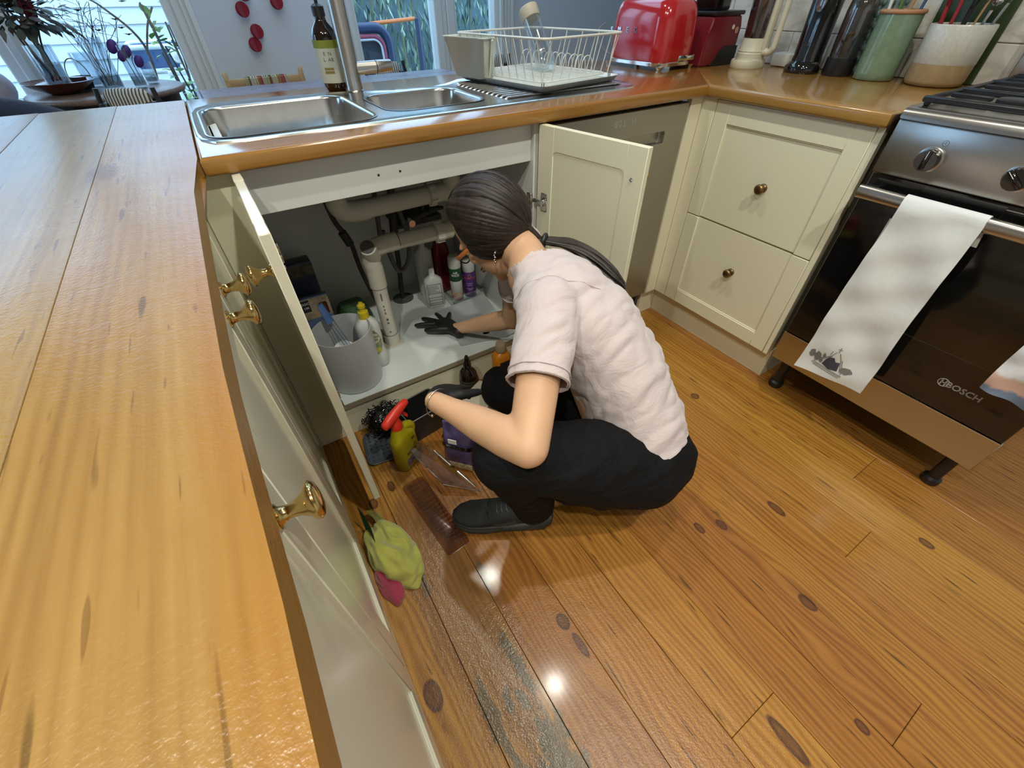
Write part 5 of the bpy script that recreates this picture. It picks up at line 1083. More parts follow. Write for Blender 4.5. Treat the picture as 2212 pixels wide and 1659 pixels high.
# ---------------------------------------------------------------- under the sink
PVC = mat('grey_white_pvc', (0.60, 0.58, 0.50), 0.42); HOSE = mat('dark_hose', (0.03, 0.028, 0.026), 0.5); HOSEG = mat('grey_hose', (0.10, 0.10, 0.10), 0.5)
pp = thing('waste_pipe', 'pale plastic waste pipework under the sink with screw collars', 'pipe', (0.335, 0.28, 0.146))
def pipe(pts, r=0.0265, nm='pipe', seg=18, m_=None): b = NB(); tube(b, pts, r, seg); return part(pp, nm, b, m_ or PVC, True, 60)
X0, Yp = 0.335, 0.28
pipe([(X0, Yp, 0.135), (X0, Yp, 0.455)], 0.0255); pipe([(X0, Yp, 0.147), (X0, Yp, 0.185)], 0.0285, 'socket'); pipe([(X0, Yp, 0.39), (X0, Yp, 0.462)], 0.0295, 'socket')
pipe(spline([(X0, Yp, 0.455), (X0 - 0.004, Yp, 0.495), (X0 + 0.012, Yp, 0.522), (X0 + 0.05, Yp, 0.528)], 6), 0.0295, 'elbow')
pipe([(X0 + 0.005, Yp, 0.495), (X0 - 0.012, Yp - 0.038, 0.548)], 0.027, 'access_cap'); pipe([(X0 - 0.012, Yp - 0.037, 0.547), (X0 - 0.0135, Yp - 0.040, 0.5515)], 0.022, 'cap_plug', 18, HOSEG)
pipe([(X0 + 0.04, Yp, 0.528), (X0 + 0.095, Yp, 0.5285)], 0.0295, 'socket'); pipe([(X0 + 0.04, Yp, 0.5275), (0.60, Yp, 0.522)], 0.0255)
def collar(x, z, r=0.033, w_=0.030, ax=(1, 0, 0)):
    b = NB(); M = Matrix.Translation((x, Yp, z)) @ Vector((0, 0, 1)).rotation_difference(Vector(ax)).to_matrix().to_4x4(); n = 24; rings = []
    prof_ = [(r * 0.85, 0), (r, 0.002), (r, w_ - 0.002), (r * 0.85, w_)]
    lathe(b, prof_, n, M=M)
    for k in range(10):
        a = 2 * math.pi * k / 10; vs = box(b, r - 0.002, r + 0.0035, -0.0035, 0.0035, 0.002, w_ - 0.002); bmesh.ops.transform(b, matrix=M @ Matrix.Rotation(a, 4, 'Z'), verts=vs)
    return part(pp, 'collar', b, PVC, True, 40)
collar(0.565, 0.5225); pipe([(0.59, Yp, 0.522), (0.628, Yp, 0.5215)], 0.029, 'socket')
pipe(spline([(0.615, Yp, 0.522), (0.640, Yp, 0.530), (0.647, Yp, 0.56), (0.647, Yp, 0.70)], 6), 0.024)
pipe(spline([(0.275, Yp, 0.80), (0.275, Yp, 0.70), (0.285, Yp, 0.662), (0.32, Yp, 0.648), (0.36, Yp, 0.648)], 6), 0.031, 'elbow'); pipe([(0.35, Yp, 0.648), (0.565, Yp, 0.650)], 0.028); collar(0.560, 0.650, 0.034, 0.024); pipe([(0.58, Yp, 0.650), (0.647, Yp, 0.650)], 0.029); pipe([(0.647, Yp, 0.62), (0.647, Yp, 0.80)], 0.031, 'socket')
b = NB(); lathe(b, [(0.042, 0.0), (0.040, 0.003), (0.024, 0.004)], 24, (X0, Yp, 0.1462)); part(pp, 'floor_ring', b, PVC)
for z in (0.192, 0.388): b = NB(); tube(b, [(X0, Yp, z), (X0, Yp, z + 0.0012)], 0.0262, 18); part(pp, 'joint_line', b, GAPM)
b = NB(); tube(b, [(0.432, Yp, 0.5283), (0.4332, Yp, 0.5283)], 0.0263, 18); part(pp, 'joint_line', b, GAPM)
b = NB()
for k, (z0, z1) in enumerate(((0.345, 0.372), (0.32, 0.325), (0.305, 0.31), (0.29, 0.298), (0.262, 0.27), (0.248, 0.254), (0.21, 0.213))): box(b, X0 - 0.0085, X0 - 0.0045 + 0.003 * (k > 3), Yp - 0.0262, Yp - 0.0235, z0, z1)
o = part(pp, 'pipe_print', b, DINK, False); o['kind'] = 'stuff'
def hose(nm, label, pts, r, m_, extra=None):
    t = thing(nm, label, 'hose', pts[0]); b = NB(); tube(b, spline(pts, 7), r, 10); part(t, 'hose', b, m_, True, 60)
    for (p, q, rr) in extra or (): b = NB(); tube(b, [p, q], rr, 10); part(t, 'fitting', b, HOSE)
    return t
hose('water_hose', 'dark braided hose running down behind the upright waste pipe', [(0.255, 0.36, 0.70), (0.27, 0.37, 0.60), (0.30, 0.37, 0.52), (0.31, 0.36, 0.40), (0.36, 0.36, 0.15)], 0.008, HOSE, [((0.283, 0.37, 0.56), (0.298, 0.37, 0.515), 0.014)])
hose('water_hose', 'straight dark hose dropping left of the inlet valves', [(0.435, 0.42, 0.72), (0.422, 0.42, 0.58), (0.409, 0.42, 0.44)], 0.0085, HOSEG)
hose('water_hose', 'dark hose with thick connector between the two waste pipes', [(0.492, 0.43, 0.74), (0.480, 0.43, 0.60), (0.466, 0.43, 0.47)], 0.008, HOSE, [((0.479, 0.43, 0.565), (0.470, 0.43, 0.495), 0.015)])
hose('water_hose', 'slanting grey hose in front of the inlet valves', [(0.478, 0.415, 0.70), (0.497, 0.415, 0.58), (0.522, 0.415, 0.45)], 0.0085, HOSEG)
hose('drain_loop', 'dark hose hanging in a loop below the lower waste pipe', [(0.435, 0.45, 0.50), (0.441, 0.45, 0.41), (0.462, 0.45, 0.335), (0.500, 0.45, 0.35), (0.522, 0.45, 0.42), (0.527, 0.45, 0.52)], 0.009, HOSEG)
hose('supply_pipe', 'straight dark supply pipe rising from a hole in the shelf', [(0.487, 0.556, 0.20), (0.498, 0.55, 0.33), (0.500, 0.53, 0.50)], 0.0095, HOSE, [((0.486, 0.557, 0.146), (0.487, 0.556, 0.21), 0.010)])
b = NB(); lathe(b, [(0.045, 0), (0.045, 0.003), (0.016, 0.004)], 20, (0.486, 0.557, 0.1463)); tag(obj('floor_grommet', b, HOSEG), 'grey ring around the supply pipe hole', 'grommet')
iv = thing('inlet_valves', 'cluster of dark inlet valves with a chrome tap on the cabinet back', 'valve', (0.575, 0.50, 0.485))
b = NB(); tube(b, [(-0.07, 0, 0.0), (0.10, 0, 0.035)], 0.014, 12); obj('manifold', b, HOSE, iv); b = NB(); tube(b, [(-0.02, 0.0, 0.01), (-0.02, -0.035, 0.008)], 0.013, 14); obj('chrome_tap', b, CHROME, iv)
b = NB(); tube(b, [(0.04, 0, 0.0), (0.045, 0, 0.07)], 0.008, 10); tube(b, [(0.06, -0.01, 0.04), (0.12, -0.02, 0.035)], [(0.018, 0.010), (0.006, 0.004)], 10); obj('valve_body', b, HOSE, iv); b = NB(); box(b, -0.06, 0.12, 0.012, 0.155, -0.02, 0.0); obj('bracket', b, HOSE, iv)
b = NB(); tube(b, [(0.6, 0.655, 0.60), (0.6, 0.655, 0.601)], 0.001, 4); b.free()
# ---------------------------------------------------------------- things on the cabinet shelf
SZ = 0.1462
bn = thing('bin', 'frosted white plastic bin standing at the left of the sink cupboard', 'bin', (0.157, 0.150, SZ))
def frost():
    m, nt, p = new_mat('frosted_plastic'); p.inputs['Base Color'].default_value = (0.56, 0.58, 0.60, 1); p.inputs['Roughness'].default_value = 0.45; p.inputs['Subsurface Weight'].default_value = 0.25; p.inputs['Subsurface Radius'].default_value = (0.02, 0.02, 0.02); return m
b = NB(); lathe(b, [(0.080, 0), (0.084, 0.003), (0.0855, 0.01), (0.0915, 0.205), (0.0918, 0.2085), (0.0905, 0.209), (0.0895, 0.205), (0.0835, 0.012), (0.001, 0.010)], 48); obj('body', b, frost(), bn, True, 60)
br = thing('scrubbing_brush', 'blue brush with clear prongs leaning in the frosted bin', 'brush', (0.157, 0.165, SZ + 0.0112))
BLUEP = mat('sky_blue_plastic', (0.10, 0.22, 0.52), 0.4); CLRP = clear_mat('clear_prong', (0.8, 0.88, 0.95), 0.25, 0.1)
b = NB(); tube(b, [(0.03, -0.02, 0.02), (0.012, -0.002, 0.10)], [(0.017, 0.007)] * 2, 8); obj('handle', b, BLUEP, br); b = NB(); tube(b, [(-0.016, 0.038, 0.20), (-0.028, 0.052, 0.262)], [(0.017, 0.008), (0.012, 0.007)], 8); obj('head', b, BLUEP, br)
for k in range(3): b = NB(); tube(b, [(0.012 + 0.009 * (k - 1), -0.002, 0.095), (-0.016 + 0.009 * (k - 1), 0.038, 0.205)], 0.0028, 6); obj('prong', b, CLRP, br)
dsk = thing('plastic_disc', 'white plastic disc lying at the bottom of the frosted bin', 'disc', (0.150, 0.140, SZ + 0.0112)); b = NB(); lathe(b, [(0.034, 0), (0.036, 0.002), (0.036, 0.006), (0.008, 0.007), (0.008, 0.004), (0.001, 0.004)], 28); xf(b, Matrix.Translation((0, 0.035, 0.095)) @ Matrix.Rotation(0.75, 4, 'X')); obj('disc', b, WHITEP, dsk)
b = NB(); tube(b, [(0, 0.012, 0), (0, 0.034, 0.094)], 0.008, 8); obj('stem', b, WHITEP, dsk)
def pack_mat(nm, c0, c1, sc_=18.0): return mat(nm, c0, 0.4, var=0.5, vscale=sc_)
pk = thing('packet', 'dark blue packet standing at the back left of the sink cupboard', 'packet', (0.125, 0.51, SZ))
b = NB(); box(b, -0.045, 0.045, -0.03, 0.03, 0, 0.30, 0.006, 2); obj('packet', b, pack_mat('dark_blue_pack', (0.030, 0.035, 0.075), 0), pk); b = NB(); box(b, -0.045, 0.045, -0.0312, -0.0302, 0.25, 0.295); obj('top_label', b, mat('brown_label', (0.10, 0.09, 0.06), 0.5, var=0.6, vscale=60), pk, False)
pk2 = thing('packet', 'pale blue packet with picture label in front of the dark blue one', 'packet', (0.125, 0.395, SZ))
b = NB(); box(b, -0.045, 0.05, -0.012, 0.012, 0, 0.215, 0.004, 2); q2 = obj('packet', b, pack_mat('blue_pack', (0.12, 0.17, 0.33), 0), pk2)
b = NB(); box(b, -0.0445, 0.0495, -0.0128, -0.0122, 0.135, 0.213); obj('picture_label', b, mat('food_picture', (0.42, 0.34, 0.22), 0.5, var=0.45, vscale=35), pk2, False)
b = NB(); box(b, 0.012, 0.040, -0.0134, -0.0129, 0.142, 0.190, 0.004, 1); obj('red_patch', b, mat('red_patch', (0.13, 0.025, 0.015), 0.5), pk2, False)
b = NB(); box(b, -0.043, -0.016, -0.0134, -0.0129, 0.165, 0.211); obj('dark_patch', b, mat('ink_patch', (0.03, 0.03, 0.03), 0.5), pk2, False)
for k, s_ in enumerate(('DOC', '100')): text('lettering', s_, 0.012, axes((-0.0295, -0.0136, 0.197 - 0.016 * k), (1, 0, 0), (0, 0, 1)), WHITEINK, pk2, bold=True)
gb = thing('green_pack', 'green plastic pack lying behind the dish soap', 'packet', (0.26, 0.50, SZ))
b = NB(); loft(b, [rrect(0, 0, hx_, hy_, 0.02, z, 3) for (hx_, hy_, z) in ((0.062, 0.05, 0), (0.065, 0.05, 0.03), (0.058, 0.045, 0.06), (0.045, 0.034, 0.085))]); obj('pack', b, mat('green_film', (0.045, 0.115, 0.045), 0.35, var=0.25, vscale=30), gb, True, 50)
# dish soap
sp = thing('dish_soap', 'white dish soap bottle with yellow cap beside the waste pipe', 'bottle', (0.243, 0.185, SZ), -0.06)
SOAPW = mat('white_bottle_plastic', (0.60, 0.62, 0.60), 0.3); YEL = mat('yellow_cap', (0.62, 0.50, 0.02), 0.35)
b = NB(); loft(b, [rrect(0, 0, hx_, hy_, min(hx_, hy_) * 0.8, z, 5) for (hx_, hy_, z) in ((0.036, 0.022, 0), (0.040, 0.026, 0.004), (0.040, 0.026, 0.05), (0.036, 0.024, 0.085), (0.039, 0.026, 0.12), (0.039, 0.026, 0.165), (0.034, 0.024, 0.185), (0.020, 0.018, 0.198), (0.014, 0.014, 0.204))]); sbod = obj('body', b, SOAPW, sp, True, 50)
b = NB(); lathe(b, [(0.0165, 0.202), (0.0165, 0.226), (0.010, 0.228), (0.0085, 0.238), (0.0125, 0.241), (0.0125, 0.25), (0.0085, 0.252), (0.006, 0.258), (0.001, 0.258)], 20); obj('cap', b, YEL, sp)
def front_label(y, z0, z1, x0, x1, nm, m_, par, dz=0.0004):
    b = NB(); box(b, x0, x1, y - dz, y, z0, z1); return obj(nm, b, m_, par, False)
b = NB(); pl = [(0.030 * math.cos(a) , 0.112 + 0.052 * math.sin(a)) for a in [2 * math.pi * k / 24 for k in range(24)]]
vs = prism(b, pl, 0, 0.0008); bmesh.ops.transform(b, matrix=Matrix(((1, 0, 0, 0), (0, 0, -1, -0.0262), (0, 1, 0, 0), (0, 0, 0, 1))), verts=vs); obj('label', b, mat('sage_label', (0.24, 0.29, 0.16), 0.5, var=0.35, vscale=40), sp, False)
b = NB(); pl = [(0.027 * math.cos(a), 0.128 + 0.022 * math.sin(a)) for a in [2 * math.pi * k / 24 for k in range(24)]]
vs = prism(b, pl, 0, 0.0008); bmesh.ops.transform(b, matrix=Matrix(((1, 0, 0, 0), (0, 0, -1, -0.0266), (0, 1, 0, 0), (0, 0, 0, 1))), verts=vs); obj('label_oval', b, mat('cream_oval', (0.58, 0.55, 0.42), 0.5), sp, False)
for s_, z_, sz in (('MORNING', 0.134, 0.0105), ('FRESH', 0.122, 0.0135)): text('lettering', s_, sz, axes((0, -0.0276, z_), (1, 0.0, 0), (0, 0, 1)), DINK, sbod, bold=True)
b = NB(); ball(b, (0.012, -0.0262, 0.078), (0.011, 0.0015, 0.012), 12); obj('lemon_print', b, mat('lemon_yellow', (0.55, 0.46, 0.04), 0.5), sp); b = NB(); ball(b, (-0.010, -0.0255, 0.084), (0.012, 0.0015, 0.010), 12); ball(b, (0.013, -0.0255, 0.098), (0.010, 0.0015, 0.008), 12); obj('leaf_print', b, mat('lime_green', (0.16, 0.24, 0.03), 0.5), sp)
# lotion bottle and sprays at the back right
lo = thing('lotion_bottle', 'white bottle with ruled back label in the middle of the shelf', 'bottle', (0.585, 0.425, SZ), -0.25)
b = NB(); loft(b, [rrect(0, 0, hx_, hy_, hy_ * 0.85, z, 5) for (hx_, hy_, z) in ((0.036, 0.022, 0), (0.038, 0.024, 0.004), (0.038, 0.024, 0.115), (0.034, 0.022, 0.128), (0.018, 0.017, 0.14), (0.012, 0.012, 0.145), (0.0115, 0.0115, 0.175), (0.008, 0.008, 0.178))]); obj('body', b, SOAPW, lo, True, 50)
b = NB()
for z in (0.112, 0.070, 0.052, 0.040, 0.026, 0.018): box(b, -0.029, 0.029, -0.0249, -0.0243, z, z + 0.0014)
for x in (-0.029, 0.028): box(b, x, x + 0.0012, -0.0249, -0.0243, 0.018, 0.113)
o = obj('label_rule', b, DINK, lo, False); o['kind'] = 'stuff'
b = NB(); rz_ = random.Random(2)
for k in range(9): box(b, -0.026, -0.026 + rz_.uniform(0.03, 0.05), -0.0248, -0.0243, 0.075 + 0.0038 * k, 0.0763 + 0.0038 * k)
o = obj('label_small_print', b, mat('faint_ink', (0.30, 0.30, 0.29), 0.6), lo, False); o['kind'] = 'stuff'
l2 = thing('lotion_bottle', 'plain white bottle hidden behind the ruled white bottle', 'bottle', (0.60, 0.535, SZ)); b = NB(); loft(b, [rrect(0, 0, hx_, hy_, hy_ * 0.85, z, 4) for (hx_, hy_, z) in ((0.036, 0.024, 0), (0.037, 0.025, 0.004), (0.037, 0.025, 0.20), (0.014, 0.014, 0.218), (0.013, 0.013, 0.245))]); obj('body', b, SOAPW, l2, True, 50)
rb_ = thing('red_bottle', 'dark red bottle behind the two spray cans', 'bottle', (0.675, 0.525, SZ), 0.1); b = NB(); loft(b, [rrect(0, 0, hx_, hy_, hy_ * 0.8, z, 4) for (hx_, hy_, z) in ((0.035, 0.022, 0), (0.037, 0.024, 0.004), (0.037, 0.024, 0.19), (0.024, 0.02, 0.225), (0.018, 0.016, 0.265))]); obj('body', b, mat('crimson_plastic', (0.16, 0.008, 0.012), 0.3), rb_, True, 50)
aw = thing('spray_can', 'air freshener can with dark green band and white cap', 'spray can', (0.690, 0.428, SZ))
def can(t, r, segs):
    for nm, z0, z1, m_ in segs: b = NB(); lathe(b, [(r * 0.985, z0), (r, z0 + 0.001), (r, z1 - 0.001), (r * 0.985, z1)], 28); obj(nm, b, m_, t, True, 60)
can(aw, 0.026, [('orange_base', 0, 0.018, mat('salmon_print', (0.36, 0.14, 0.07), 0.35, var=0.3, vscale=50)), ('peach_print', 0.018, 0.042, mat('peach_print', (0.52, 0.36, 0.26), 0.35, var=0.3, vscale=60)), ('white_wall', 0.042, 0.092, mat('can_white', (0.56, 0.58, 0.56), 0.3)), ('green_band', 0.092, 0.150, mat('can_green', (0.018, 0.075, 0.030), 0.3))])
b = NB(); lathe(b, [(0.026, 0.150), (0.0265, 0.152), (0.0255, 0.19), (0.02, 0.20), (0.001, 0.202)], 28); awc = obj('cap', b, SOAPW, aw)
cam_d = Vector((-0.40, -0.916, 0)); cam_x = Vector((0.916, -0.40, 0))
b = NB(); lathe(b, [(0.0001, 0), (0.0155, 0)], 24, cap0=False, cap1=False, M=axes(cam_d * 0.0258 + Vector((0, 0, 0.126)), cam_x, (0, 0, 1))); bmesh.ops.solidify(b, geom=b.faces[:], thickness=0.0006); b.free()
for s_, z_ in (('AIR', 0.132), ('WICK', 0.120)): text('lettering', s_, 0.0135, axes(cam_d * 0.0263 + Vector((0, 0, z_)), cam_x, (0, 0, 1)), WHITEINK, awc, bold=True, wrap=0.0263)
pu = thing('spray_can', 'purple spray can with pale cap, right of the green-banded can', 'spray can', (0.752, 0.425, SZ))
can(pu, 0.026, [('purple_wall', 0, 0.118, mat('purple_can', (0.10, 0.035, 0.19), 0.3)), ('magenta_band', 0.084, 0.094, mat('magenta_band', (0.30, 0.05, 0.16), 0.3)), ('white_cap', 0.118, 0.165, SOAPW)])
[c for c in pu.children if c.name.startswith('magenta')][0].scale = (1.01, 1.01, 1.0)
b = NB(); 
for k, (z, w_) in enumerate(((0.064, 0.028), (0.055, 0.022), (0.04, 0.03), (0.034, 0.018))):
    for j in range(6):
        a0 = (-0.5 + j / 6) * w_ / 0.026; a1 = (-0.5 + (j + 0.8) / 6) * w_ / 0.026
        qs = []
        for a, zz in ((a0, z), (a1, z), (a1, z + 0.004), (a0, z + 0.004)): d = cam_d * math.cos(a) + cam_x * math.sin(a); qs.append(b.verts.new(d * 0.0263 + Vector((0, 0, zz))))
        b.faces.new(qs)
o = obj('label_small_print', b, mat('lilac_ink', (0.40, 0.32, 0.50), 0.5), pu, False); o['kind'] = 'stuff'
b = NB(); tube(b, [cam_d * 0.0264 + cam_x * (0.006 * math.cos(a)) + Vector((0, 0, 0.100 + 0.008 * math.sin(a))) for a in [6.283 * k / 14 for k in range(14)]], 0.0012, 5, closed=True); obj('ring_print', b, mat('gold_print', (0.5, 0.28, 0.05), 0.4), pu)
ct = thing('clear_tray', 'clear plastic tray edge standing around the spray cans', 'tray', (0.715, 0.42, SZ))
CLT = clear_mat('clear_tray_plastic', (0.86, 0.90, 0.90), 0.16, 0.08); b = NB()
for t_ in ((-0.075, 0.085, -0.050, -0.0485, 0, 0.045), (-0.075, 0.085, 0.15, 0.1515, 0, 0.045), (-0.075, -0.0735, -0.05, 0.15, 0, 0.045), (0.0735, 0.075, -0.05, 0.15, 0, 0.045)): box(b, *t_)
obj('walls', b, CLT, ct, False)
sh_ = thing('paper_sheet', 'white sheet lifting at its edges on the cupboard shelf', 'sheet', (0.66, 0.22, SZ)); b = NB(); nx, ny = 12, 12; P4 = (Vector((-0.10, 0.145, 0)), Vector((0.115, 0.130, 0)), Vector((0.10, -0.165, 0)), Vector((-0.12, -0.11, 0)))
g = []
for j in range(ny + 1):
    v = j / ny; row = []
    for i in range(nx + 1):
        u = i / nx; p = (P4[3] * (1 - u) + P4[2] * u) * (1 - v) + (P4[0] * (1 - u) + P4[1] * u) * v
        z = 0.002 + 0.018 * max(0, v - 0.55) ** 2 * 5 * (0.5 + u) + 0.020 * max(0, u - 0.7) ** 2 * 9 + 0.012 * max(0, 0.25 - v) * u + 0.002 * math.sin(7 * u + 4 * v)
        row.append(b.verts.new(p + Vector((0, 0, max(0.001, z)))))
    g.append(row)
for j in range(ny):
    for i in range(nx): b.faces.new((g[j][i], g[j][i + 1], g[j + 1][i + 1], g[j + 1][i]))
bmesh.ops.solidify(b, geom=b.faces[:], thickness=-0.0008); obj('sheet', b, mat('white_sheet', (0.66, 0.69, 0.70), 0.6), sh_, True, 80)
# ---------------------------------------------------------------- things on the floor in front of the cupboard
GT = mat('blue_grey_plastic', (0.075, 0.095, 0.115), 0.4)
gt = thing('soap_tray', 'blue-grey dimpled tray on the floorboards below the wire scourer', 'tray', (0.135, -0.062, 0.0))
b = NB(); loft(b, [rrect(0, 0, hx_, hy_, r_, z, 5) for (hx_, hy_, r_, z) in ((0.048, 0.068, 0.02, 0.0), (0.054, 0.074, 0.024, 0.012), (0.052, 0.072, 0.023, 0.013), (0.046, 0.066, 0.02, 0.005))]); xf(b, Matrix.Rotation(-0.15, 4, 'Z')); obj('tray', b, GT, gt, True, 50)
b = NB()
for i in range(5):
    for j in range(7): ball(b, (-0.034 + 0.017 * i, -0.05 + 0.017 * j, 0.0055), (0.004, 0.004, 0.003), 8)
xf(b, Matrix.Rotation(-0.15, 4, 'Z')); o = obj('dimple', b, mat('tray_stud', (0.04, 0.05, 0.06), 0.4), gt); o['kind'] = 'stuff'
bx = thing('black_caddy', 'open black plastic caddy with grey rim behind the yellow spray bottle', 'caddy', (0.295, -0.055, 0.0), 0.15)
b = NB(); loft(b, [rrect(0, 0, hx_, hy_, 0.012, z, 4) for (hx_, hy_, z) in ((0.062, 0.044, 0.0), (0.070, 0.052, 0.11), (0.067, 0.049, 0.11), (0.060, 0.042, 0.006))]); obj('box', b, BLACKP, bx, True, 50)
b = NB(); tube(b, [Vector(p) for p in rrect(0, 0, 0.069, 0.051, 0.012, 0.111, 4)], 0.0022, 6, closed=True); obj('rim', b, mat('grey_rim', (0.16, 0.16, 0.15), 0.4), bx, True, 60)
sw_ = thing('wire_scourer', 'bushy ball of dark shiny curly wire against the plinth', 'scourer', (0.186, -0.004, 0.0)); rw_ = random.Random(9)
M1 = mat('dark_shiny_wire', (0.10, 0.10, 0.11), 0.16, 1.0); bfr = [NB(), NB()]
b = NB(); ball(b, (0, 0, 0.062), (0.058, 0.036, 0.048), 14); obj('core', b, mat('scourer_core', (0.01, 0.01, 0.012), 0.7), sw_)
b = NB()
for k in range(420):
    d = Vector((rw_.gauss(0, 1), rw_.gauss(0, 0.9), rw_.gauss(0, 1))).normalized(); c = Vector((0, 0, 0.064)) + Vector((d.x * 0.074, d.y * 0.046, d.z * 0.058)) * rw_.uniform(0.75, 1.1)
    if c.z < 0.012: c.z = 0.012
    u = d.orthogonal().normalized(); v = d.cross(u); r_ = rw_.uniform(0.0035, 0.007); ph = rw_.uniform(0, 6.28)
    tube(b, [c + u * (r_ * math.cos(ph + t * 1.35)) + v * (r_ * math.sin(ph + t * 1.35)) + d * (0.0016 * (t - 2)) for t in range(6)], [(0.0016, 0.0005)] * 6, 4)
o = obj('wire_curls', b, M1, sw_, True, 60); o['kind'] = 'stuff'
ys = thing('spray_bottle', 'yellow trigger spray bottle with red head on the floor', 'spray bottle', (0.192, -0.165, 0.0), 0.5); ys.scale = (1.1, 1.1, 1.08)
YB = mat('yellow_bottle', (0.36, 0.30, 0.008), 0.3); REDT = mat('red_trigger', (0.62, 0.035, 0.018), 0.35)
b = NB(); loft(b, [rrect(cx_, 0, hx_, hy_, min(hx_, hy_) * 0.85, z, 5) for (cx_, hx_, hy_, z) in ((0, 0.038, 0.022, 0), (0, 0.042, 0.026, 0.004), (0, 0.041, 0.026, 0.05), (0, 0.040, 0.025, 0.10), (0.001, 0.039, 0.024, 0.118), (0.0, 0.032, 0.021, 0.13), (-0.006, 0.022, 0.018, 0.145), (-0.008, 0.016, 0.015, 0.158), (-0.008, 0.014, 0.014, 0.168))]); obj('body', b, YB, ys, True, 50)
b = NB(); tube(b, spline([(0.034, 0, 0.105), (0.040, 0, 0.125), (0.026, 0, 0.142), (0.006, 0, 0.150)], 5), [(0.013, 0.012)] * 16, 10); obj('hand_grip', b, YB, ys, True, 60)
b = NB(); lathe(b, [(0.0165, 0.164), (0.0165, 0.182), (0.013, 0.19), (0.012, 0.20)], 20, (-0.008, 0, 0)); loft(b, [[(x_, hy_ * math.cos(a), zc + hz_ * math.sin(a)) for a in [6.2832 * k / 14 for k in range(14)]] for (x_, hy_, hz_, zc) in ((-0.050, 0.006, 0.006, 0.201), (-0.046, 0.011, 0.012, 0.203), (-0.025, 0.013, 0.017, 0.208), (0.0, 0.013, 0.017, 0.212), (0.025, 0.012, 0.013, 0.218), (0.042, 0.010, 0.010, 0.220), (0.046, 0.008, 0.008, 0.220))]); obj('trigger_head', b, REDT, ys, True, 50)
b = NB(); tube(b, spline([(0.022, 0, 0.208), (0.026, 0, 0.19), (0.036, 0, 0.172)], 4), [(0.007, 0.003)] * 9, 8); obj('trigger', b, REDT, ys, True, 60)
b = NB(); box(b, -0.026, 0.028, -0.0268, -0.0255, 0.022, 0.052); obj('label', b, mat('spray_label', (0.12, 0.10, 0.13), 0.5, var=0.7, vscale=70), ys, False); b = NB(); box(b, -0.020, 0.020, -0.0264, -0.0252, 0.066, 0.074); box(b, 0.008, 0.020, -0.0264, -0.0252, 0.112, 0.118); obj('print', b, mat('olive_print', (0.10, 0.085, 0.01), 0.5), ys, False)
pp_ = thing('tablet_pouch', 'purple dishwashing tablet pouch standing under the left hand', 'pouch', (0.345, -0.262, 0.0), -0.85)
PURPK = mat('purple_film', (0.075, 0.055, 0.15), 0.22, var=0.45, vscale=22, bumps=0.5, bscale=26, bdist=0.008, coat=0.4)
b = NB(); loft(b, [rrect(0, 0, hx_, hy_, r_, z, 5) for (hx_, hy_, r_, z) in ((0.056, 0.030, 0.02, 0), (0.060, 0.036, 0.03, 0.012), (0.058, 0.038, 0.034, 0.06), (0.056, 0.033, 0.03, 0.11), (0.054, 0.022, 0.02, 0.145), (0.054, 0.008, 0.007, 0.165), (0.054, 0.003, 0.003, 0.182))]); pob = obj('pouch', b, PURPK, pp_, True, 50)
b = NB(); loft(b, [rrect(0, 0, hx_, hy_, 0.034, z, 6) for (hx_, hy_, z) in ((0.0597, 0.0392, 0.104), (0.0597, 0.0372, 0.118))], False, False); obj('black_band', b, BLACKG, pp_)
b = NB(); box(b, -0.045, 0.045, -0.0385, -0.0365, 0.010, 0.034); obj('cream_label', b, mat('cream_label', (0.48, 0.42, 0.24), 0.5, var=0.55, vscale=90), pp_, False)
b = NB(); box(b, -0.028, 0.0, -0.033, -0.0305, 0.120, 0.138); obj('white_label', b, WHITEINK, pp_, False)
ac_ = thing('acrylic_organiser', 'clear acrylic hinged flap leaning on the yellow spray bottle', 'lid', (0.245, -0.27, 0.0))
ACR = clear_mat('clear_acrylic', (0.80, 0.74, 0.72), 0.16, 0.05); p1, p2, p3, p4 = (Vector(p) - Vector((0.245, -0.27, 0)) for p in ((0.171, -0.112, 0.105), (0.240, -0.335, 0.040), (0.327, -0.402, 0.018), (0.249, -0.222, 0.100)))
b = NB(); f_ = [b.verts.new(p) for p in (p1, p2, p3, p4)]; b.faces.new(f_); bmesh.ops.solidify(b, geom=b.faces[:], thickness=0.003); obj('plate', b, ACR, ac_, False)
ACE = clear_mat('acrylic_edge', (0.85, 0.80, 0.78), 0.45, 0.08)
for (p, q, nm) in ((p1, p2, 'edge_rib'), (p2, p3, 'edge_rib'), (p1 + Vector((0.006, 0.0, -0.012)), p2 + Vector((0.004, 0, -0.012)), 'edge_rib')): b = NB(); tube(b, [p, q], 0.0022, 6); obj(nm, b, ACE, ac_)
for (t0, t1) in ((0.12, 0.45), (0.58, 0.92)): b = NB(); tube(b, [p4 + (p3 - p4) * t0 + Vector((0, 0, 0.004)), p4 + (p3 - p4) * t1 + Vector((0, 0, 0.004))], 0.005, 10); obj('hinge_barrel', b, ACE, ac_)
b = NB(); tube(b, [p3, p3 + Vector((0.014, 0.012, 0.006)), p3 + Vector((0.03, 0.006, -0.004))], 0.0012, 5); tube(b, [p4, p4 * 1.0 + Vector((0, 0, -0.095))], 0.003, 6); obj('leg', b, ACE, ac_)
ct2 = thing('comb_shadow_plate', 'thin brown-tinted ribbed plate imitating a comb-shaped shadow on the wet floorboards', 'tray', (0.181, -0.385, 0.0005))  # added plate whose ribs and tint imitate a comb-shaped shadow
RIB = clear_mat('ribbed_clear', (0.84, 0.74, 0.64), 0.02, 0.22); M = Matrix.Rotation(0.10, 4, 'Z')
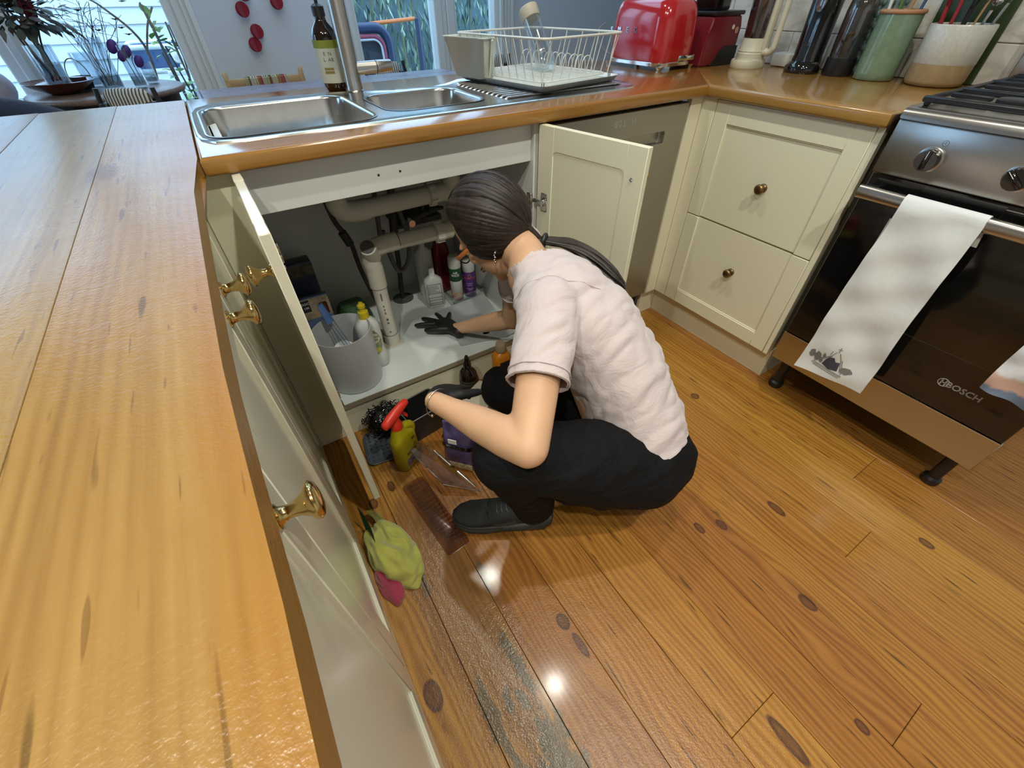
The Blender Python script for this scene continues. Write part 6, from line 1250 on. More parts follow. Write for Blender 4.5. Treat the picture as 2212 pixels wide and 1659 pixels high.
b = NB(); loft(b, [rrect(0, 0, hx_, hy_, 0.012, z, 4) for (hx_, hy_, z) in ((0.034, 0.138, 0.0), (0.036, 0.140, 0.002), (0.034, 0.138, 0.003))]); xf(b, M); obj('plate', b, RIB, ct2, True, 40)
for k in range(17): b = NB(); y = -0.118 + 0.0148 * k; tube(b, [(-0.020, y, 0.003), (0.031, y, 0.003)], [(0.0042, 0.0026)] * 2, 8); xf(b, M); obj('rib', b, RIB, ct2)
db_ = thing('dark_bottle', 'dark amber bottle with pointed stopper against the plinth', 'bottle', (0.512, 0.006, 0.0))
b = NB(); lathe(b, [(0.030, 0), (0.034, 0.004), (0.0345, 0.095), (0.031, 0.112), (0.020, 0.126), (0.013, 0.131), (0.013, 0.138)], 28); obj('glass', b, AMBER, db_, True, 60)
b = NB(); lathe(b, [(0.0142, 0.134), (0.0142, 0.155), (0.011, 0.16), (0.0095, 0.175), (0.005, 0.187), (0.001, 0.19)], 20); obj('stopper', b, BLACKG, db_)
b = NB(); lathe(b, [(0.0348, 0.018), (0.0348, 0.088)], 28, cap0=False, cap1=False); obj('label', b, mat('charcoal_label', (0.03, 0.028, 0.024), 0.6), db_, True, 60)
for z in (0.084, 0.070, 0.055, 0.049, 0.034, 0.026): b = NB(); lathe(b, [(0.0350, z), (0.0350, z + 0.0022)], 28, cap0=False, cap1=False); obj('label_rule', b, mat('dull_gold_ink', (0.16, 0.14, 0.08), 0.5) if z == 0.084 else bpy.data.materials['dull_gold_ink'], db_)
ob_ = thing('orange_bottle', 'orange bottle with frosted cap behind the right knee', 'bottle', (0.655, 0.005, 0.0))
b = NB(); loft(b, [rrect(0, 0, hx_, hy_, 0.018, z, 4) for (hx_, hy_, z) in ((0.030, 0.022, 0), (0.034, 0.026, 0.004), (0.034, 0.026, 0.125), (0.026, 0.022, 0.140), (0.017, 0.017, 0.146), (0.017, 0.017, 0.152))]); obj('body', b, mat('orange_plastic', (0.58, 0.20, 0.012), 0.3), ob_, True, 50); b = NB(); lathe(b, [(0.020, 0.150), (0.021, 0.153), (0.019, 0.182), (0.016, 0.187), (0.001, 0.188)], 20); obj('cap', b, mat('frosted_tan_cap', (0.34, 0.27, 0.18), 0.4), ob_); b = NB(); box(b, -0.020, 0.022, -0.0268, -0.0262, 0.04, 0.112); obj('label', b, BLACKP, ob_, False)
wb = thing('paper_box', 'pale cardboard box with ruled white edge beside the right knee', 'box', (0.475, -0.13, 0.0), 0.45)
b = NB(); box(b, -0.07, 0.085, -0.05, 0.05, 0.0, 0.105, 0.003, 1); obj('box', b, mat('pale_card', (0.52, 0.48, 0.38), 0.7), wb); b = NB(); box(b, -0.069, 0.084, -0.052, -0.049, 0.085, 0.1065, 0.001, 1); obj('white_edge', b, WHITEINK, wb); b = NB()
for k in range(18): box(b, -0.06 + 0.008 * k, -0.0575 + 0.008 * k, -0.0526, -0.0519, 0.090, 0.098)
o = obj('ruler_mark', b, DINK, wb, False); o['kind'] = 'stuff'
# cloths by the peninsula
from mathutils import noise as MN
def crumple(name, label, loc, rx, ry, h, m_, seed, rz=0.0, fold=1.0, n=30):
    """a dropped cloth: a soft mound with long radial and wrapping folds"""
    t = thing(name, label, 'cloth', loc, rz); b = NB(); rings = []; off = Vector((seed * 7.3, seed * 1.7, 0)); K = 96
    for j in range(n + 1):
        th = (j / n) * math.pi * 0.5; row = []
        for k in range(K):
            a = 2 * math.pi * k / K; d = Vector((math.cos(a) * math.cos(th), math.sin(a) * math.cos(th), math.sin(th)))
            q = d * 1.1 + off; w = MN.noise(q) * 1.2
            ridge = 1.0 - abs(MN.noise(Vector((d.x * 1.7 + w, d.y * 2.0 - w * 0.7, d.z * 1.7 + 0.6 * d.x)) + off)) * 2.2
            f = 0.45 * MN.noise(q * 1.3) + 0.22 * ridge * fold
            s = 0.90 + 0.30 * f; z = max(0.001, (d.z ** 0.75) * h * (0.85 + 0.75 * f) * (1.0 + 0.25 * d.y))
            row.append(b.verts.new((d.x * rx * s, d.y * ry * s, z)))
        rings.append(row)
    for r0, r1 in zip(rings, rings[1:]):
        for k in range(K): b.faces.new((r0[k], r0[(k + 1) % K], r1[(k + 1) % K], r1[k]))
    bmesh.ops.remove_doubles(b, verts=rings[-1], dist=0.004)
    for _ in range(2): bmesh.ops.smooth_vert(b, verts=[v for v in b.verts if v.co.z > 0.002], factor=0.5, use_axis_x=True, use_axis_y=True, use_axis_z=True)
    obj('cloth', b, m_, t, True, 80); return t
def cloth_mat(nm, c): return mat(nm, c, 0.95, spec=0.1, sheen=0.4, var=0.10, vscale=25, bumps=0.5, bscale=420, bdist=0.002)
crumple('cleaning_cloth', 'crumpled yellow-green microfibre cloth on the floor by the peninsula', (0.036, -0.448, 0.001), 0.064, 0.115, 0.070, cloth_mat('lime_cloth', (0.42, 0.42, 0.095)), 3, 0.18, 1.3)
b = NB(); nx, ny = 8, 10; g = []
for j in range(ny + 1):
    row = []
    for i in range(nx + 1):
        u, v = i / nx, j / ny; row.append(b.verts.new((0.020 + 0.030 * u + 0.006 * math.sin(v * 5), -0.372 + 0.068 * v, 0.012 + 0.050 * (1 - u) * (0.6 + 0.4 * v) + 0.006 * math.sin(u * 9 + v * 4))))
    g.append(row)
for j in range(ny):
    for i in range(nx): b.faces.new((g[j][i], g[j][i + 1], g[j + 1][i + 1], g[j + 1][i]))
bmesh.ops.solidify(b, geom=b.faces[:], thickness=0.002)
cc_ = [o for o in COL.objects if o.name.startswith('cleaning_cloth')][0]; part(cc_, 'cloth_corner', b, bpy.data.materials['lime_cloth'], True, 80)
crumple('pink_cloth', 'crumpled pink cloth half under the yellow-green cloth', (-0.002, -0.505, 0.001), 0.030, 0.070, 0.034, cloth_mat('pink_cloth', (0.34, 0.045, 0.085)), 6, 0.1, 1.0, 30)
gs = thing('scouring_pad', 'thin green scouring pad standing on edge beside the yellow-green cloth', 'scouring pad', (-0.008, -0.375, 0.0)); b = NB(); g = []
for j in range(9):
    v = j / 8; row = []
    for i in range(7):
        u = i / 6; row.append(b.verts.new((0.008 * v + 0.010 * math.sin(u * 2.5) - 0.016 * (1 - v) * u, 0.048 - 0.10 * u + 0.0 * v, 0.001 + 0.125 * v * (1 - 0.35 * u))))
    g.append(row)
for j in range(8):
    for i in range(6): b.faces.new((g[j][i], g[j][i + 1], g[j + 1][i + 1], g[j + 1][i]))
bmesh.ops.solidify(b, geom=b.faces[:], thickness=0.006); obj('pad', b, mat('green_pad', (0.03, 0.16, 0.075), 0.9, bumps=0.6, bscale=500), gs, True, 50)
# ---------------------------------------------------------------- the person crouching at the cupboard
V = Vector
J = dict(pel=V((.665, -.609, .265)), hipL=V((.640, -.700, .268)), hipR=V((.715, -.530, .263)), kneL=V((.305, -.600, .430)), ankL=V((.415, -.552, .100)), kneR=V((.545, -.185, .165)), ankR=V((.665, -.520, .105)),
         neck=V((.574, -.298, .640)), shL=V((.507, -.456, .630)), shR=V((.650, -.130, .600)), elL=V((.325, -.655, .505)), elR=V((.690, -.030, .300)), wrL=V((.238, -.424, .478)), wrR=V((.556, .186, .178)), head=V((.557, -.141, .693)))
def vox(bm, voxel, smooth=4, fac=0.5):
    me = bpy.data.meshes.new('tmpv'); bmesh.ops.recalc_face_normals(bm, faces=bm.faces); bm.to_mesh(me); bm.free()
    o = bpy.data.objects.new('tmpv', me); COL.objects.link(o)
    r = o.modifiers.new('r', 'REMESH'); r.mode = 'VOXEL'; r.voxel_size = voxel
    s = o.modifiers.new('s', 'SMOOTH'); s.factor = fac; s.iterations = smooth
    out = evald(o); bpy.data.objects.remove(o); return out
def limb(b, pts, rad, n=20, side=None, cap=True):
    """tapered limb with round ends"""
    pts = [V(p) for p in pts]; rr = [r if isinstance(r, (tuple, list)) else (r, r) for r in rad]
    d0 = (pts[0] - pts[1]).normalized(); d1 = (pts[-1] - pts[-2]).normalized(); m0, m1 = min(rr[0]), min(rr[-1])
    P_ = [pts[0] + d0 * m0 * t for t in (0.98, 0.75, 0.4)] + pts + [pts[-1] + d1 * m1 * t for t in (0.4, 0.75, 0.98)]
    Rr = [(rr[0][0] * f, rr[0][1] * f) for f in (0.2, 0.66, 0.92)] + rr + [(rr[-1][0] * f, rr[-1][1] * f) for f in (0.92, 0.66, 0.2)]
    tube(b, P_, Rr, n, True, False, side)
def lerp(a, c, t): return a + (c - a) * t
SKIN = mat('skin', (0.60, 0.36, 0.22), 0.48, spec=0.35, sub=0.18, var=0.05, vscale=18, bumps=0.06, bscale=300)
SHIRT = None
def shirt_mat():
    m, nt, p = new_mat('pale_pink_jersey'); tc = N(nt, 'ShaderNodeTexCoord'); p.inputs['Base Color'].default_value = (0.57, 0.49, 0.485, 1); p.inputs['Roughness'].default_value = 0.9; p.inputs['Specular IOR Level'].default_value = 0.1; p.inputs['Sheen Weight'].default_value = 0.2
    v = vmap(nt, tc.outputs['Object'], (9, 22, 16), rot=(0.5, 0.3, 0.6))
    h = mth(nt, 'ADD', noise(nt, v, 1.0, 4, 0.55, 0.8), mth(nt, 'MULTIPLY', noise(nt, tc.outputs['Object'], 700, 1), 0.06)); bump(nt, p, h, 0.55, 0.012); return m
SHIRT = shirt_mat()
PANT = mat('black_trouser_cloth', (0.0055, 0.0055, 0.0065), 0.8, spec=0.16, bumps=0.5, bscale=16, bdist=0.02, stretch=(1, 1, 2.2)); GLOVE = mat('black_glove', (0.009, 0.009, 0.010), 0.55, bumps=0.2, bscale=160)
HAIR = None
def hair_mat():
    m, nt, p = new_mat('dark_brown_hair'); tc = N(nt, 'ShaderNodeTexCoord'); f = noise(nt, tc.outputs['Object'], 60, 3)
    nt.links.new(ramp(nt, f, [(0.3, (0.012, 0.008, 0.007)), (0.7, (0.030, 0.019, 0.015))]), p.inputs['Base Color']); p.inputs['Roughness'].default_value = 0.5; p.inputs['Specular IOR Level'].default_value = 0.4; return m
HAIR = hair_mat()
pr = thing('person', 'person crouching in pale pink t-shirt and black trousers, cleaning the sink cupboard', 'person', (0.55, -0.45, 0.0))
def ppart(name, b, m, parent=None, angle=60):
    o = obj(name, b, m, parent or pr, True, angle, world=True)
    if isinstance(b, bpy.types.Mesh): b.shade_smooth()
    return o
# head frame
hf = (V((-.62, .78, 0)).normalized() * 0.74 + V((0, 0, -0.67))).normalized(); hs = V((-.78, -.62, 0)).normalized(); hs = (hs - hf * hs.dot(hf)).normalized(); hu = hf.cross(hs) * 1.0
if hu.z < 0: hu = -hu
hc = J['head']
def H(f, s, u): return hc + hf * f + hs * s + hu * u
RH = Matrix((hf, hs, hu)).transposed()
b = NB()
ball(b, H(-0.006, 0, 0.022), (0.098, 0.077, 0.094), 32, RH)           # skull
ball(b, H(0.033, 0, -0.050), (0.060, 0.060, 0.080), 28, RH)           # face and jaw
ball(b, H(0.060, 0, -0.110), (0.026, 0.028, 0.022), 16, RH)           # chin
limb(b, [H(0.090, 0, -0.002), H(0.104, 0, -0.038)], [0.010, 0.014], 12)     # nose
ball(b, H(0.092, 0, -0.070), (0.012, 0.024, 0.009), 14, RH)           # lips
for s in (-1, 1):
    ball(b, H(0.072, s * 0.034, -0.030), (0.022, 0.022, 0.022), 14, RH)
    ball(b, H(0.085, s * 0.030, 0.010), (0.012, 0.022, 0.010), 12, RH)     # brow
    ball(b, H(-0.008, s * 0.074, -0.030), (0.014, 0.006, 0.024), 16, RH @ Matrix.Rotation(0.2, 3, 'Y'))   # ear
limb(b, [H(-0.020, 0, -0.055), lerp(H(-0.03, 0, -0.08), J['neck'], 0.5), J['neck'] + V((0, 0, -0.01))], [0.052, 0.050, 0.056], 20)
limb(b, [J['neck'] + V((0, 0, -.02)), V((.610, -.375, .555)), V((.645, -.485, .42)), J['pel']], [(0.06, 0.06), (0.10, 0.07), (0.10, 0.075), (0.12, 0.085)], 20, side=V((-.4, -.9, 0)))
for s in ('L', 'R'):
    limb(b, [J['neck'] + V((0, 0, -.03)), J['sh' + s]], [0.045, 0.045], 16)
    sh, el, wr = J['sh' + s], J['el' + s], J['wr' + s]
    limb(b, [sh, lerp(sh, el, .35), lerp(sh, el, .7), el], [0.047, 0.047, 0.043, 0.0395], 20)
    lat = (el - sh).cross(wr - el).normalized(); k = 0.86 if s == 'R' else 1.0
    limb(b, [el, lerp(el, wr, .22), lerp(el, wr, .5), lerp(el, wr, .8), wr], [(0.040 * k, 0.039 * k), (0.043 * k, 0.041 * k), (0.038 * k, 0.036 * k), (0.0295 * k, 0.026 * k), (0.027 * k, 0.023 * k)], 20, side=lat)
    limb(b, [J['hip' + s], lerp(J['hip' + s], J['kne' + s], .5), J['kne' + s]], [0.075, 0.066, 0.05], 16)
    limb(b, [J['kne' + s], lerp(J['kne' + s], J['ank' + s], .35), J['ank' + s]], [0.047, 0.045, 0.033], 16)
hl = (V((.345, -.300, .400)) - J['wrL']); hdirL = hl.normalized(); hdirR = V((-.22, 1.0, -.07)).normalized()
limb(b, [J['wrL'], J['wrL'] + hdirL * 0.04], [(0.018, 0.013), (0.018, 0.009)], 14); limb(b, [J['wrR'], J['wrR'] + hdirR * 0.04], [(0.018, 0.013), (0.018, 0.008)], 14)
bodyo = ppart('body', vox(b, 0.0058, 5), SKIN)
for s in (-1, 1):
    b = NB(); ball(b, H(0.083, s * 0.031, -0.006), 0.0115, 14); ppart('eye', b, mat('eye_white', (0.7, 0.68, 0.64), 0.2) if s < 0 else bpy.data.materials['eye_white'])
    b = NB(); ball(b, H(0.0925, s * 0.031, -0.008), 0.0048, 10); ppart('iris', b, mat('dark_iris', (0.03, 0.018, 0.01), 0.2) if s < 0 else bpy.data.materials['dark_iris'])
b = NB(); ball(b, H(0.101, 0, -0.067), (0.004, 0.021, 0.004), 12, RH); ball(b, H(0.101, 0, -0.0745), (0.005, 0.018, 0.0048), 12, RH); ppart('lips', b, mat('lip_pink', (0.42, 0.16, 0.13), 0.45))
# t-shirt
sl = lerp(J['shL'], J['elL'], 0.56); slR = lerp(J['shR'], J['elR'], 0.5); LAT = V((-.4, -.9, 0)).normalized()
b = NB()
spn = [V((.690, -.655, .235)), V((.692, -.600, .330)), V((.680, -.520, .435)), V((.652, -.435, .535)), V((.612, -.350, .605)), V((.583, -.300, .640))]
limb(b, spn, [(0.165, 0.120), (0.158, 0.118), (0.156, 0.116), (0.160, 0.112), (0.150, 0.090), (0.085, 0.062)], 32, side=[LAT] * 12)
for sh, e in ((J['shL'], sl), (J['shR'], slR)):
    ax = (e - sh).normalized()
    limb(b, [lerp(J['neck'], sh, 0.45) + V((0, 0, -0.012)), sh + V((0.004, 0, -0.006))], [0.060, 0.064], 20)
    limb(b, [sh - ax * 0.01, lerp(sh, e, 0.5), e, e + ax * 0.05], [(0.068, 0.066), (0.066, 0.062), (0.064, 0.057), (0.064, 0.057)], 24)
me = vox(b, 0.0062, 6)
bb = NB(); bb.from_mesh(me); bpy.data.meshes.remove(me)
def cut(bm, co, no, near, rad):
    geom = [f for f in bm.faces if (f.calc_center_median() - near).length < rad]; vs = list({v for f in geom for v in f.verts}); es = list({e for f in geom for e in f.edges})
    bmesh.ops.bisect_plane(bm, geom=vs + es + geom, plane_co=co, plane_no=no, clear_outer=True)
for sh, e in ((J['shL'], sl), (J['shR'], slR)):
    ax = (e - sh).normalized(); cut(bb, e, ax, e + ax * 0.05, 0.10)
nd = (hc - J['neck']).normalized(); cut(bb, J['neck'] + nd * 0.020, (nd * 0.8 + V((0, 0, .45))).normalized(), J['neck'] + nd * 0.05, 0.085)
hem_no = V((0.10, -0.62, -0.78)).normalized(); hem_co = V((.655, -.690, .300))
bmesh.ops.bisect_plane(bb, geom=bb.verts[:] + bb.edges[:] + bb.faces[:], plane_co=hem_co, plane_no=hem_no, clear_outer=True)
FD = V((.85, .04, .51)).normalized(); GD = V((.1, -.95, -.1)); GD = (GD - FD * GD.dot(FD)).normalized(); KD = FD.cross(GD)
for v in bb.verts:     # cloth folds
    c = v.co; n_ = v.normal
    along = MN.noise(V((c.x * 9, c.y * 9, c.z * 9))); c2 = c + V((1, 1, 1)) * 0.012 * along
    w = MN.noise(V((c2.dot(FD) * 5, c2.dot(GD) * 30, c2.dot(KD) * 22 + 3))); w2 = MN.noise(V((c2.dot(FD) * 9 + 5, c2.dot(GD) * 60, c2.dot(KD) * 40)))
    v.co = c + n_ * (0.0035 * along + 0.0052 * (abs(w) * 2 - 0.5) + 0.0014 * w2)
bmesh.ops.recalc_face_normals(bb, faces=bb.faces); bmesh.ops.solidify(bb, geom=bb.faces[:], thickness=0.0022)
tsh = ppart('t_shirt', bb, SHIRT, None, 75)
bv = bvh_of(tsh.data)
def ring_on(co, no, r, n=28, off_=0.002):
    no = V(no).normalized(); u = no.orthogonal().normalized(); v = no.cross(u); out = []
    o_ = V(pr.location)
    for k in range(n):
        a = 2 * math.pi * k / n; d = u * math.cos(a) + v * math.sin(a); hit = bv.ray_cast(V(co) - o_ + d * r, -d, r)
        out.append((hit[0] + o_ + d * off_) if hit[0] else V(co) + d * r * 0.66)
    return out
for sh, e in ((J['shL'], sl), (J['shR'], slR)):
    ax = (e - sh).normalized(); b = NB()
    for t in (-0.003, -0.020): tube(b, ring_on(e + ax * t, ax, 0.12), 0.0014 if t < -0.01 else 0.0022, 6, closed=True)
    ppart('sleeve_hem', b, SHIRT, tsh)
b = NB(); pts = []
for k in range(26):
    a = -0.25 + k / 25 * 2.6 ; ax = (J['elL'] - J['shL']).normalized()
# shoulder seam
axs = ((J['elL'] - J['shL']).normalized() * 0.55 + (J['shL'] - J['neck']).normalized() * 0.8).normalized(); rp = ring_on(lerp(J['neck'], J['shL'], 0.74), axs, 0.13, 40, 0.0004)
b.free(); b = NB(); tube(b, rp, 0.0011, 5, closed=True); ppart('shoulder_seam', b, mat('seam_pink', (0.48, 0.38, 0.37), 0.9), tsh)
# trousers
b = NB()
limb(b, [V((.690, -.690, .258)), V((.712, -.610, .262)), V((.732, -.530, .258))], [0.108, 0.112, 0.104], 24)     # seat
limb(b, [J['pel'] + V((.005, .0, .0)), V((.680, -.575, .340))], [(0.150, 0.112), (0.145, 0.108)], 24, side=[LAT] * 8)
limb(b, [J['hipL'], lerp(J['hipL'], J['kneL'], .3), lerp(J['hipL'], J['kneL'], .65), J['kneL'] + V((0.01, 0, 0))], [(0.112, 0.104), (0.104, 0.094), (0.088, 0.080), (0.068, 0.068)], 24)
limb(b, [V((.660, -.690, .240)), V((.52, -.672, .250)), V((.44, -.65, .29))], [0.078, 0.068, 0.05], 20)
limb(b, [J['kneL'], lerp(J['kneL'], J['ankL'], .35) + V((.012, .002, 0)), lerp(J['kneL'], J['ankL'], .75) + V((.008, 0, 0)), J['ankL'] + V((0.004, -.004, -0.012))], [0.068, 0.072, 0.064, (0.066, 0.058)], 22)
limb(b, [J['hipR'], lerp(J['hipR'], J['kneR'], .5), J['kneR']], [0.112, 0.094, 0.074], 24); limb(b, [J['kneR'], lerp(J['kneR'], J['ankR'], .5), J['ankR'] + V((0, 0, 0.01))], [0.070, 0.068, 0.055], 20)
me = vox(b, 0.0068, 6); bb = NB(); bb.from_mesh(me); bpy.data.meshes.remove(me)
for v in bb.verts:
    c = v.co; v.co = c + v.normal * (0.005 * MN.noise(V((c.x * 12, c.y * 10 + c.z * 14, c.z * 12))) + 0.003 * MN.noise(V((c.x * 30, c.y * 22, c.z * 40))))
bb.normal_update(); cutp = J['ankL'] + V((0.004, -.004, -0.022)); cut(bb, cutp, V((0, 0, -1)), cutp + V((0, 0, -.03)), 0.085)
trs = ppart('trousers', bb, PANT, None, 75)
# shoes
SHOE = mat('black_knit_upper', (0.012, 0.013, 0.014), 0.75, bumps=0.4, bscale=350); SOLE = mat('black_rubber_sole', (0.024, 0.026, 0.026), 0.55); SHINE = mat('black_overlay', (0.030, 0.032, 0.032), 0.42)
def foot_ring(x, hw, z0, z1, top=0.5, n=20):
    out = []
    for k in range(n):
        a = 2 * math.pi * k / n; y = hw * math.cos(a); s_ = math.sin(a)
        out.append((x, y * (1 if s_ < 0 else (1 - (1 - top) * s_ ** 1.5)), (z0 + z1) / 2 + (z1 - z0) / 2 * (abs(s_) ** 0.7) * (1 if s_ > 0 else -1)))
    return out
def shoe(M):
    sole_s = [(-0.083, 0.012, 0.026, 0.052), (-0.078, 0.026, 0.014, 0.056), (-0.055, 0.038, 0.003, 0.050), (-0.01, 0.039, 0.0, 0.040), (0.05, 0.041, 0.0, 0.033), (0.11, 0.049, 0.0, 0.030), (0.155, 0.048, 0.001, 0.030), (0.185, 0.036, 0.007, 0.032), (0.201, 0.020, 0.015, 0.034), (0.206, 0.008, 0.022, 0.033)]
    b = NB(); loft(b, [foot_ring(x, w_, z0, z1, 0.92) for x, w_, z0, z1 in sole_s]); xf(b, M); so = ppart('shoe_sole', b, SOLE, None, 50)
    up_s = [(-0.074, 0.014, 0.04, 0.085), (-0.066, 0.028, 0.035, 0.098), (-0.04, 0.034, 0.03, 0.100), (0.0, 0.036, 0.03, 0.098), (0.04, 0.038, 0.03, 0.092), (0.08, 0.041, 0.028, 0.078), (0.12, 0.044, 0.028, 0.062), (0.155, 0.042, 0.028, 0.052), (0.18, 0.032, 0.028, 0.046), (0.197, 0.016, 0.028, 0.040), (0.201, 0.006, 0.03, 0.036)]
    b = NB(); loft(b, [foot_ring(x, w_, z0, z1, 0.55) for x, w_, z0, z1 in up_s]); xf(b, M); uo = ppart('shoe_upper', b, SHOE, None, 60)
    for (xs, zs) in ((0.075, 0.080), (0.062, 0.086), (0.048, 0.091)):
        b = NB(); tube(b, [(xs - 0.012, 0.028, zs - 0.022), (xs, 0.016, zs - 0.001), (xs + 0.002, -0.016, zs - 0.001), (xs - 0.01, -0.028, zs - 0.022)], 0.0024, 6); xf(b, M); ppart('shoe_lace', b, SHINE, uo)
    for sgn in (-1, 1):
        b = NB(); tube(b, spline([(0.105, sgn * 0.010, 0.071), (0.098, sgn * 0.030, 0.058), (0.085, sgn * 0.0395, 0.048), (0.05, sgn * 0.0385, 0.050), (0.02, sgn * 0.037, 0.058)], 4), [(0.0065, 0.002)] * 17, 8, side=(0, 0, 1)); xf(b, M); ppart('shoe_overlay', b, SHINE, uo)
    b = NB(); tube(b, [(x, sgn_ * (w_ + 0.0005), 0.034) for sgn_, x, w_ in ((-1, 0.06, 0.041), (-1, 0.11, 0.046), (-1, 0.155, 0.045), (-1, 0.185, 0.032), (-1, 0.203, 0.012), (1, 0.203, 0.012), (1, 0.185, 0.032), (1, 0.155, 0.045), (1, 0.11, 0.046), (1, 0.06, 0.041))], [(0.004, 0.0015)] * 10, 6, side=(0, 0, 1)); xf(b, M); ppart('toe_guard', b, SHINE, uo)
heel, toe = V((.462, -.592, 0)), V((.243, -.452, 0)); fx = (toe - heel).normalized(); ML = axes(heel + fx * 0.083, fx, V((0, 0, 1)).cross(fx)); shoe(ML)
fr = V((-0.15, 0.60, -0.78)).normalized(); MR = axes(J['ankR'] + V((0.02, -0.03, 0.02)), fr, V((-.97, -.24, 0))); MR = Matrix.Translation(J['ankR'] + V((0.02, -0.035, 0.03))) @ Matrix.Rotation(math.atan2(.95, -.25), 4, 'Z') @ Matrix.Rotation(math.radians(42), 4, 'Y') @ Matrix.Translation((0, 0, -0.05)); shoe(MR)
b = NB(); tube(b, [J['ankL'] + V((0.006, -0.004, 0.01)), J['ankL'] + V((0.012, -0.008, -0.03))], [0.034, 0.036], 16); ppart('sock', b, PANT)
# gloves with five fingers each
def hand(wr, d, palm_n, curl, spread, s, scale=1.0, thumb_side=1, cuff=0.028):
    d = d.normalized(); n_ = (palm_n - d * palm_n.dot(d)).normalized(); l_ = n_.cross(d) * thumb_side; b = NB()
    limb(b, [wr - d * cuff, wr - d * (cuff * 0.2), wr + d * 0.025, wr + d * 0.06, wr + d * 0.082], [(0.0255 * scale, 0.0225 * scale), (0.0265, 0.021), (0.033, 0.017), (0.038, 0.0145), (0.037, 0.013)], 18, side=l_)
    for k, (off_, L, r) in enumerate(((0.029, 0.078, 0.0094), (0.010, 0.086, 0.0096), (-0.010, 0.080, 0.0092), (-0.028, 0.063, 0.0084))):
        ang = spread * (1.5 - k) * 0.55; dd = (d * math.cos(ang) + l_ * math.sin(ang)).normalized(); p = wr + d * (0.085 - 0.004 * (k == 3)) + l_ * off_; pts = [p - dd * 0.025, p]
        c = 0
        for seg in (0.44, 0.32, 0.24): c += curl * (1.0 if seg > 0.4 else 1.3); p = p + (dd * math.cos(c) - n_ * math.sin(c)) * (L * seg); pts.append(p)
        limb(b, pts, [r * 1.05, r * 1.05, r, r * 0.94, r * 0.82], 12)
    td = (d * 0.62 + l_ * 0.78).normalized(); p = wr + d * 0.022 + l_ * 0.024
    limb(b, [p - td * 0.012, p + td * 0.028, p + td * 0.052 + d * 0.006 - n_ * 0.004, p + td * 0.068 + d * 0.016 - n_ * 0.008], [0.0145, 0.0125, 0.0105, 0.0088], 12)
    return vox(b, 0.0034, 3)
nR = V((0.10, -0.10, 1.0)); ppart('glove', hand(J['wrR'], hdirR, nR, 0.05, 0.95, 1, 1.0, 1), GLOVE)
nL = V((-0.25, -0.15, 1.0)); ppart('glove', hand(J['wrL'] + hdirL * 0.006, hdirL, nL, 0.30, 0.10, 1, 1.0, -1, 0.004), GLOVE)
# bracelet
b = NB(); awr = (J['wrL'] - J['elL']).normalized(); c0 = J['wrL'] - awr * 0.004; u = awr.orthogonal().normalized(); v_ = awr.cross(u); tube(b, [c0 + u * 0.0315 * math.cos(a) + v_ * 0.0285 * math.sin(a) for a in [6.2832 * k / 32 for k in range(32)]], 0.0013, 6, closed=True)
bra = ppart('bracelet', b, mat('silver', (0.75, 0.70, 0.62), 0.2, 1.0)); b = NB(); dn = (V((-.35, -.35, -.5)) - awr * V((-.35, -.35, -.5)).dot(awr)).normalized(); ball(b, c0 + dn * 0.031, 0.0042, 12); ppart('bead', b, bpy.data.materials['silver'], bra)
# hair: combed strands from the hairline to the tie, over a cap
tie_d = V((-0.80, 0.02, -0.36))   # head-frame direction of the tie (forward, side, up)
tie = H(-0.088, 0.0, -0.108)
b = NB()
def cap_pt(d, grow=1.0): return H(-0.006 + d.x * 0.107 * grow, d.y * 0.091 * grow, 0.020 + d.z * 0.106 * grow)
rh = random.Random(21); ni, nj = 40, 24; rings = []
front = V((0.72, 0, 0.60)).normalized()
hair_core = []
bvv = []
b2 = NB(); ball(b2, V((0, 0, 0)), 1.0, 40)
for v in b2.verts:
    d = v.co.copy(); keep_in = 1.0
    face = d.x * 0.86 - d.z * 0.52
    low = -d.z
    if (d.x > 0.52 and d.z < 0.42 + 0.5 * (1 - min(1, abs(d.y) / 0.9))) or (low > 0.62 and d.x > -0.2): keep_in = 0.86
    if abs(d.y) > 0.42 and d.x < 0.50 and d.z > -0.70: keep_in = 1.0
    if low > 0.80: keep_in = 0.84
    v.co = cap_pt(d, keep_in)
for f in b2.faces: pass
def strand(d0, d1, w0, w1, lift0, lift1, n=14):
    ang = d0.angle(d1); pts = []; rad = []
    for k in range(n + 1):
        t = k / n; s0 = math.sin((1 - t) * ang) / math.sin(ang); s1 = math.sin(t * ang) / math.sin(ang); d = d0 * s0 + d1 * s1
        pts.append(cap_pt(d, 1.0 + lift0 * (1 - t) + lift1 * t + 0.012 * math.sin(math.pi * t)))
        w_ = w0 * (1 - t) + w1 * t; rad.append((w_ * (0.45 if k in (0, n) else 1.0), 0.0028))
    q = pts[-1]; pts.append(tie + (q - tie) * 0.5); rad.append((w1 * 1.1, 0.004)); pts.append(tie + (q - tie) * 0.06); rad.append((w1, 0.004))
    return pts, rad
td = V((-0.66, 0, -0.75)).normalized()
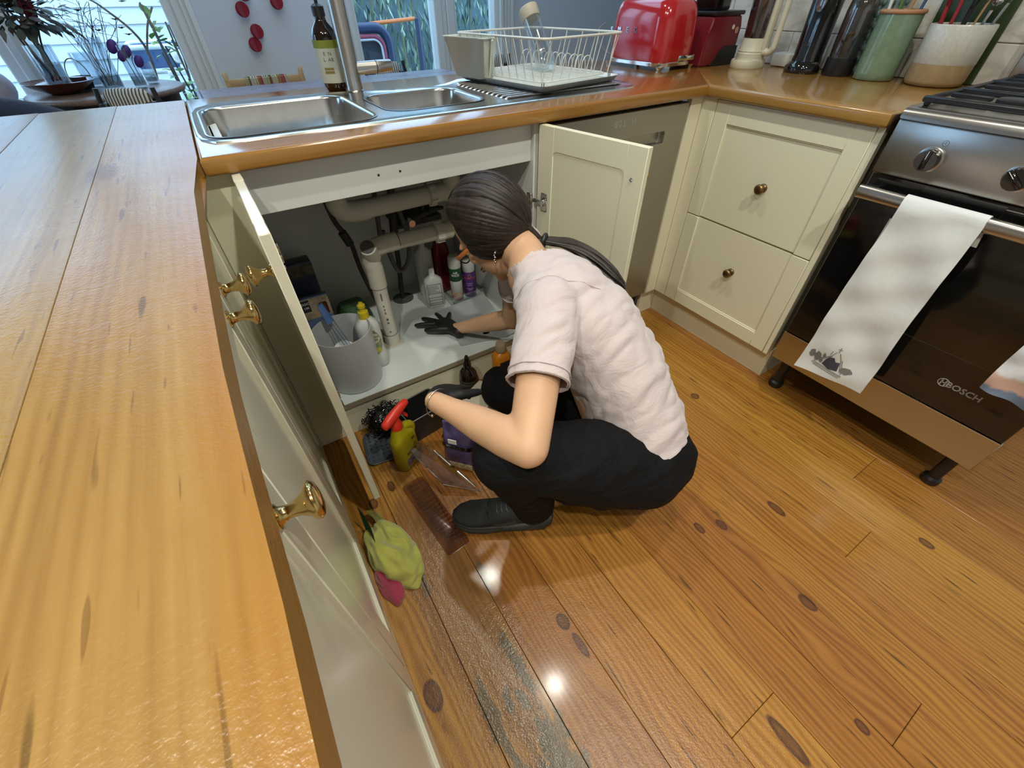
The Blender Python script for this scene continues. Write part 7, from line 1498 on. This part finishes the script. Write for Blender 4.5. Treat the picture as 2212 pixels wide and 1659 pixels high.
for k in range(270):
    # hairline start directions: forehead arc, temples and nape
    a = rh.uniform(-1, 1); 
    if k < 120: d0 = V((0.55 - 0.50 * abs(a) ** 1.6 + rh.uniform(-.12, .06), a * 0.93, 0.80 - 0.98 * abs(a) ** 2.2 + rh.uniform(-.05, .05))).normalized()
    else: d0 = V((rh.uniform(-.40, .52), rh.choice((-1, 1)) * rh.uniform(.62, .95), -0.36 + rh.uniform(-.26, .12))).normalized()
    if k >= 210: d0 = V((rh.uniform(.20, .50), rh.choice((-1, 1)) * rh.uniform(.78, .92), rh.uniform(-.62, -.10))).normalized()
    d1 = (td + V((0, rh.uniform(-.10, .10), rh.uniform(-.08, .08)))).normalized()
    pts, rad = strand(d0, d1, rh.uniform(.006, .012), .004, rh.uniform(-.03, .012) + (0.02 if k >= 210 else 0), rh.uniform(-.02, .02))
    cen_ = H(-0.006, 0, 0.02); tube(b, pts, rad, 6, True, False, [(pts[min(i + 1, len(pts) - 1)] - pts[max(i - 1, 0)]).cross(pts[i] - cen_) for i in range(len(pts))])
me2 = mesh_from(b2, 'cap'); b.from_mesh(me2); bpy.data.meshes.remove(me2)
hairo = ppart('hair', b, HAIR, None, 60)
b = NB(); tdir = (tie - H(-0.006, 0, 0.0)).normalized(); u = tdir.orthogonal().normalized(); v_ = tdir.cross(u); tube(b, [tie + u * 0.016 * math.cos(a) + v_ * 0.016 * math.sin(a) for a in [6.2832 * k / 20 for k in range(20)]], 0.006, 8, closed=True); ppart('hair_tie', b, BLACKP, hairo)
b = NB(); tail = [tie - tdir * 0.02, tie + V((.020, -.008, .000)), V((.708, -.284, .660)), V((.738, -.327, .640)), V((.757, -.378, .614)), V((.772, -.424, .588))]
for k in range(46):
    a, r_ = rh.uniform(0, 6.28), math.sqrt(rh.uniform(0, 1)); pts = []
    for i, p in enumerate(tail):
        w_ = (0.010, 0.014, 0.024, 0.030, 0.026, 0.010)[i]; pts.append(p + LAT * (w_ * r_ * math.cos(a)) + V((0.6, -0.3, 0.75)) * (w_ * 0.55 * r_ * math.sin(a)) + V((rh.uniform(-.003, .003), rh.uniform(-.003, .003), rh.uniform(-.002, .002))))
    pts[-1] = lerp(pts[-1], pts[-2], rh.uniform(0, .6)); tube(b, spline(pts, 5), [0.0030 + 0.0012 * math.sin(math.pi * i / 25) if i < 22 else 0.0022 for i in range(26)], 5)
ppart('ponytail', b, HAIR, hairo)
# glasses, earring
BKF = mat('black_frame', (0.012, 0.012, 0.012), 0.3); ORG = mat('orange_temple', (0.70, 0.22, 0.05), 0.4); b = NB()
for s in (-1, 1): tube(b, [H(0.103, s * 0.034 + 0.024 * math.cos(a), -0.008 + 0.020 * math.sin(a)) for a in [6.2832 * k / 24 for k in range(24)]], 0.0018, 6, closed=True)
tube(b, [H(0.104, -0.011, -0.004), H(0.106, 0, -0.001), H(0.104, 0.011, -0.004)], 0.0018, 6); gls = ppart('glasses_frame', b, BKF)
for s in (-1, 1): b = NB(); tube(b, [H(0.102, s * 0.058, -0.003), H(0.098, s * 0.070, -0.002), H(0.04, s * 0.079, -0.001), H(-0.02, s * 0.080, -0.004)], [(0.0055, 0.0014)] * 4, 8, side=hu); ppart('temple_arm', b, ORG, gls)
b = NB()
for s in (-1, 1):
    for k in range(6): ball(b, H(-0.008, s * 0.081, -0.046) + V((0.0012 * (-1) ** k, 0, -0.006 * k)), 0.0024 if k % 2 else 0.0032, 8)
ppart('earring', b, bpy.data.materials['silver'])
